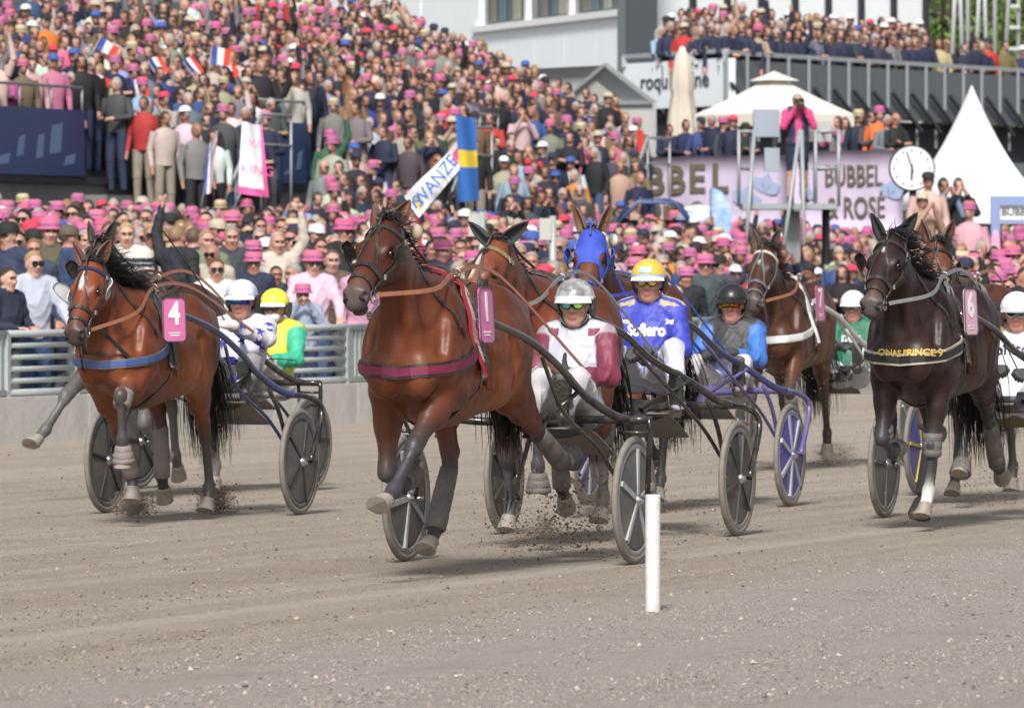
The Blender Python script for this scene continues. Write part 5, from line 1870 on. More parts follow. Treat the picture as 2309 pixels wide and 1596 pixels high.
    if detail:
        E(H(.078, 0, .012), H(.104, 0, -.030), (.009, .009), (.014, .012), SK, k=.012, soft=SF, side=tuple(R @ np.array((0, 1., 0))))
        for s in (-1, 1):
            B(H(.094, s * .014, -.034), (.010, .009, .008), SK, k=.008, rot=R)
            B(H(.074, s * .030, .034), (.018, .028, .010), SK, k=.015, rot=R)
            B(H(.062, s * .040, -.020), (.022, .022, .020), SK, k=.02, rot=R)
            B(H(-.010, s * .077, -.005), (.022, .010, .032), SK, k=.01, rot=R)
            B(H(.088, s * .032, .010), (.012, .018, .011), c.get('eye', tuple(q * .45 for q in SK)), k=.012, rot=R, neg=True)
        for s in (-1, 1):
            E(H(.088, s * .016, .030), H(.078, s * .050, .030), .006, .005, c.get('brow', tuple(q * .4 for q in SK)), k=.004, soft=SF)
        lip = c.get('lip', tuple(q * w for q, w in zip(SK, (.75, .5, .5))))
        B(H(.080, 0, -.062), (.012, .024, .006), lip, k=.006, rot=R)
        B(H(.078, 0, -.073), (.012, .021, .007), lip, k=.006, rot=R)
        if c.get('beard'):
            B(H(.045, 0, -.085), (.045, .052, .030), c['beard'], k=.015, rot=R)
    return pr, H, R, hc

def head_local(J):
    hc, yaw, pit = J['head']
    M = (Matrix.Rotation(yaw, 3, 'Z') @ Matrix.Rotation(pit, 3, 'Y')).to_4x4()
    M.translation = Vector(hc)
    return M

def helmet_mesh(m_shell, m_peak, m_guard, m_band=None):
    """jockey helmet in head axes: x out of the face"""
    sh = MB()
    rows = []
    n = 28
    for i in range(10):
        t = i / 9
        ph = t * 1.62
        row = []
        for j in range(n):
            a = 2 * PI * j / n
            z = math.cos(ph)
            low = 0
            row.append((math.sin(ph) * math.cos(a) * .132 - .012, math.sin(ph) * math.sin(a) * .112, .040 + z * .112 - (t ** 3) * .012 * (1 - math.cos(a))))
        rows.append(row)
    vs = [p for r in rows for p in r]
    fs = [(i * n + j, (i + 1) * n + j, (i + 1) * n + (j + 1) % n, i * n + (j + 1) % n) for i in range(9) for j in range(n)]
    sh.add(vs, fs, 0, True)
    inner = [((p[0] + .012) * .93 - .012, p[1] * .93, .04 + (p[2] - .04) * .93) for p in rows[-1]]
    k = len(sh.v) - n
    o = len(sh.v)
    sh.add(inner, [], 0)
    sh.f += [(k + j, o + j, o + (j + 1) % n, k + (j + 1) % n) for j in range(n)]
    sh.m += [0] * n; sh.sm += [True] * n
    pk = MB()
    rows = []
    for i in range(5):
        t = i / 4
        rows.append([(math.cos(a) * (.125 + .052 * t * math.cos(a * .9)) - .012, math.sin(a) * (.107 + .012 * t), .046 - .022 * t - .010 * t * t) for a in [(-62 + 124 * j / 12) * PI / 180 for j in range(13)]])
    pk.grid(rows, thick=.006)
    gd = MB()
    for s in (-1, 1):
        rows = []
        for i in range(6):
            t = i / 5
            rows.append([(-.075 + .10 * u - .01 * t - .012 * math.sin(t * 3), s * (.100 - .020 * t * t), .045 - .115 * t + .03 * u * t) for u in (0, .2, .4, .6, .8, 1.0)])
        gd.grid(rows, thick=.014 * s)
        gd.tube(spline([(.02, s * .082, -.055), (.038, s * .06, -.095), (.045, s * .02, -.122), (.045, 0, -.124)], 4), .008, 6, flat=.4)
    rows = [[(-.012 - .128 * math.cos(a), math.sin(a) * .100, .05 - .10 * t) for a in [(-58 + 116 * j / 8) * PI / 180 for j in range(9)]] for t in (0, .35, .7, 1)]
    gd.grid(rows, thick=-.012)
    out = dict(shell=sh.mesh('helmet', m_shell), peak=pk.mesh('peak', m_peak), guard=gd.mesh('ear_guard', m_guard))
    if m_band:
        b = MB()
        rows = [[(math.cos(a) * .1345 - .012, math.sin(a) * .1145, z) for a in [2 * PI * j / 28 for j in range(29)]] for z in (.036, .052)]
        b.grid(rows[::-1])
        out['band'] = b.mesh('helmet_band', m_band)
    return out

def goggles_mesh(lens, frame, aviator=False, wrap_=False):
    g, f = MB(), MB()
    if wrap_:
        rows = [[(.100 * math.cos(a) + .006, .098 * math.sin(a), z + .006 * math.cos(a * 2)) for a in [(-52 + 104 * j / 14) * PI / 180 for j in range(15)]] for z in (-.020, -.008, .008, .026)]
        g.grid(rows[::-1], thick=.004)
        f.tube([(.102 * math.cos(a) + .007, .098 * math.sin(a), .029 + .006 * math.cos(a * 2)) for a in [(-54 + 108 * j / 14) * PI / 180 for j in range(15)]], .004, 6)
    else:
        for s in (-1, 1):
            vs = [(.104 - .010 * abs(math.cos(a) * .03 / .03) * 0 - .35 * (abs(s * .033 + math.cos(a) * .030) ** 2) * 6, s * .033 + math.cos(a) * .030, .010 + math.sin(a) * .024 - (.004 if math.sin(a) < 0 else 0)) for a in [2 * PI * k / 16 for k in range(16)]]
            vb = [(x - .004, y_, z) for x, y_, z in vs]
            g.add(vs + vb, [tuple(range(16)), tuple(range(31, 15, -1))] + [(k, (k + 1) % 16, 16 + (k + 1) % 16, 16 + k) for k in range(16)], 0, False)
            f.tube([(x + .001, y_, z) for x, y_, z in vs], .0028, 5, closed=True)
            f.tube([(.094, s * .064, .016), (.05, s * .080, .016), (-.01, s * .082, .010)], .003, 5)
        f.tube([(.105, -.006, .022), (.105, .006, .022)], .003, 5)
    return g.mesh('lens', lens), f.mesh('frame', frame)

def star(c, nrm, r, S, off=.004, spin=0.0):
    """five-pointed star lying on a body"""
    nrm = Vector(nrm).normalized()
    u = nrm.cross(Vector((0, 0, 1))).normalized()
    v = nrm.cross(u)
    P_ = []
    for k in range(10):
        a = PI / 5 * k + spin
        q = r if k % 2 == 0 else r * .42
        p = S.ray(Vector(c) + nrm * .15 + u * (math.cos(a) * q) + v * (math.sin(a) * q), -nrm, off)[0]
        if p is None: return None
        P_.append(p)
    p0 = S.ray(Vector(c) + nrm * .15, -nrm, off)[0]
    if p0 is None: return None
    mid = []
    for k in range(10):
        q = S.near(P_[k].lerp(p0, .5), off)[0]
        mid.append(q)
    return [p0] + P_ + mid, [(0, 11 + (k + 1) % 10, 11 + k) for k in range(10)] + [(11 + k, 11 + (k + 1) % 10, 1 + (k + 1) % 10, 1 + k) for k in range(10)]

def print_on(S, txt, size, c, fwd_, up, mt, name, parent, bold=0.0, xs=1.0, off=.004):
    """lettering laid on a body: each letter's faces follow the cloth"""
    import bmesh
    me = text_mesh(txt, size, 0, bold, xs=xs)
    bm = bmesh.new()
    bm.from_mesh(me)
    bmesh.ops.triangulate(bm, faces=bm.faces[:])
    for _ in range(2):
        ed = [e for e in bm.edges if e.calc_length() > .02]
        if ed: bmesh.ops.subdivide_edges(bm, edges=ed, cuts=1)
    f = Vector(fwd_).normalized()
    u = (Vector(up) - f * Vector(up).dot(f)).normalized()
    r = u.cross(f)
    bad = []
    for v in bm.verts:
        p = Vector(c) + r * v.co.x + u * v.co.y
        q = S.ray(p + f * .3, -f, off)[0]
        if q is None: bad.append(v)
        else: v.co = q
    if bad: bmesh.ops.delete(bm, geom=bad, context='VERTS')
    bm.to_mesh(me)
    bm.free()
    me.materials.append(mt)
    return link(name, me, parent)

def glove(name, wr, hd, kn, mt, parent, curl=1.1, thumb='fold', side=1, vox=.0055):
    """a gloved hand with five separate fingers: hd wrist->knuckles, kn back of the hand"""
    hd, kn = norm3(hd), norm3(kn)
    kn = norm3(kn - hd * np.dot(hd, kn))
    sd = np.cross(kn, hd) * side        # towards the thumb
    wr = np.array(wr, float)
    c = (.5, .5, .5)
    pr = [econe(tuple(wr - hd * .05), tuple(wr + hd * .015), .037, .034, c, k=.015),
          econe(tuple(wr + hd * .01), tuple(wr + hd * .085), (.037, .021), (.043, .020), c, k=.012, side=tuple(sd))]
    for o_, ln in ((.033, .078), (.011, .088), (-.012, .082), (-.034, .064)):
        p = wr + hd * .085 + sd * o_
        an = 0.0
        for q, (fr, rr) in enumerate(((.42, .0125), (.32, .0115), (.26, .0105))):
            an += curl * (.9, 1.1, .7)[q]
            d = hd * math.cos(an) - kn * math.sin(an)
            p2 = p + d * ln * fr
            pr.append(econe(tuple(p), tuple(p2), rr, rr - .0008, c, k=.003))
            p = p2
    p = wr + hd * .035 + sd * .030 - kn * .005
    if thumb == 'up': d1, d2 = sd * .95 + hd * .3, sd * 1.0 + hd * .05 - kn * -.12
    else: d1, d2 = hd * .75 + sd * .55 - kn * .35, hd * .7 - kn * .75 - sd * .15
    p1 = p + norm3(d1) * .042
    pr.append(econe(tuple(p), tuple(p1), .017, .0135, c, k=.01))
    pr.append(econe(tuple(p1), tuple(p1 + norm3(d2) * .036), .0135, .0105, c, k=.003))
    V, Q, C = grow(pr, vox, 1)
    return link(name, np_mesh(name, V, Q, mats=[mt]), parent)

def crease(V, Q, mask, amp=.005, seed=0.0, scale=1.0):
    """folds pressed into the cloth of a grown figure"""
    N_ = vnormals(V, Q)
    x, y, z = V[:, 0] * scale, V[:, 1] * scale, V[:, 2] * scale
    a = np.sin(x * 23 + z * 31 + 1.9 * np.sin(y * 17 + z * 9 + seed) + seed)
    b = np.sin(y * 37 - z * 21 + 2.3 * np.sin(x * 14 + y * 11 + seed * 2))
    f = (1 - np.abs(a)) ** 2 * .9 + (1 - np.abs(b)) ** 2 * .7 - .5
    return (V + N_ * (f * amp * mask)[:, None]).astype(np.float32)
# ---------------------------------------------------------------- the race: horses, sulkies, drivers
AX = 1.75            # axle behind the middle of the horse

def lens_mat(name, a, b, rough=.12):
    a, b = tuple(q * .6 for q in a), tuple(q * .6 for q in b)
    m = mat(name, a, rough, metal=1.0)
    N, L = m.node_tree.nodes, m.node_tree.links
    tc = N.new('ShaderNodeTexCoord')
    sx = N.new('ShaderNodeSeparateXYZ')
    L.new(tc.outputs['Object'], sx.inputs[0])
    mr = N.new('ShaderNodeMapRange')
    mr.inputs['From Min'].default_value = -.055
    mr.inputs['From Max'].default_value = .055
    L.new(sx.outputs['Y'], mr.inputs['Value'])
    cr = N.new('ShaderNodeMix')
    cr.data_type = 'RGBA'
    cr.inputs['A'].default_value = (*a, 1)
    cr.inputs['B'].default_value = (*b, 1)
    L.new(mr.outputs[0], cr.inputs['Factor'])
    L.new(cr.outputs['Result'], N['Principled BSDF'].inputs['Base Color'])
    return m

SKIN_R = (.50, .24, .18)
SKIN_M = (.45, .26, .185)

def seat_pose(dx=0, dy=0, lean=0.0, hands=None, turn=0.0, feet=((.52, .25, .84), (.52, -.25, .84)), dz=0.0, nod=0.0):
    J = dict(hip=(-.24, 0, .90), chest=(-.31 - lean * .5, 0, 1.14), neck=(-.33 - lean, 0, 1.345), shL=(-.33 - lean, .158, 1.295), shR=(-.33 - lean, -.158, 1.295))
    hl, hr = hands or ((.10, .10, 1.08), (.10, -.10, 1.08))
    J.update(elL=(-.16 - lean * .6, .225, 1.09), elR=(-.16 - lean * .6, -.225, 1.09), hjL=(-.22, .085, .88), hjR=(-.22, -.085, .88))
    J['head'] = ((-.285 - lean, 0, 1.47), turn, nod)
    feet = [(f[0], f[1] + .11, f[2]) for f in feet]
    for s, f in (('L', feet[0]), ('R', feet[1])):
        sg = 1 if s == 'L' else -1
        J['an' + s] = (f[0] - .04, f[1], f[2] + .02)
        J['toe' + s] = (f[0] + .07, f[1] + sg * .02, f[2] + .20)
        J['kn' + s] = (.15, (f[1] - dy) * .6 + sg * .05, 1.07)
    out = {}
    for k, v in J.items():
        if k == 'head': out[k] = ((v[0][0] + dx, v[0][1] + dy, v[0][2] + dz), v[1], v[2])
        elif k[:2] in ('an', 'to'): out[k] = v
        else: out[k] = (v[0] + dx, v[1] + dy, v[2] + dz)
    out['wrL'], out['wrR'] = hl, hr
    return out

def make_driver(label, loc, rz, J, c, hm, gl, d, vox=.0095):
    root = empty('person', loc, rz)
    tag(root, label, 'driver', 'drivers seated on the sulkies')
    pr, H, R, hc = human(J, c, puff=d.get('puff', .012) * .55, hands=False, w=.92)
    pr += [econe(*a, **k) for a, k in d.get('extra', [])]
    V, Q, C = grow(pr, vox, 1)
    if d.get('paint'): d['paint'](V, C, J)
    V = crease(V, Q, (np.abs(C - np.array(c['skin'])).sum(1) > .12) & (V[:, 2] < J['neck'][2] + .02), .006, len(label))
    bo = link('body', np_mesh('body', V, Q, cols=C, mats=[M_jacket]), root)
    S = Surf(V, Q)
    M = head_local(J)
    sh = None
    for k, nm in (('shell', 'helmet'), ('peak', 'peak'), ('guard', 'ear_guard'), ('band', 'helmet_band')):
        if k in hm:
            o = link(nm, hm[k], root if k == 'shell' else sh)
            if k == 'shell': o.matrix_local = M; sh = o
    o = link('goggles', gl[0], root)
    o.matrix_local = M
    link('goggle_frame', gl[1], o)
    for s, sg in (('L', 1), ('R', -1)):
        gd = d.get('glove' + s, {})
        hd = gd.get('hd', norm3(np.array(J['wr' + s]) - np.array(J['el' + s])))
        glove('glove', J['wr' + s], hd, gd.get('kn', (.1, sg * .6, .8)), d.get('glove_mat', cmat('grey_glove', (.05, .052, .055), .7)), root, curl=gd.get('curl', 1.0), thumb=gd.get('thumb', 'fold'), side=-sg)
    # soles
    for s in ('L', 'R'):
        if 'toe' + s in J:
            a, t = Vector(J['an' + s]), Vector(J['toe' + s])
            dd = (t - a).normalized()
            sd = Vector((0, 1, 0))
            nn = sd.cross(dd).normalized()
            if nn.x < 0: nn = -nn
            hl = a - dd * .055
            prof = [(-.02, .030), (.0, .036), (.08, .034), (.14, .040), (.22, .044), (.27, .034), (.285, .015)]
            m = MB()
            rows = []
            for x, w in prof:
                p = hl + dd * x + nn * .036
                rows.append([p - sd * w - nn * .012, p - sd * w + nn * .010, p + sd * w + nn * .010, p + sd * w - nn * .012])
            vs = [q for r in rows for q in r]
            fs = [(i * 4 + j, i * 4 + (j + 1) % 4, (i + 1) * 4 + (j + 1) % 4, (i + 1) * 4 + j) for i in range(len(prof) - 1) for j in range(4)] + [(0, 3, 2, 1), tuple((len(prof) - 1) * 4 + j for j in range(4))]
            m.add(vs, fs)
            m.build('boot_sole', cmat('boot_sole', (.06, .065, .06), .8, bump=.4, bscale=50, dirt=DUST, dirt_amt=.5), root)
    return root, S, H, bo

def team(px, Y, hdg, ho, horse_label, harness, sulky_label, st, half, seed, vox=.014, along=0.0):
    X = (px - HX) / FPX * Y
    rz = -math.radians(90 + hdg)
    dv = (-math.sin(math.radians(hdg)), -math.cos(math.radians(hdg)))
    hloc = (X + dv[0] * (AX + along), Y + dv[1] * (AX + along), ho.get('lift', 0.0))
    tn = math.radians(ho.get('turn', 0))
    lf = (-dv[1], dv[0])                                       # horse's left
    cx, cy = hloc[0] + dv[0] * .8 - 0, hloc[1] + dv[1] * .8
    d2 = (-math.sin(math.radians(hdg) + tn), -math.cos(math.radians(hdg) + tn))
    sd = ho.get('side', 0.0)
    hloc = (cx - d2[0] * .8 + lf[0] * sd, cy - d2[1] * .8 + lf[1] * sd, hloc[2])
    r, S, LM = make_horse(horse_label, hloc, rz - tn, ho, seed, vox)
    make_harness(r, S, LM, harness)
    sk = make_sulky(sulky_label, (X, Y, 0), rz, st, half) if st else None
    return r, S, LM, (X, Y, 0), rz

def hands_local(J, along=0.0):
    off = np.array((AX + along, 0, 0))
    return [tuple(np.array(J['wrL']) - off), tuple(np.array(J['wrR']) - off)]

def head_cover(root, V_S, LM, prims_mesh, mt):
    """close-fitting hood with eye holes, lifted off the head"""
    V, Q, N_ = prims_mesh
    h, n, y, poll = (np.array(LM[k]) for k in ('h', 'n', 'y', 'poll'))
    L = V - poll
    s, nn, yy = L @ h, L @ n, L @ y
    eye = np.sqrt((s - .225) ** 2 + (nn - .045) ** 2 * 1.2 + (np.abs(yy) - .09) ** 2)
    ok = (s > -.01) & (s < .30 + np.clip((.09 - nn) * 1.1, 0, .14)) & (eye > .047) & (nn > -.16)
    ok &= ~((s > .30) & (nn > .07))
    fq = Q[ok[Q].all(1)]
    V = V.copy()
    ed = np.sort(np.concatenate([fq[:, [0, 1]], fq[:, [1, 2]], fq[:, [2, 3]], fq[:, [3, 0]]]), 1)
    ue, ct = np.unique(ed, axis=0, return_counts=True)
    be = ue[ct == 1]                                     # even out the cut edge of the cloth
    bv = np.unique(be)
    for _ in range(8):
        acc = np.zeros_like(V); cn = np.zeros(len(V), np.float32)
        for i, j in ((0, 1), (1, 0)):
            np.add.at(acc, be[:, i], V[be[:, j]]); np.add.at(cn, be[:, i], 1)
        V[bv] = V[bv] * .5 + .5 * acc[bv] / cn[bv][:, None]
    used = np.unique(fq)
    mp = np.full(len(V), -1)
    mp[used] = np.arange(len(used))
    me = np_mesh('hood', V[used] + N_[used] * .007, mp[fq], mats=[mt])
    return link('hood', me, root)

BAY = (.122, .034, .0125)
lead = cmat('stirrup_lead', (.1, .1, .1), .5)
M_bluecloth = mat('blue_hood_cloth', (.035, .07, .42), .7, bump=.3, bscale=30)
grey_disc = mat('grey_wheel_disc', (.085, .09, .093), .5, dirt=DUST, dirt_amt=.5, dirt_scale=9, var=.15)
pale_spoke = mat('pale_spoke', (.38, .39, .40), .45, dirt=DUST, dirt_amt=.4)
silver_rim = mat('silver_rim', (.30, .30, .30), .4, metal=.4, dirt=DUST, dirt_amt=.4)
blue_disc = mat('blue_wheel_disc', (.05, .06, .30), .4, dirt=DUST, dirt_amt=.35)
dark_disc = mat('dark_wheel_disc', (.03, .033, .035), .35, dirt=DUST, dirt_amt=.5, dirt_scale=9)
M_bluepaint = mat('blue_frame_paint', (.03, .05, .17), .22, spec=.6, dirt=DUST, dirt_amt=.2)
M_whitepaint = mat('white_frame_paint', (.62, .62, .63), .35, dirt=DUST, dirt_amt=.3)
white_web = cmat('white_webbing', (.62, .63, .62), .7, bump=.2)

# ---- bay number 1 in front
J1 = seat_pose(dy=.24, hands=((.02, .30, 1.05), (.02, .16, 1.02)), turn=.10, feet=((.50, .28, .84), (.50, .08, .80)), dz=-.04)
J1['elL'], J1['elR'] = (-.20, .47, 1.03), (-.22, .02, 1.01)
o1 = dict(coat=BAY, belly=(.23, .065, .022), headcol=(.055, .017, .009), nose=(.12, .035, .016), fore=(.075, .035, .025), leg=(.040, .038, .042), hind=(.13, .032, .014),
          side=.085, LF=(46, 38, 55, -.20), RF=(8, -74, -115), LH=(-9, -64, -60, -104, .12), RH=(52, -8, 24, 42, .1), boots=dict(LH='cb', RH='c', RF='b'), poll=(.95, -.02, 1.79), head=(38, -6, 3), lift=.02,
          mane_side=.5, mane_len=.15, mane_n=120, lock_n=60, ear_back=.55, tail_len=.75)
h1 = dict(bc_mat=cmat('plum_band', (.16, .012, .05), .6), bc_w=.07, pad_mat=cmat('red_velvet', (.22, .006, .012), .85, sheen=.5), plate='1', plate_n=(.10, 1, .05), hands=hands_local(J1), bell=cmat('cork_bobble', (.42, .36, .26), .8), blink_out=.2)
st1 = dict(disc=grey_disc, rim=silver_rim, spoke=pale_spoke, spokes=5, square=True, spoke_w=.03, spin=.5, seat_dy=.2, tip_dy=.085)
r1, S1, LM1, L1, Z1 = team(1171, 37.0, 16, o1, 'glossy bay horse wearing pink plate 1 and a red velvet saddle pad', h1, 'black sulky with a square frame pulled by horse number 1', st1, .66, 11, .0125)

white_helm = cmat('white_shell', (.72, .72, .73), .25)
glove_dark = cmat('dark_glove', (.035, .038, .04), .75, bump=.3)
hm1 = helmet_mesh(mat('grey_printed_shell', (.17, .17, .175), .3, dirt=(.7, .7, .7), dirt_amt=.8, dirt_scale=14), white_helm, mat('grey_guard_foam', (.10, .10, .105), .9, var=.4, vscale=40), white_helm)
MAROON = (.17, .022, .055)
LGREY = (.46, .47, .53)
def paint1(V, C, J):
    top = (np.abs(C - np.array(LGREY)).sum(1) < .02)
    y = V[:, 1] - J['chest'][1]
    patch = top & (V[:, 2] > 1.26) & (V[:, 2] < 1.305) & (np.abs(y) > .085) & (np.abs(y) < .15)
    C[patch] = MAROON
d1 = dict(puff=.016, paint=paint1, glove_mat=glove_dark, gloveL=dict(hd=(.15, -.9, .15), kn=(1, .1, .1), thumb='up', curl=1.05), gloveR=dict(hd=(.9, .3, .1)), extra=[(((-.33, .24, 1.29), (-.29, .24, 1.345), .072, .066, (.012, .015, .035)), dict(k=.02, soft=.003))])
make_driver('driver in grey and maroon jacket with mirrored green glasses giving a thumbs up', L1, Z1, J1, dict(skin=SKIN_M, top=LGREY, sleeve=MAROON, pants=(.50, .48, .49), boot=(.10, .10, .095), collar=(.012, .015, .035), shin=(.50, .48, .49)), hm1, goggles_mesh(lens_mat('green_mirror', (.05, .35, .55), (.35, .75, .05)), M_black), d1, .0085)

# ---- bay number 4 on the left
J4 = seat_pose(dy=.18, hands=((.14, .22, 1.27), (.12, -.06, 1.10)), turn=.05, lean=.02, feet=((.50, .34, .84), (.50, .06, .84)), dz=-.05)
J4['elL'], J4['elR'] = (-.14, .42, 1.17), (-.14, -.06, 1.03)
o4 = dict(coat=(.148, .041, .0155), belly=(.25, .085, .035), headcol=(.17, .042, .017), nose=(.10, .04, .025), muzzle=(.06, .045, .042), fore=(.16, .045, .02), leg=(.050, .048, .050),
          turn=1.5, side=.15, LF=(72, -6, -12), RF=(-28, -30, 10, -.12), LH=(18, -42, -14, 20), RH=(46, -42, -2, -30), boots=dict(LF='kb', RF='c', RH='c', LH=''), scale=.96, poll=(.92, -.03, 1.70), head=(52, -4, 4),
          blaze=[(.15, .23, .022), (.10, .16, .014)], mane_side=.75, mane_len=.26, mane_n=700, mane_up=.9, mane_drop=.5, mane_curl=2.4, mane_w=.0034, ear_out=.45, earcol=(.11, .032, .018), boot_mat=mat('dusty_boot', (.20, .18, .165), .7, bump=.3, bscale=50))
h4 = dict(bc_mat=cmat('blue_band', (.05, .09, .26), .6), bc_rim=cmat('grey_rim', (.13, .13, .14), .7), plate='4', plate_n=(.55, .83, .05), hands=hands_local(J4), brow_mat=cmat('blue_brow', (.02, .03, .09), .4), blink_mat=mat('clear_blinker', (.5, .52, .53), .12, spec=.6), blink_out=.6, nose_mat=M_black)
st4 = dict(disc=grey_disc, rim=grey_disc, spoke=M_black, spokes=5, spoke_w=.012, shaft=M_bluepaint, tip_mat=M_bluepaint, spin=.2, tip_dy=.15, bar=mat('silver_bar', (.3, .31, .32), .3, metal=.6), seat_dy=.1, brace=M_bluepaint)
r4, S4, LM4, L4, Z4 = team(456, 44.6, 15, o4, 'bay horse with a white star wearing pink plate 4', h4, 'dark blue sulky with solid grey wheels pulled by horse number 4', st4, .68, 12, .014)
hm4 = helmet_mesh(mat('white_printed_shell', (.70, .71, .74), .3, dirt=(.10, .13, .35), dirt_amt=.75, dirt_scale=11), white_helm, M_black)
d4 = dict(puff=.014, glove_mat=cmat('white_glove', (.55, .53, .50), .8, bump=.3), gloveL=dict(hd=(.5, -.8, .15), kn=(.6, .3, .8)), gloveR=dict())
rD, SD, HD, bD = make_driver('driver in white silks with blue stars and white helmet', L4, Z4, J4, dict(skin=SKIN_R, top=(.56, .56, .63), pants=(.26, .25, .25), boot=(.12, .115, .11), collar=(.56, .56, .63)), hm4, goggles_mesh(lens_mat('blue_mirror', (.02, .35, .55), (.10, .10, .75)), cmat('blue_frame', (.02, .03, .3), .3), wrap_=True), d4, .0095)
ms = cmat('blue_star', (.035, .05, .33), .7)
rs = random.Random(5)
for (yy, zz, q) in ((.28, 1.05, .045), (.02, 1.24, .045), (.17, 1.26, .04), (.10, 1.10, .05), (.22, 1.12, .042), (-.02, 1.06, .04), (.14, .98, .045), (.25, 1.00, .04), (.04, .94, .04), (-.06, 1.18, .042), (.30, 1.22, .035), (-.10, 1.00, .035)):
    g = star((.0, yy + .08, zz - .07), (1, rs.uniform(-.1, .25), .12), q, SD, .005, rs.random() * 6)
    if g:
        m = MB(); m.add(g[0], g[1]); m.build('star_print', ms, bD)
for t in (.25, .7):
    for a, b in (('sh', 'el'), ('el', 'wr')):
        p = Vector(J4[a + 'L']).lerp(Vector(J4[b + 'L']), t)
        g = star(p, (.75, .45, .5), .035, SD, .005, rs.random() * 6)
        if g:
            m = MB(); m.add(g[0], g[1]); m.build('star_print', ms, bD)

# ---- bay with ear covers, blue-jacketed driver
J3 = seat_pose(dy=.11, hands=((.06, .24, 1.12), (.04, .05, 1.12)), turn=.12, feet=((.50, .36, .80), (.50, -.12, .82)), dz=.08)
J3['elL'], J3['elR'] = (-.16, .36, 1.14), (-.17, -.14, 1.15)
o3 = dict(coat=(.15, .038, .016), headcol=(.145, .040, .018), nose=(.10, .035, .02), LF=(60, -4, -8), RF=(-10, -18, 20), LH=(26, -48, 6, 30), RH=(44, -46, -15, -50), boots=dict(LF='b', LH='k', RH='c'), poll=(.92, -.05, 1.74), head=(48, -22, 0), leg=(.045, .045, .05),
          blaze=[(.12, .30, .010)], ear_mat=mat('grey_ear_cover', (.045, .05, .055), .8, bump=.2, bscale=60), ear_len=.20, ear_out=1.15, ear_back=.0, mane_side=.9, mane_len=.07, mane_drop=.3, mane_n=300, lock_n=10)
h3 = dict(plate='8', plate_n=(0, 1, .05), hands=hands_local(J3), brow_mat=cmat('studded_brow', (.35, .28, .15), .35, metal=.5, bump=1.0, bscale=120), blinkers=False, rein_mat=cmat('grey_web_rein', (.22, .22, .22), .7))
st3 = dict(disc=dark_disc, rim=silver_rim, spoke=mat('dark_spoke', (.06, .06, .06), .3), spokes=6, spoke_w=.016, spin=.9, shaft=M_frame, seat_dy=.1)
r3, S3, LM3, L3, Z3 = team(1398, 41.0, 15, o3, 'bay horse with dark grey ear covers just behind horse number 1', h3, 'black sulky of the blue jacketed driver with dark disc wheels', st3, .74, 13, .0145)
YEL = (.62, .42, .06)
hm3 = helmet_mesh(cmat('yellow_shell', YEL, .25), white_helm, M_black, cmat('pale_blue_band', (.25, .42, .62), .4))
BLU = (.035, .05, .40)
def paint3(V, C, J):
    top = (np.abs(C - np.array(BLU)).sum(1) < .02)
    for s in (1, -1):
        y = (V[:, 1] - J['chest'][1]) * s
        m = top & (V[:, 2] > J['shL'][2] + .035) & (np.mod(V[:, 0] * 22, 1) < .45) & (y > .08) & (y < .24)
        C[m] = (.42, .34, .20)
d3 = dict(puff=.018, paint=paint3, gloveL=dict(hd=(.3, -.9, -.2), kn=(.6, .2, .8), thumb='up'), gloveR=dict(hd=(.8, .5, 0)))
r3d, S3d, H3d, b3d = make_driver('driver in royal blue jacket lettered across the chest with yellow helmet', L3, Z3, J3, dict(skin=SKIN_R, top=BLU, pants=(.50, .51, .58), boot=(.05, .05, .055), collar=(.70, .68, .66)), hm3, goggles_mesh(lens_mat('gold_mirror', (.35, .28, .08), (.5, .38, .08)), M_black), d3, .0095)
wl = cmat('white_print', (.78, .78, .8), .6)
hel3 = [c for c in r3d.children if c.name.startswith('helmet')][0]
rows = [[(-.012 + .136 * math.cos(a) * math.cos(e), .116 * math.sin(a) * math.cos(e), .040 + .117 * math.sin(e)) for e in [(.20 + .36 * j / 4) for j in range(5)]] for a in [(-.42 + .72 * i / 8) for i in range(9)]]
MB().grid(rows).build('helmet_patch', cmat('pale_blue_patch', (.30, .50, .70), .4), hel3)
me = text_mesh('Sofiero', .034, .0005, .0008); me.materials.append(wl)
for v in me.vertices:
    a = -.06 + v.co.x / .125; e = .38 + v.co.y / .117
    v.co = (-.012 + .1375 * math.cos(a) * math.cos(e), .1175 * math.sin(a) * math.cos(e), .040 + .1185 * math.sin(e))
link('patch_lettering', me, hel3)
print_on(S3d, 'Sofiero', .105, (0, .135, 1.275), (1, .10, .1), (0, 0, 1), wl, 'chest_lettering', b3d, bold=.005, xs=.78)
print_on(S3d, 'Gocciadoro'[:4] + 'm', .045, (0, -.05, 1.395), (1, 0, .35), (0, 0, 1), wl, 'shoulder_lettering', b3d, bold=.002)
print_on(S3d, '2sg', .045, (0, .26, 1.39), (1, 0, .35), (0, 0, 1), wl, 'shoulder_lettering', b3d, bold=.002)

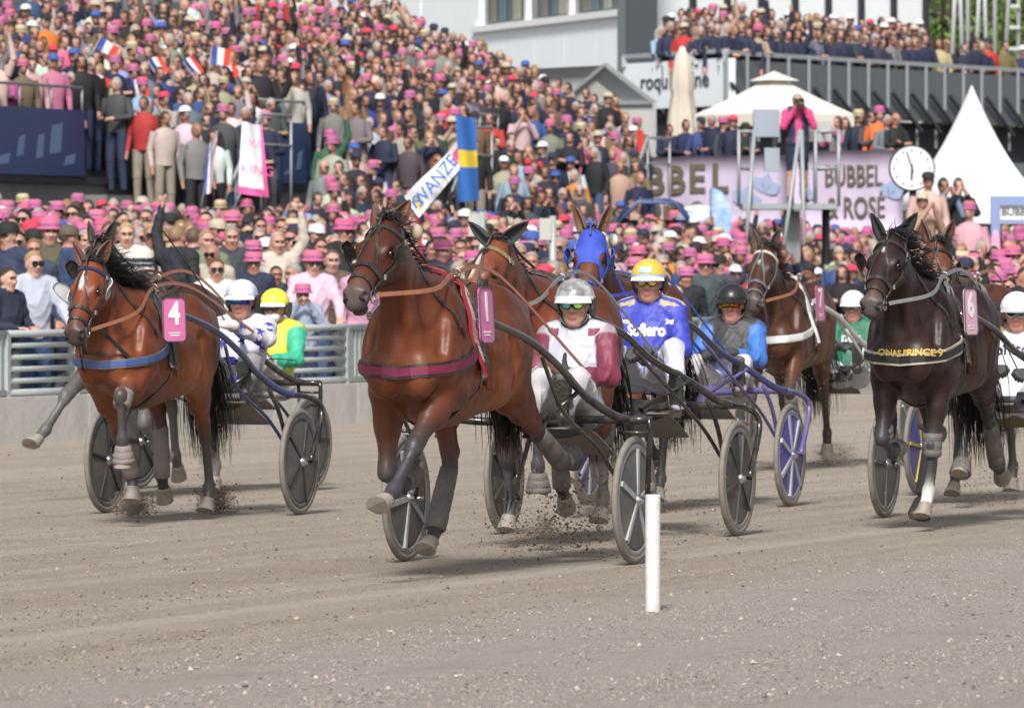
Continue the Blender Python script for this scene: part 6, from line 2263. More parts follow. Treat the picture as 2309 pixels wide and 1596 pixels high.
# ---- horse in the blue hood
Jb = seat_pose(dy=.23, lean=.06, hands=((.08, .29, 1.06), (.08, .13, 1.05)), turn=.05, feet=((.50, .36, .82), (.50, -.04, .82)), dz=-.08)
ob = dict(coat=(.105, .036, .016), headcol=(.115, .042, .020), nose=(.13, .06, .035), LF=(30, -60, -90), RF=(38, 22, 35), LH=(50, -18, 20, 30), RH=(6, -56, -40, -80), boots=dict(LF='c', RF='c'), poll=(.95, 0, 1.84), head=(50, 8, 0), earcol=(.13, .055, .028), ear_len=.19, ear_back=.0, ear_out=.3, mane_n=150, mane_len=.12, lock_n=5)
hb = dict(hooded=True, leather=cmat('blue_strap', (.03, .06, .33), .5), bridle=cmat('blue_strap', (.03, .06, .33), .5), plate='9', plate_n=(0, 1, .05), hands=hands_local(Jb), rein_mat=cmat('blue_strap', (.03, .06, .33), .5), blink_mat=M_bluecloth, blink_out=.12, bell=cmat('white_bobble', (.7, .68, .62), .6), pad_mat=M_black)
stb = dict(disc=blue_disc, rim=mat('blue_grey_rim', (.25, .26, .36), .35, dirt=DUST, dirt_amt=.4), spoke=mat('silver_spoke', (.5, .5, .55), .3, metal=.3), spokes=7, spoke_w=.03, spin=.1, shaft=M_bluepaint, frame=mat('violet_frame', (.10, .09, .26), .3, dirt=DUST, dirt_amt=.4))
_keep = {}
_grow = grow
def grow_keep(*a, **k):
    r = _grow(*a, **k)
    _keep['m'] = (r[0], r[1], vnormals(r[0], r[1]))
    return r
grow = grow_keep
rb, Sb, LMb, Lb, Zb = team(1552, 46.2, 15, ob, 'brown horse wearing a bright blue hood', hb, 'blue wheeled sulky behind the horse in the blue hood', stb, .72, 14, .015)
head_cover(rb, Sb, LMb, _keep['m'], M_bluecloth)
grow = _grow
hmb = helmet_mesh(cmat('black_shell', (.02, .02, .022), .35), cmat('black_peak', (.015, .015, .016), .4), M_black)
db = dict(puff=.016, glove_mat=glove_dark, gloveL=dict(hd=(.4, -.8, 0), kn=(.7, .2, .7)))
make_driver('driver in light blue jacket and black vest with black helmet and orange glasses', Lb, Zb, Jb, dict(skin=SKIN_R, top=(.025, .028, .032), sleeve=(.05, .17, .52), forearm=(.05, .17, .52), waist=(.05, .17, .52), pants=(.58, .56, .58), boot=(.07, .07, .07), collar=(.35, .38, .45)), hmb, goggles_mesh(lens_mat('orange_mirror', (.75, .55, .03), (.75, .18, .02)), M_black, wrap_=True), db, .011)

# ---- dark brown horse with the white breast girth
Jc = seat_pose(dy=.17, lean=.10, turn=.05, hands=((.16, .25, 1.0), (.10, .07, 1.0)), dz=-.15)
oc = dict(coat=(.070, .026, .014), belly=(.10, .04, .02), headcol=(.045, .018, .011), LF=(40, -40, -70), RF=(30, 20, 30), LH=(8, -50, -24, -6), RH=(45, -25, 5, 20), boots=dict(LF='c'), poll=(.92, .0, 1.77), head=(48, -4, 0), leg=(.045, .036, .03), mane_n=260, mane_len=.20, mane_side=.8, mane_mat=mat('brown_mane', (.11, .035, .015), .45), blaze=[(.17, .20, .008)])
hc_ = dict(bc_mat=white_web, bc_rim=white_web, pad_mat=white_web, bridle=cmat('grey_bridle', (.10, .11, .12), .6), brow_mat=cmat('fleece_brow', (.5, .45, .36), .9), blinkers=False, plate='7', plate_n=(.15, 1, .05), hands=hands_local(Jc))
stc = dict(disc=grey_disc, rim=silver_rim, spoke=pale_spoke, spokes=5, shaft=M_whitepaint, tip_mat=M_whitepaint, brace=M_whitepaint, bar=M_whitepaint, guard=cmat('tan_guard', (.24, .20, .15), .7, dirt=DUST, dirt_amt=.5))
rc, Sc, LMc, Lc, Zc = team(1860, 56.2, 13, oc, 'dark brown horse with white padded girth and white breast collar', hc_, 'white shafted sulky of the green jacketed driver', stc, .70, 15, .016)
hmc = helmet_mesh(white_helm, white_helm, M_black)
rcd, Scd, Hcd, bcd = make_driver('driver in dark green jacket and white helmet behind white shafts', Lc, Zc, Jc, dict(skin=SKIN_R, top=(.012, .13, .075), pants=(.66, .66, .7), boot=(.1, .1, .1), collar=(.02, .04, .03)), hmc, goggles_mesh(lens_mat('grey_mirror', (.1, .12, .14), (.2, .2, .22)), M_black), dict(puff=.016), .011)
print_on(Scd, 'DEX', .08, (0, .17, 1.08), (1, 0, .1), (0, 0, 1), wl, 'chest_lettering', bcd, bold=.003)

# ---- nearly black horse number 6 on the right
J6 = seat_pose(dy=.06, lean=.02, turn=.15, hands=((.20, .22, .96), (.14, .0, .98)), dz=-.13, feet=((.50, .3, .74), (.62, -.42, .68)))
o6 = dict(coat=(.030, .015, .012), belly=(.055, .025, .016), headcol=(.020, .011, .010), nose=(.060, .026, .015), fore=(.028, .020, .020), leg=(.042, .044, .052), hind=(.022, .014, .012),
          turn=2, side=-.13, LF=(6, -4, 22, -.10), RF=(22, -70, -110), LH=(-4, -56, -38, -70), RH=(50, -12, 16, 28, .08), boots=dict(RF='k', LF='k', RH='cb', LH='c'), poll=(.94, -.02, 1.78), head=(44, -4, 0), sock_LF=(.62, .60, .57),
          ear_mat=cmat('black_ear_cover', (.02, .02, .022), .8), ear_len=.19, ear_out=.5, mane_n=240, mane_len=.26, mane_side=.8, mane_up=.8, lock_n=70, blaze=[(.13, .16, .009)])
gold = cmat('gold_print', (.55, .38, .08), .5)
h6 = dict(bc_mat=cmat('black_band', (.015, .015, .016), .6), bc_rim=cmat('cream_rim', (.42, .38, .30), .6), bc_w=.075, plate='6', plate_n=(.2, 1, .05), plate_mat=cmat('pale_pink_plate', (.68, .40, .48), .4), hands=hands_local(J6), rein_mat=cmat('grey_web_rein', (.22, .22, .22), .7), blink_out=.25)
st6 = dict(disc=mat('grey_flat_disc', (.11, .11, .115), .5, dirt=DUST, dirt_amt=.5), rim=silver_rim, spoke=grey_disc, spokes=4, tip_dy=-.13, spin=.3, seat_dy=.06, bar=mat('grey_bar', (.12, .125, .13), .4), guard=cmat('olive_guard', (.17, .15, .10), .7, dirt=DUST, dirt_amt=.5))
r6, S6, LM6, L6, Z6 = team(2252, 43.7, 15, o6, 'nearly black horse with black ear covers and lettered breast collar', h6, 'sulky of the white helmeted driver at the right edge', st6, .77, 16, .013)
print_on(S6, 'ONAS PRINCE 9', .052, (.6, .03, 1.115), (1, .12, 0), (0, 0, 1), gold, 'collar_lettering', r6, bold=.002, off=.022)
hm6 = helmet_mesh(mat('white_lettered_shell', (.70, .70, .71), .3), mat('grey_peak', (.45, .46, .47), .4), cmat('grey_guard2', (.07, .075, .08), .7))
r6d, S6d, H6d, b6d = make_driver('driver with white framed sunglasses and white helmet at the right edge', L6, Z6, J6, dict(skin=SKIN_R, top=(.66, .66, .70), sleeve=(.66, .66, .70), pants=(.64, .65, .72), boot=(.1, .1, .1), collar=(.30, .20, .05), yoke=(.30, .21, .06)), hm6, goggles_mesh(cmat('dark_lens', (.03, .012, .02), .1), cmat('white_frame', (.7, .7, .7), .4)), dict(puff=.016), .0095)
print_on(S6d, 'bonito', .11, (0, .04, 1.13), (1, .1, .1), (0, 0, 1), cmat('navy_print', (.02, .02, .05), .6), 'chest_lettering', b6d, bold=.002)

# ---- the two horses hidden behind others
Jd = seat_pose(dy=.05)
od = dict(coat=(.10, .035, .018), headcol=(.11, .035, .018), LF=(34, 24, 34), RF=(20, -70, -100), LH=(14, -44, -18, 16), RH=(48, -10, 20, 30), boots=dict(LF='b', RF='b'), poll=(.90, 0, 1.78), head=(60, 6, 0), mane_n=160)
hd_ = dict(hands=hands_local(Jd), blinkers=True)
rd, Sd, LMd, Ld, Zd = team(2290, 48.2, 16, od, 'brown horse mostly hidden behind the nearly black horse', hd_, 'sulky hidden behind the nearly black horse', dict(disc=blue_disc, rim=silver_rim, spoke=cmat('yellow_spoke', (.5, .35, .05), .4), spokes=5, frame=M_bluepaint), .72, 17, .017)
Je = seat_pose(dy=.29, lean=.0, hands=((.2, .32, .96), (.15, .05, .96)), dz=-.12, turn=.06)
oe = dict(side=.16, coat=(.06, .028, .018), headcol=(.03, .016, .012), LF=(10, -50, -80), RF=(54, 34, 44, .3), LH=(20, -40, -10, 10), RH=(44, -40, -10, -30), boots=dict(RF=''), poll=(1.0, .05, 1.78), head=(55, -8, 0), leg=(.10, .095, .092), fore=(.10, .095, .092), earcol=(.035, .02, .016))
he = dict(hands=hands_local(Je))
re_, Se, LMe, Le, Ze = team(505, 49.6, 20, oe, 'dark horse almost hidden behind horse number 4', he, 'sulky of the yellow helmeted driver', dict(disc=grey_disc, rim=grey_disc, spoke=M_black, spokes=5, square=True, tip_dy=.16), .69, 18, .017)
hme = helmet_mesh(cmat('lemon_shell', (.66, .66, .06), .3), white_helm, cmat('olive_guard_strap', (.10, .10, .06), .6))
GRN, YLW = (.035, .40, .24), (.66, .56, .03)
mask_x = []
rE, SE, HE, bE = make_driver('driver in yellow vest with green sleeves, lemon helmet and white face mask', Le, Ze, Je, dict(skin=SKIN_R, top=YLW, sleeve=GRN, pants=(.5, .48, .46), boot=(.08, .08, .08), collar=GRN, waist=YLW), hme, goggles_mesh(cmat('dark_lens', (.03, .012, .02), .1), M_black), dict(puff=.020, glove_mat=glove_dark), .011)
hcE, yawE, pitE = Je['head']
m = MB()
m.ell((.052, 0, -.062), (.050, .060, .048), 14, 10)
mo = m.build('face_mask', cmat('white_mask', (.70, .72, .76), .8), rE)
mo.matrix_local = head_local(Je)

# ---- drivers' whips
def whip(root, a, b):
    a, b = Vector(a), Vector(b)
    MB().tube(spline([a, a.lerp(b, .5) + Vector((0, 0, .015)), b], 6), .005, 6).build('whip', M_black, root)
whip(rD, (.14, .22, 1.27), (.75, -.04, 1.90))
whip(rE, (.2, .32, .96), (1.0, .98, .98))

# ---- white marker post in the foreground
Yp = gdepth(1377)
m = MB()
m.lathe([(.036, 0), (.036, .545), (.034, .555), (0, .556)], 24)
tag(m.build('marker_post', mat('white_plastic', (.62, .63, .64), .45, dirt=DUST, dirt_amt=.35, dirt_scale=7), loc=((1471.5 - HX) / FPX * Yp, Yp, 0)), 'short white plastic marker post at the inner edge of the track', 'post')
# ---------------------------------------------------------------- spectators
RC = random.Random(2024)
TOPS = [('navy', (.010, .015, .040), 20), ('black', (.010, .010, .012), 17), ('grey', (.15, .155, .16), 6), ('white', (.52, .52, .52), 5), ('beige', (.34, .28, .21), 6), ('light blue', (.22, .30, .45), 4), ('pink', (.50, .12, .26), 3), ('red', (.42, .03, .03), 2), ('olive', (.11, .10, .05), 3), ('dark blue', (.03, .06, .18), 5), ('cream', (.46, .41, .33), 4), ('brown', (.16, .085, .05), 3), ('pale pink', (.48, .31, .33), 3), ('orange', (.55, .16, .03), 1), ('dark green', (.03, .09, .05), 1), ('charcoal', (.05, .052, .06), 9)]
HAIRS = [('brown', (.045, .026, .015), 6), ('dark', (.012, .010, .009), 6), ('fair', (.24, .15, .07), 3), ('grey', (.30, .29, .27), 5), ('reddish', (.20, .08, .03), 1)]
SKINS = [(.45, .245, .185), (.40, .205, .15), (.49, .285, .22), (.34, .17, .12), (.46, .255, .20)]
PINK = (.46, .12, .20)
def pick(tab): return RC.choices(tab, [t[2] for t in tab])[0]

def stand_pose(kind):
    J = dict(hip=(0, 0, .97), chest=(.02, 0, 1.24), neck=(0, 0, 1.475), shL=(0, .175, 1.42), shR=(0, -.175, 1.42), hjL=(0, .09, .93), hjR=(0, -.09, .93), knL=(.02, .10, .50), knR=(.02, -.10, .50), anL=(-.02, .11, .09), anR=(-.02, -.11, .09), toeL=(.14, .13, .04), toeR=(.14, -.13, .04))
    J['head'] = ((.025, 0, 1.605), 0, 0)
    dn = dict(el=(-.03, .24, 1.14), wr=(.06, .25, .90))
    fr = dict(el=(.04, .26, 1.15), wr=(.27, .10, 1.12))
    ph = dict(el=(.16, .24, 1.22), wr=(.26, .07, 1.50))
    up = dict(el=(.06, .28, 1.64), wr=(.10, .24, 1.92))
    ln = dict(el=(.12, .26, 1.18), wr=(.38, .20, 1.06))
    cr = dict(el=(.08, .24, 1.17), wr=(.20, -.05, 1.20))
    A = dict(down=(dn, dn), clap=(fr, fr), phone=(ph, ph), wave=(up, dn), cheer=(up, up), lean=(ln, ln), folded=(cr, cr))[kind]
    for s, a, sg in (('L', A[0], 1), ('R', A[1], -1)):
        J['el' + s] = (a['el'][0], a['el'][1] * sg, a['el'][2])
        J['wr' + s] = (a['wr'][0], a['wr'][1] * sg, a['wr'][2] + (.03 if (kind == 'folded' and s == 'L') else 0))
    return J

MK = dict(skin=(1, 0, 0), top=(0, 1, 0), pants=(0, 0, 1), boot=(1, 1, 1), eye=(.55, 0, 0))
M_sp = dict(skin=mat('skin', (.5, .3, .2), .55, obj_attr='skin', var=.08, vscale=14), top=mat('spectator_top', (.3, .3, .3), .8, obj_attr='top', bump=.5, bscale=10, var=.08, vscale=5), pants=mat('spectator_trousers', (.1, .1, .1), .85, obj_attr='pants', bump=.3, bscale=10), boot=mat('shoe', (.03, .03, .03), .6), eye=mat('eye_shade', (.09, .045, .03), .6), lip=mat('lip', (.30, .10, .085), .5), hair=mat('spectator_hair', (.1, .05, .03), .6, obj_attr='hair', bump=.6, bscale=40), hat=mat('felt_hat', (.6, .1, .3), .8, obj_attr='hat', bump=.2, bscale=30), band=mat('hat_band', (.34, .09, .25), .6, var=.8, vscale=25))
PROTO = {}
for kd in ('down', 'clap', 'phone', 'wave', 'cheer', 'lean', 'folded'):
    J = stand_pose(kd)
    pr, H, R, hc = human(J, dict(skin=MK['skin'], top=MK['top'], pants=MK['pants'], boot=MK['boot'], lip=(1, 0, 1), eye=(1, 1, 0), brow=(1, 1, 0)), puff=.010, w=.95)
    V, Q, C = grow(pr, .0135, 1)
    cls = np.argmin(np.stack([np.abs(C - np.array(c)).sum(1) for c in (MK['skin'], MK['top'], MK['pants'], MK['boot'], (1, 1, 0), (1, 0, 1))], 1), 1)
    V = crease(V, Q, (cls == 1) | (cls == 2), .007, len(kd))
    PROTO[kd] = np_mesh('body', V, Q, mats=[M_sp['skin'], M_sp['top'], M_sp['pants'], M_sp['boot'], M_sp['eye'], M_sp['lip']], midx=cls[Q[:, 0]])
HEAD0 = Vector((.025, 0, 1.605))
def head_shell(rows_, mt, nm):
    return rows_.xf(Matrix.Translation(HEAD0)).mesh(nm, mt)
def cap_of_hair(long=False):
    m = MB()
    n = 14
    vs = []
    for i in range(8):
        ph = i / 7 * (2.0 if not long else 2.25)
        for j in range(n):
            a = 2 * math.pi * j / n
            fr = max(0, math.cos(a))
            p = min(ph, 1.52 - .68 * math.cos(a) + .05 * math.sin(a * 5 + 1) + (.5 if long and math.cos(a) < .4 else 0))
            sx = .104 + (.010 if long else 0)
            vs.append((-.014 + math.sin(p) * math.cos(a) * sx, math.sin(p) * math.sin(a) * .084, .036 + math.cos(p) * (.096) - (.10 * max(0, (i - 5) / 2) * (1 - fr) if long else 0)))
    m.add(vs, [(i * n + j, (i + 1) * n + j, (i + 1) * n + (j + 1) % n, i * n + (j + 1) % n) for i in range(7) for j in range(n)], 0, True)
    return m
HAIR = head_shell(cap_of_hair(), M_sp['hair'], 'hair')
HAIRL = head_shell(cap_of_hair(True), M_sp['hair'], 'hair')
m = MB()
m.lathe([(.128, .030), (.140, .038), (.118, .052), (.106, .055), (.102, .125), (.085, .148), (.03, .138), (0, .140)], 18, (-.012, 0, 0))
m.lathe([(.1065, .056), (.1045, .090)], 18, (-.012, 0, 0), mi=1)
HAT = m.xf(Matrix.Translation(HEAD0)).mesh('hat', [M_sp['hat'], M_sp['band']])
m = MB()
m.lathe([(.107, .045), (.108, .075), (.095, .115), (.06, .142), (0, .150)], 18, (-.012, 0, 0))
m.grid([[(math.cos(a) * (.10 + .085 * t) - .01, math.sin(a) * .088, .050 - .014 * t) for a in [(-50 + 100 * j / 8) * math.pi / 180 for j in range(9)]] for t in (0, .5, 1)], thick=.006)
CAP = m.xf(Matrix.Translation(HEAD0)).mesh('cap', M_sp['hat'])
gl_, gf_ = goggles_mesh(cmat('sunglass_lens', (.01, .01, .012), .12), M_black)
SHADES = gl_
for v in SHADES.vertices: v.co += HEAD0

def spectator(x, y, z, rz, kd, at, label, scale=1.0, name='person', cat='spectator', group='spectators in the crowd'):
    o = link(name, PROTO[kd], None, (x, y, z), rz)
    o.scale = (scale, scale, scale)
    for k in ('skin', 'top', 'pants', 'hair', 'hat'): o[k] = tuple(float(c) for c in at[k])
    tag(o, label, cat, group)
    kids = []
    if at['head'] == 'hat': kids = [('hair', HAIR), ('hat', HAT)]
    elif at['head'] == 'cap': kids = [('hair', HAIR), ('cap', CAP)]
    elif at['head'] == 'long': kids = [('hair', HAIRL)]
    elif at['head'] == 'short': kids = [('hair', HAIR)]
    if at.get('shades'): kids.append(('sunglasses', SHADES))
    for nm, me in kids:
        c = link(nm, me, o)
        for k in ('hair', 'hat'): c[k] = tuple(float(q) for q in at[k])
    return o

def attrs(**f):
    t = pick(TOPS)
    h_ = pick(HAIRS)
    hd = RC.choices(['hat', 'cap', 'long', 'short', 'bald'], [23, 14, 20, 41, 2])[0]
    at = dict(topn=t[0], top=tuple(c * RC.uniform(.8, 1.2) for c in t[1]), hairn=h_[0], hair=h_[1], skin=RC.choice(SKINS), pants=RC.choice([(.02, .03, .07), (.015, .015, .018), (.05, .08, .16), (.25, .22, .18), (.10, .10, .11)]), head=hd, hat=PINK, hatn='pink', shades=RC.random() < .4)
    if hd == 'cap':
        c = RC.choice([('white', (.65, .65, .66)), ('navy', (.015, .02, .05)), ('black', (.015, .015, .016)), ('blue', (.04, .09, .32)), ('red', (.5, .04, .08)), ('beige', (.42, .37, .28))])
        at['hatn'], at['hat'] = c
    elif hd == 'hat' and RC.random() < .12: at['hatn'], at['hat'] = 'straw', (.50, .42, .25)
    elif hd == 'hat': at['hat'] = tuple(c * RC.uniform(.75, 1.25) for c in PINK)
    at.update(f)
    return at

def describe(at):
    s = {'hat': at['hatn'] + ' hat', 'cap': at['hatn'] + ' cap', 'long': 'long ' + at['hairn'] + ' hair', 'short': 'short ' + at['hairn'] + ' hair', 'bald': 'bald head'}[at['head']]
    return f"{at['topn']} top, {s}" + (', sunglasses' if at.get('shades') else '')

def proj(p):
    return HX + p[0] / p[1] * FPX, HY - (p[2] - EYE) / p[1] * FPX

# ---- people one can pick out at the railing: photo x, head-top y, depth, pose, look
FACE = -math.pi / 2           # facing the camera
NAMED = [
 (20, 497, 66.5, 'down', -.5, dict(head='cap', hatn='black', hat=(.012, .012, .014), top=(.02, .03, .07), hair=(.1, .05, .03), shades=False), 'man in black cap and navy jacket at the left edge'),
 (112, 468, 68.5, 'down', .2, dict(head='hat', hat=PINK, top=(.085, .075, .045), shades=False), 'man in olive jumper and pink hat with dark band, tallest at the left'),
 (152, 505, 68.0, 'down', 2.2, dict(head='cap', hat=(.10, .075, .05), top=(.03, .05, .12), hair=(.06, .035, .02)), 'man in brown cap seen from behind beside the olive jumper'),
 (74, 563, 64.2, 'lean', .5, dict(head='short', hair=(.34, .22, .10), top=(.40, .42, .50), shades=True, pants=(.03, .06, .15)), 'man in pale grey hooded top leaning on the railing'),
 (76, 535, 67.0, 'down', .1, dict(head='short', hair=(.20, .11, .05), top=(.03, .04, .08), shades=False), 'fair-haired man directly behind the grey hooded top'),
 (14, 600, 64.0, 'clap', .9, dict(head='short', hair=(.03, .02, .015), top=(.015, .02, .04), shades=False), 'person in dark jacket cut by the left edge at the railing'),
 (285, 484, 67.5, 'down', .1, dict(head='short', hair=(.40, .28, .13), top=(.62, .59, .52), shades=False), 'bearded fair man in cream jumper with navy stripes'),
 (246, 497, 69.0, 'down', .3, dict(head='short', hair=(.10, .055, .03), top=(.02, .03, .07), shades=False), 'man in navy shirt beside the striped jumper'),
 (342, 502, 68.5, 'down', .1, dict(head='short', hair=(.36, .24, .11), top=(.40, .34, .27), shades=True), 'man in beige shirt and sunglasses right of the striped jumper'),
 (398, 490, 66.6, 'wave', 2.6, dict(head='short', hair=(.22, .14, .08), top=(.014, .016, .022), pants=(.52, .52, .54), shades=False), 'man in black jacket seen from behind with one arm raised'),
 (436, 510, 68.5, 'down', 2.8, dict(head='short', hair=(.10, .07, .045), top=(.02, .025, .04)), 'dark-haired person seen from behind beside the raised arm'),
 (464, 515, 67.2, 'clap', .4, dict(head='short', hair=(.30, .19, .09), top=(.16, .19, .12), shades=False), 'smiling man in patterned green shirt'),
 (522, 508, 68.0, 'down', .1, dict(head='short', hair=(.24, .22, .20), top=(.035, .04, .048), shades=False), 'grey-haired man in black quilted vest'),
 (488, 580, 64.8, 'down', .1, dict(head='short', hair=(.10, .06, .03), top=(.58, .56, .52), shades=True), 'man in off-white shirt and sunglasses near the railing'),
 (480, 548, 66.5, 'down', -.3, dict(head='bald', top=(.40, .36, .30), shades=True), 'bald man behind the off-white shirt'),
 (572, 566, 65.8, 'down', .0, dict(head='hat', hat=PINK, top=(.016, .022, .05), shades=True), 'man in navy jacket and pink hat behind the star silks'),
 (622, 605, 66.0, 'down', .2, dict(head='short', hair=(.03, .02, .015), top=(.06, .06, .07), shades=False), 'dark-haired man low behind the yellow helmet'),
 (664, 592, 65.4, 'down', -.9, dict(head='short', hair=(.28, .27, .25), top=(.03, .035, .05), shades=False), 'grey-haired man in dark jacket looking left behind the yellow helmet'),
 (704, 562, 64.3, 'lean', .25, dict(head='hat', hat=PINK, top=(.58, .42, .52), shades=True), 'bearded man in pink shirt and pink hat leaning on the railing'),
 (682, 690, 63.4, 'phone', .1, dict(head='hat', hat=PINK, top=(.25, .30, .40), shades=True), 'person in pink hat low behind the railing'),
 (625, 520, 68.0, 'wave', .3, dict(head='short', hair=(.40, .33, .24), top=(.50, .44, .38)), 'person in pale beige top with an arm up behind the railing'),
 (570, 540, 69.5, 'down', .2, dict(head='hat', hat=PINK, top=(.3, .1, .2)), 'person in pink hat just left of the pale beige top'),
 (748, 560, 65.5, 'down', .2, dict(head='short', hair=(.10, .06, .04), top=(.10, .075, .05)), 'man in brown quilted vest beside the muzzle of horse number 1'),
 (2122, 548, 67.0, 'phone', .1, dict(head='short', hair=(.35, .33, .3), top=(.02, .03, .08), shades=False), 'photographer in navy jacket with a long lens right of the nearly black horse'),
 (2165, 552, 67.5, 'down', .1, dict(head='short', hair=(.2, .12, .06), top=(.25, .27, .33), shades=True), 'man in grey jacket and sunglasses beside the long lens'),
 (2207, 553, 67.0, 'down', -.2, dict(head='short', hair=(.05, .03, .02), top=(.025, .035, .085), shades=False), 'bearded man in dark blue suit behind the pink box'),
 (2270, 578, 65.6, 'clap', -.5, dict(head='cap', hat=(.5, .5, .52), top=(.04, .045, .05), shades=False), 'man in pale grey flat cap at the right railing'),
 (2300, 588, 65.0, 'down', -.2, dict(head='long', hair=(.36, .22, .08), top=(.62, .12, .22), shades=False), 'fair woman in pink jacket at the right edge'),
 (190, 500, 70.0, 'down', .2, dict(head='hat', hat=PINK, top=(.2, .2, .22)), 'person in pink hat above the mane of horse number 4'),
]
ind = []
done_xy = []
for x, y, Y, kd, yaw, f, lb in NAMED:
    at = attrs(**f)
    tx = (x - HX) / FPX
    Y = (WB + .45 + (Y - 63.3) * .40) / (UX - UY * tx)
    X, _, zt_ = P(x, y, Y)
    top_h = 1.76 if at['head'] in ('hat', 'cap') else 1.745
    b_ = -UY * X + UX * Y
    sc = 1.03
    z = terr_z(b_)
    sc = max(.86, min(1.10, (zt_ - z) / top_h))
    spectator(X, Y, z, FACE + yaw, kd, at, lb, sc)
    done_xy.append((X, Y))
    if 'long lens right' in lb:
        link('camera', MB().box((.22, 0, 1.60), (.08, .14, .10)).lathe([(.05, .25), (.06, .42), (.075, .52), (.06, .52), (0, .48)], 14, (0, 0, 1.60), axis='X').mesh('camera', M_black), list(COL.objects)[-1] if False else [q for q in COL.objects if q.get('label') == lb][0])
N_NAMED = len(NAMED)
# navy stripes of the cream jumper
m = MB()
me_s = PROTO['down']
Vp = np.empty(len(me_s.vertices) * 3, np.float32); me_s.vertices.foreach_get('co', Vp); Vp = Vp.reshape(-1, 3)
Qp = np.array([list(p.vertices) for p in me_s.polygons])
Np = vnormals(Vp, Qp)
mi_ = np.empty(len(Qp), np.int32); me_s.polygons.foreach_get('material_index', mi_)
par = [o for o in COL.objects if o.get('label', '').startswith('bearded fair man in cream')][0]
for z0 in (1.37, 1.32, 1.23, 1.18):
    c = Vp[Qp].mean(1)[:, 2]
    ok = (mi_ == 1) & (np.abs(c - z0) < .016)
    fq = Qp[ok]; us = np.unique(fq); mp = np.full(len(Vp), -1); mp[us] = np.arange(len(us))
    link('navy_stripe', np_mesh('navy_stripe', Vp[us] + Np[us] * .006, mp[fq], mats=[cmat('navy_stripe', (.015, .02, .05), .8)]), par)

# ---- where everybody else stands
KEEP = [(1762, 1806, 440, 640, 96), (1856, 1880, 440, 640, 96), (500, 648, 262, 436, 99), (985, 1118, 250, 448, 108), (900, 1045, 310, 470, 78), (612, 706, 268, 430, 103), (1085, 1135, 295, 440, 110), (-30, 205, 225, 452, 95), (400, 505, 300, 430, 95), (1320, 1395, 345, 470, 112)]      # what shows between the people
SPOTS = []
def add_spot(a, b, z, zone, yaw=0.0, sc=None):
    X, Y, _ = W(a, b)
    px, py = proj((X, Y, z + 1.7))
    if px < -170 or px > 2400 or py < -22: return
    if zone in ('stairs', 'stand') and px > 1442: return
    if zone == 'terrace' and py < 486 and px > 1000: return
    for (x0, x1, y0, y1, yd) in KEEP:
        if x0 < px < x1 and (y0 - (215 if zone == 'stairs' and yd in (99, 103, 108, 110) else 0)) < py < y1 and Y < yd: return
    SPOTS.append(dict(X=X, Y=Y, z=z, px=px, py=py, zone=zone, yaw=yaw, sc=sc or RC.gauss(1.0, .035)))
for r in range(20):
    b = 26.75 + r * .58
    a = 51.0 + RC.random() * .5
    while a < 138:
        a += RC.uniform(.50, .72)
        bb = b + RC.uniform(-.16, .16)
        X, Y, _ = W(a, bb)
        px, py = proj((X, Y, 1.7))
        if px < 800 and r < 8: continue          # the people picked out above stand here
        if any((X - q[0]) ** 2 + (Y - q[1]) ** 2 < .12 for q in done_xy): continue
        add_spot(a, bb, terr_z(bb), 'terrace')
for r in range(20):
    b = 26.75 + r * .58
    for k in range(64):                            # fill between the named people
        if r >= 8: break
        a = 52 + k * .62 + RC.uniform(-.1, .1)
        X, Y, _ = W(a, b)
        px, py = proj((X, Y, 1.7))
        if px > 800 or px < -170: continue
        if any(abs(px - (q[0] / q[1] * FPX + HX)) < 20 and abs(Y - q[1]) < 1.2 for q in done_xy): continue
        if r < 3: continue
        if RC.random() < .25: continue
        add_spot(a, b, terr_z(b) + .0, 'terrace')
for k in range(20):
    b = SB + .42 + k * .42
    a = 72 + RC.random() * .4
    while a < 113.6:
        a += RC.uniform(.40, .56)
        add_spot(a, b + RC.uniform(-.1, .1), stand_z(b), 'stand', sc=RC.gauss(.96, .04))
for a0, a1 in STAIRS:
    for k in range(8):
        b = SB - .1 - k * .42
        a = a0 + .2
        while a < a1 - .2:
            a += RC.uniform(.5, .95)
            add_spot(a, b, stair_z(b), 'stairs')
def add_world(px, Y, z, zone, yaw=0.0, sc=None):
    X = (px - HX) / FPX * Y
    SPOTS.append(dict(X=X, Y=Y, z=z, px=px, py=proj((X, Y, z + 1.7))[1], zone=zone, yaw=yaw, sc=sc or RC.gauss(1.0, .03)))
for row in range(3):                                # on the balcony
    px = 1470 + row * 13
    while px < 2330:
        px += RC.uniform(14, 25)
        t = max(0, (px - 1637) / 1003)
        Yb = (126 + 17.4 * t if px > 1637 else 126 + (1637 - px) / 232 * 3.6) + .35 + row * .75
        if px > 2080 and row > 0: continue
        if px > 2090 and RC.random() < .45: continue
        add_world(px, Yb, zup(4.13) + .0 + row * .2, 'balcony', .35)
for px, yw in ((1508, 0), (1545, .3), (1580, .2), (1605, -.2), (1630, .4), (1652, .2), (1680, .1), (1905, .5), (1935, .3), (1962, .2), (1982, .5), (2000, .6), (2018, .3), (1890, 0)):
    Yb = 120 - (px - 1440) / 600 * 4 + .5
    add_world(px, Yb, 2.68, 'banner terrace', yw)
for px, py, Y in ((2092, 402, 90), (2125, 404, 91), (2160, 398, 91), (2078, 440, 89), (2185, 470, 90)):
    add_world(px, Y, P(0, py, Y)[2] - 1.72, 'right')
# a raised stand of people on the far right
for r in range(5):
    px = 2060 + RC.random() * 20
    while px < 2320:
        px += RC.uniform(20, 34)
        Y = 88 - r * 3
        add_world(px, Y, P(0, 560 + r * 14, Y)[2] - 1.70, 'right')

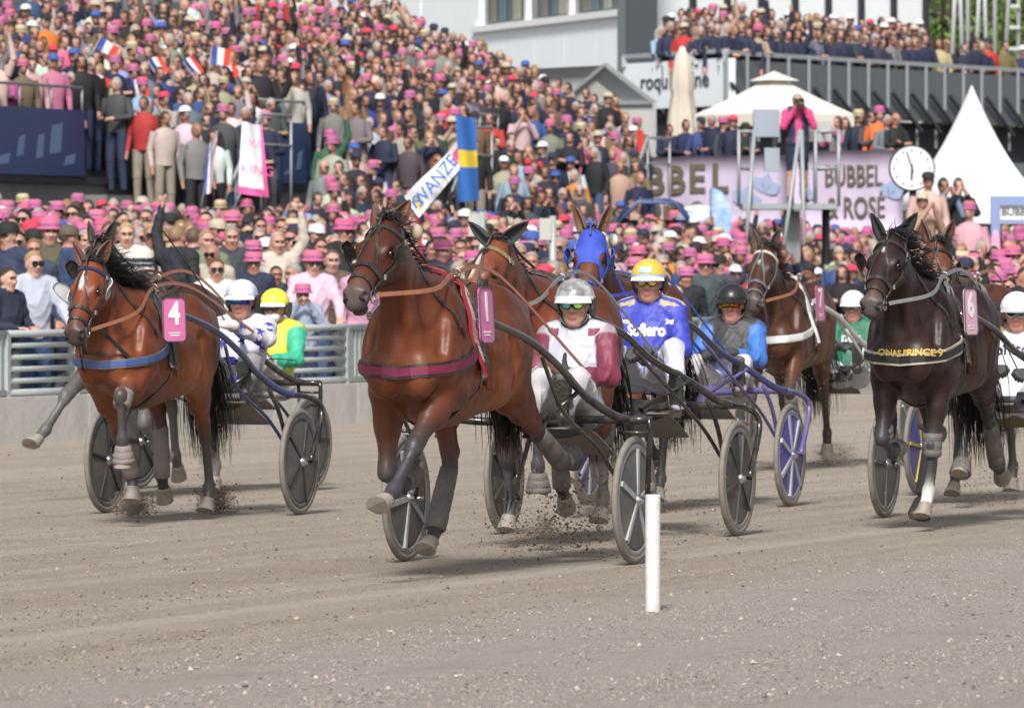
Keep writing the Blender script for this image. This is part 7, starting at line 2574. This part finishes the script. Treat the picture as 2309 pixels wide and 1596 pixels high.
# ---- the 300 that show largest become people of their own
for s in SPOTS:
    s['at'] = attrs()
    if s['zone'] in ('balcony', 'stand') and s['at']['hatn'] == 'pink' and s['at']['head'] == 'hat' and RC.random() < (.7 if s['zone'] == 'balcony' else .2): s['at']['head'] = 'short'
    if s['zone'] == 'balcony' and RC.random() < .5: s['at'].update(topn='navy', top=(.014, .02, .05))
    s['kind'] = RC.choices(['down', 'clap', 'phone', 'wave', 'cheer', 'folded'], [50, 20, 11, 2.5, 1, 16])[0]
    if s['zone'] == 'terrace' and s['kind'] in ('cheer', 'wave') and RC.random() < .7: s['kind'] = 'clap'
    s['rz'] = FACE + s['yaw'] + RC.uniform(-.65, .65)
vis = [s for s in SPOTS if -10 < s['px'] < 2318]
vis.sort(key=lambda s: s['Y'])
taken = vis[:300 - N_NAMED]
for s in taken: s['ind'] = True
PLACES = ((150, 'at the far left of the crowd'), (330, 'above the head of horse number 4'), (480, 'above the back of horse number 4'), (640, 'behind the star silks driver'), (800, 'behind the yellow vest driver'), (960, 'behind the head of horse number 1'), (1120, 'behind the horse with ear covers'), (1260, 'left of the blue hood'), (1430, 'beside the blue hood'), (1560, 'behind the blue jacketed driver'), (1700, 'behind the black helmeted driver'), (1900, 'below the camera tower'), (2080, 'left of the nearly black horse'), (9999, 'right of the nearly black horse'))
by = {}
for s in taken:
    pl = next(n for lim, n in PLACES if s['px'] < lim)
    s['key'] = (describe(dict(s['at'], shades=False)), pl)
    by.setdefault(s['key'], []).append(s)
ORD = ['leftmost', 'second from left', 'third from left', 'fourth from left', 'fifth from left', 'sixth from left', 'seventh from left', 'eighth from left', 'ninth from left']
for (d_, pl), L_ in by.items():
    L_.sort(key=lambda q: q['px'])
    for i, q in enumerate(L_):
        if len(L_) > 1: q['lb'] = d_ + ', ' + pl + ', ' + (ORD[i] if i < 9 else 'furthest right')
        else:
            q['lb'] = 'person in ' + d_ + (' and sunglasses' if q['at'].get('shades') else '') + ', ' + pl
            if len(q['lb'].split()) > 16: q['lb'] = 'person in ' + d_ + ', ' + pl
for s in taken:
    spectator(s['X'], s['Y'], s['z'], s['rz'], s['kind'], s['at'], s['lb'], s['sc'])

# ---- the rest of the crowd, one mass
def low_person(kd, head, shades):
    """few-faced person: verts, quads, region per vert (0 skin, 1 hair, 2 top, 3 trousers, 4 dark, 5 hat, 6 band)"""
    V, Q, Rg = [], [], []
    def put(vs, fs, rg):
        n = len(V)
        V.extend(tuple(v) for v in vs)
        Q.extend(tuple(n + i for i in f) for f in fs)
        Rg.extend(rg if isinstance(rg, list) else [rg] * len(vs))
    def rings(rs, n, rg, sq=1.0):
        vs, fs = [], []
        for (cx, cy, cz, rx, ry) in rs:
            for j in range(n):
                a = 2 * math.pi * j / n
                vs.append((cx + math.cos(a) * rx, cy + math.sin(a) * ry, cz))
        fs = [(i * n + j, i * n + (j + 1) % n, (i + 1) * n + (j + 1) % n, (i + 1) * n + j) for i in range(len(rs) - 1) for j in range(n)]
        put(vs, fs, rg)
    rings([(0, 0, .92, .12, .17), (0, 0, 1.08, .115, .165), (.015, 0, 1.25, .13, .195), (0, 0, 1.40, .10, .20), (0, 0, 1.46, .075, .13), (0, 0, 1.49, .055, .06)], 10, 2)
    rings([(0, 0, 1.47, .05, .055), (.01, 0, 1.54, .05, .052)], 6, 0)
    # head
    vs, rg = [], []
    n, mm = 12, 8
    for i in range(mm + 1):
        ph = math.pi * i / mm
        for j in range(n):
            a = 2 * math.pi * j / n
            z = math.cos(ph)
            tap = 1 - .22 * max(0, -z)
            x = math.sin(ph) * math.cos(a) * .098 * tap + (.012 if z < -.1 else 0) * math.cos(a)
            if i in (4, 5) and j == 0: x += .018
            vs.append((.015 + x, math.sin(ph) * math.sin(a) * .078 * tap, 1.625 + z * .118))
            hairy = (i <= 2) or (math.cos(a) < -.05 and i <= 6) or (math.cos(a) < .55 and i <= 4)
            if head == 'bald': hairy = False
            dark = shades and i == 4 and math.cos(a) > .35 and j != 0
            rg.append(4 if dark else (1 if hairy else (7 if (i == 4 and j in (1, n - 1)) or (i == 6 and j == 0) else 0)))
    put(vs, [(i * n + j, (i + 1) * n + j, (i + 1) * n + (j + 1) % n, i * n + (j + 1) % n) for i in range(mm) for j in range(n)], rg)
    if head == 'hat':
        r_ = [(0, 0, 1.658, .132, .116), (0, 0, 1.668, .110, .092), (0, 0, 1.70, .108, .092), (0, 0, 1.74, .104, .088), (0, 0, 1.772, .07, .06), (0, 0, 1.772, .0, .0)]
        rings(r_, 10, [5] * 10 + [6] * 20 + [5] * 30)
    if head == 'cap':
        rings([(0, 0, 1.672, .108, .090), (0, 0, 1.72, .098, .082), (0, 0, 1.752, .05, .045), (0, 0, 1.755, 0, 0)], 10, 5)
        put([(.08, -.07, 1.678), (.08, .07, 1.678), (.185, .05, 1.666), (.185, -.05, 1.666)], [(0, 1, 2, 3)], 5)
    if head == 'long':
        rings([(-.03, 0, 1.66, .085, .095), (-.04, 0, 1.55, .07, .105), (-.05, 0, 1.42, .06, .10)], 8, 1)
    # arms
    J = stand_pose(kd)
    def limb(p, q, r1, r2, n_, rg):
        p, q = Vector(p), Vector(q)
        t = (q - p).normalized()
        s_ = t.cross(Vector((.3, .2, 1))).normalized()
        u_ = s_.cross(t)
        vs = [p + s_ * (math.cos(a) * r1) + u_ * (math.sin(a) * r1) for a in [2 * math.pi * k / n_ for k in range(n_)]] + [q + s_ * (math.cos(a) * r2) + u_ * (math.sin(a) * r2) for a in [2 * math.pi * k / n_ for k in range(n_)]]
        put(vs, [(k, (k + 1) % n_, n_ + (k + 1) % n_, n_ + k) for k in range(n_)], rg)
    for s in ('L', 'R'):
        limb(J['sh' + s], J['el' + s], .066, .056, 6, 2)
        limb(J['el' + s], J['wr' + s], .054, .04, 6, 2)
        w, e = Vector(J['wr' + s]), Vector(J['el' + s])
        limb(w, w + (w - e).normalized() * .13, .036, .026, 5, 0)
        limb(J['hj' + s], J['kn' + s], .10, .075, 6, 3)
        limb(J['kn' + s], J['an' + s], .072, .055, 6, 3)
    return np.array(V, np.float32), np.array(Q, np.int32), np.array(Rg)
LOW = {}
rest = [s for s in SPOTS if not s.get('ind')]
VV, QQ, CC = [], [], []
off = 0
for s in rest:
    at = s['at']
    key = (s['kind'], at['head'], at['shades'])
    if key not in LOW: LOW[key] = low_person(*key)
    v, q, rg = LOW[key]
    c, sn = math.cos(s['rz']), math.sin(s['rz'])
    k = s['sc']
    w = np.stack([(v[:, 0] * c - v[:, 1] * sn) * k + s['X'], (v[:, 0] * sn + v[:, 1] * c) * k + s['Y'], v[:, 2] * k + s['z']], 1)
    pal = np.array([at['skin'], at['hair'], at['top'], at['pants'], (.012, .012, .014), at['hat'], tuple(h_ * .6 for h_ in (.52, .14, .34)) if at['hatn'] == 'pink' else tuple(h_ * .5 for h_ in at['hat']), tuple(h_ * .4 for h_ in at['skin'])], np.float32)
    VV.append(w); QQ.append(q + off); CC.append(pal[rg])
    off += len(v)
o = link('crowd', np_mesh('crowd', np.concatenate(VV), np.concatenate(QQ), cols=np.concatenate(CC), mats=[mat('crowd_cloth', (.5, .5, .5), .8, attr='Col', var=.12, vscale=9)]))
tag(o, 'dense mass of spectators filling the stand, terrace and balcony', 'crowd', kind='stuff')
print('CROWD', len(SPOTS), 'rest', len(rest))

# ---- photographer on the tower
ph = spectator(*P(1797, 0, 96.4)[:2], zt + .04, FACE + .1, 'phone', attrs(head='short', hair=(.30, .29, .27), top=(.62, .06, .20), pants=(.015, .02, .04), shades=False), 'photographer in pink shirt, navy vest and shorts on the camera tower', .92, 'person', 'photographer', None)
c = np.abs(Vp[:, 1]) < .17
Vph = np.empty(len(PROTO['phone'].vertices) * 3, np.float32); PROTO['phone'].vertices.foreach_get('co', Vph); Vph = Vph.reshape(-1, 3)
Qph = np.array([list(p.vertices) for p in PROTO['phone'].polygons]); Nph = vnormals(Vph, Qph)
mph = np.empty(len(Qph), np.int32); PROTO['phone'].polygons.foreach_get('material_index', mph)
cc = Vph[Qph].mean(1)
ok = (mph == 1) & (np.abs(cc[:, 1]) < .155) & (cc[:, 0] < .19) & ~((np.abs(cc[:, 1]) < .05) & (cc[:, 0] > 0))
fq = Qph[ok]; us = np.unique(fq); mp = np.full(len(Vph), -1); mp[us] = np.arange(len(us))
link('vest', np_mesh('vest', Vph[us] + Nph[us] * .015, mp[fq], mats=[cmat('navy_vest', (.02, .03, .075), .7)]), ph)
ok = (mph == 2) & (cc[:, 2] < .52)
fq = Qph[ok]; us = np.unique(fq); mp = np.full(len(Vph), -1); mp[us] = np.arange(len(us))
link('bare_shin', np_mesh('bare_shin', Vph[us] + Nph[us] * .004, mp[fq], mats=[cmat('shin_skin', (.5, .28, .2), .6)]), ph)
m = MB()
m.box((.20, 0, 1.60), (.09, .15, .11)).lathe([(.045, .24), (.055, .38), (.058, .42), (.045, .42), (0, .40)], 14, (0, 0, 1.60), axis='X')
link('camera', m.mesh('camera', M_black), ph)
# ---------------------------------------------------------------- earth thrown up by hooves and wheels
rg = np.random.default_rng(11)
def spray(px, py, Y, n, sx, sz, s0, label, seed):
    c = np.array(P(px, py, Y))
    p = c + rg.normal(size=(n, 3)) * np.array((sx, sx * .8, sz))
    p[:, 2] = np.abs(p[:, 2] - .01) + .01
    s = s0 * (.09 + rg.random(n) ** 6)
    o = clods('flying_earth', p, s, M_clod, seed)
    tag(o, label, 'earth', kind='stuff')
M_clod = mat('thrown_earth', (.17, .125, .09), .95)
spray(1330, 1170, 37.6, 3024, .30, .16, .010, 'clods of earth thrown up behind horse number 1', 21)
spray(1225, 1195, 38.2, 1872, .14, .06, .008, 'clods of earth at the hind hoof left of the wheel', 22)
spray(300, 1140, 44.0, 3744, .07, .045, .008, 'puff of earth at the front hoof of horse number 4', 23)
spray(485, 1130, 44.6, 3456, .07, .06, .008, 'puff of earth at the hind hoof of horse number 4', 24)
spray(1700, 950, 43.5, 3600, .55, .35, .005, 'fine earth flying between the sulkies', 25)
spray(2240, 1110, 46.0, 1440, .15, .10, .007, 'clods of earth at the hooves on the right', 26)
spray(1890, 1040, 55.5, 1440, .12, .06, .008, 'puff of earth at the hind hoof of the dark brown horse', 27)

# fine dust hanging at the hooves
def puff(px, py, Y, r, dens, label, seed):
    m = bpy.data.materials.new('dust_air')
    m.use_nodes = True
    N, L = m.node_tree.nodes, m.node_tree.links
    N.remove(N['Principled BSDF'])
    v = N.new('ShaderNodeVolumePrincipled')
    v.inputs['Color'].default_value = (.62, .52, .40, 1)
    tc = N.new('ShaderNodeTexCoord')
    ln = N.new('ShaderNodeVectorMath'); ln.operation = 'LENGTH'
    L.new(tc.outputs['Object'], ln.inputs[0])
    fo = N.new('ShaderNodeMapRange')
    fo.inputs['From Min'].default_value, fo.inputs['From Max'].default_value = .15, .95
    fo.inputs['To Min'].default_value, fo.inputs['To Max'].default_value = 1, 0
    L.new(ln.outputs['Value'], fo.inputs['Value'])
    nz = N.new('ShaderNodeTexNoise')
    nz.inputs['Scale'].default_value = 2.6
    nz.inputs['Detail'].default_value = 5
    ad = N.new('ShaderNodeVectorMath'); ad.operation = 'ADD'; ad.inputs[1].default_value = (seed, seed * 2, 0)
    L.new(tc.outputs['Object'], ad.inputs[0]); L.new(ad.outputs[0], nz.inputs['Vector'])
    nr = N.new('ShaderNodeMapRange')
    nr.inputs['From Min'].default_value, nr.inputs['From Max'].default_value = .42, .70
    nr.inputs['To Max'].default_value = dens
    L.new(nz.outputs['Fac'], nr.inputs['Value'])
    mu = N.new('ShaderNodeMath'); mu.operation = 'MULTIPLY'
    L.new(fo.outputs[0], mu.inputs[0]); L.new(nr.outputs[0], mu.inputs[1])
    L.new(mu.outputs[0], v.inputs['Density'])
    L.new(v.outputs[0], N['Material Output'].inputs['Volume'])
    q = P(px, py, Y)
    o = MB().ell((0, 0, 0), (1, 1, 1), 16, 10).build('dust_puff', m, loc=(q[0], q[1], max(q[2], r[2] * .85)))
    o.scale = r
    tag(o, label, 'dust', kind='stuff')
puff(300, 1142, 43.9, (.17, .2, .10), 26, 'sandy dust at the front hoof of horse number 4', 1.3)
puff(486, 1130, 44.6, (.16, .2, .13), 22, 'sandy dust at the hind hoof of horse number 4', 2.7)
puff(1350, 1120, 38.4, (.22, .3, .26), 8, 'dust drifting behind horse number 1', 4.1)
puff(1228, 1185, 38.8, (.14, .2, .10), 16, 'dust at the hoof left of the front wheel', 5.2)
puff(1885, 1035, 55.6, (.28, .3, .13), 10, 'dust at the hind hoof of the dark brown horse', 6.6)
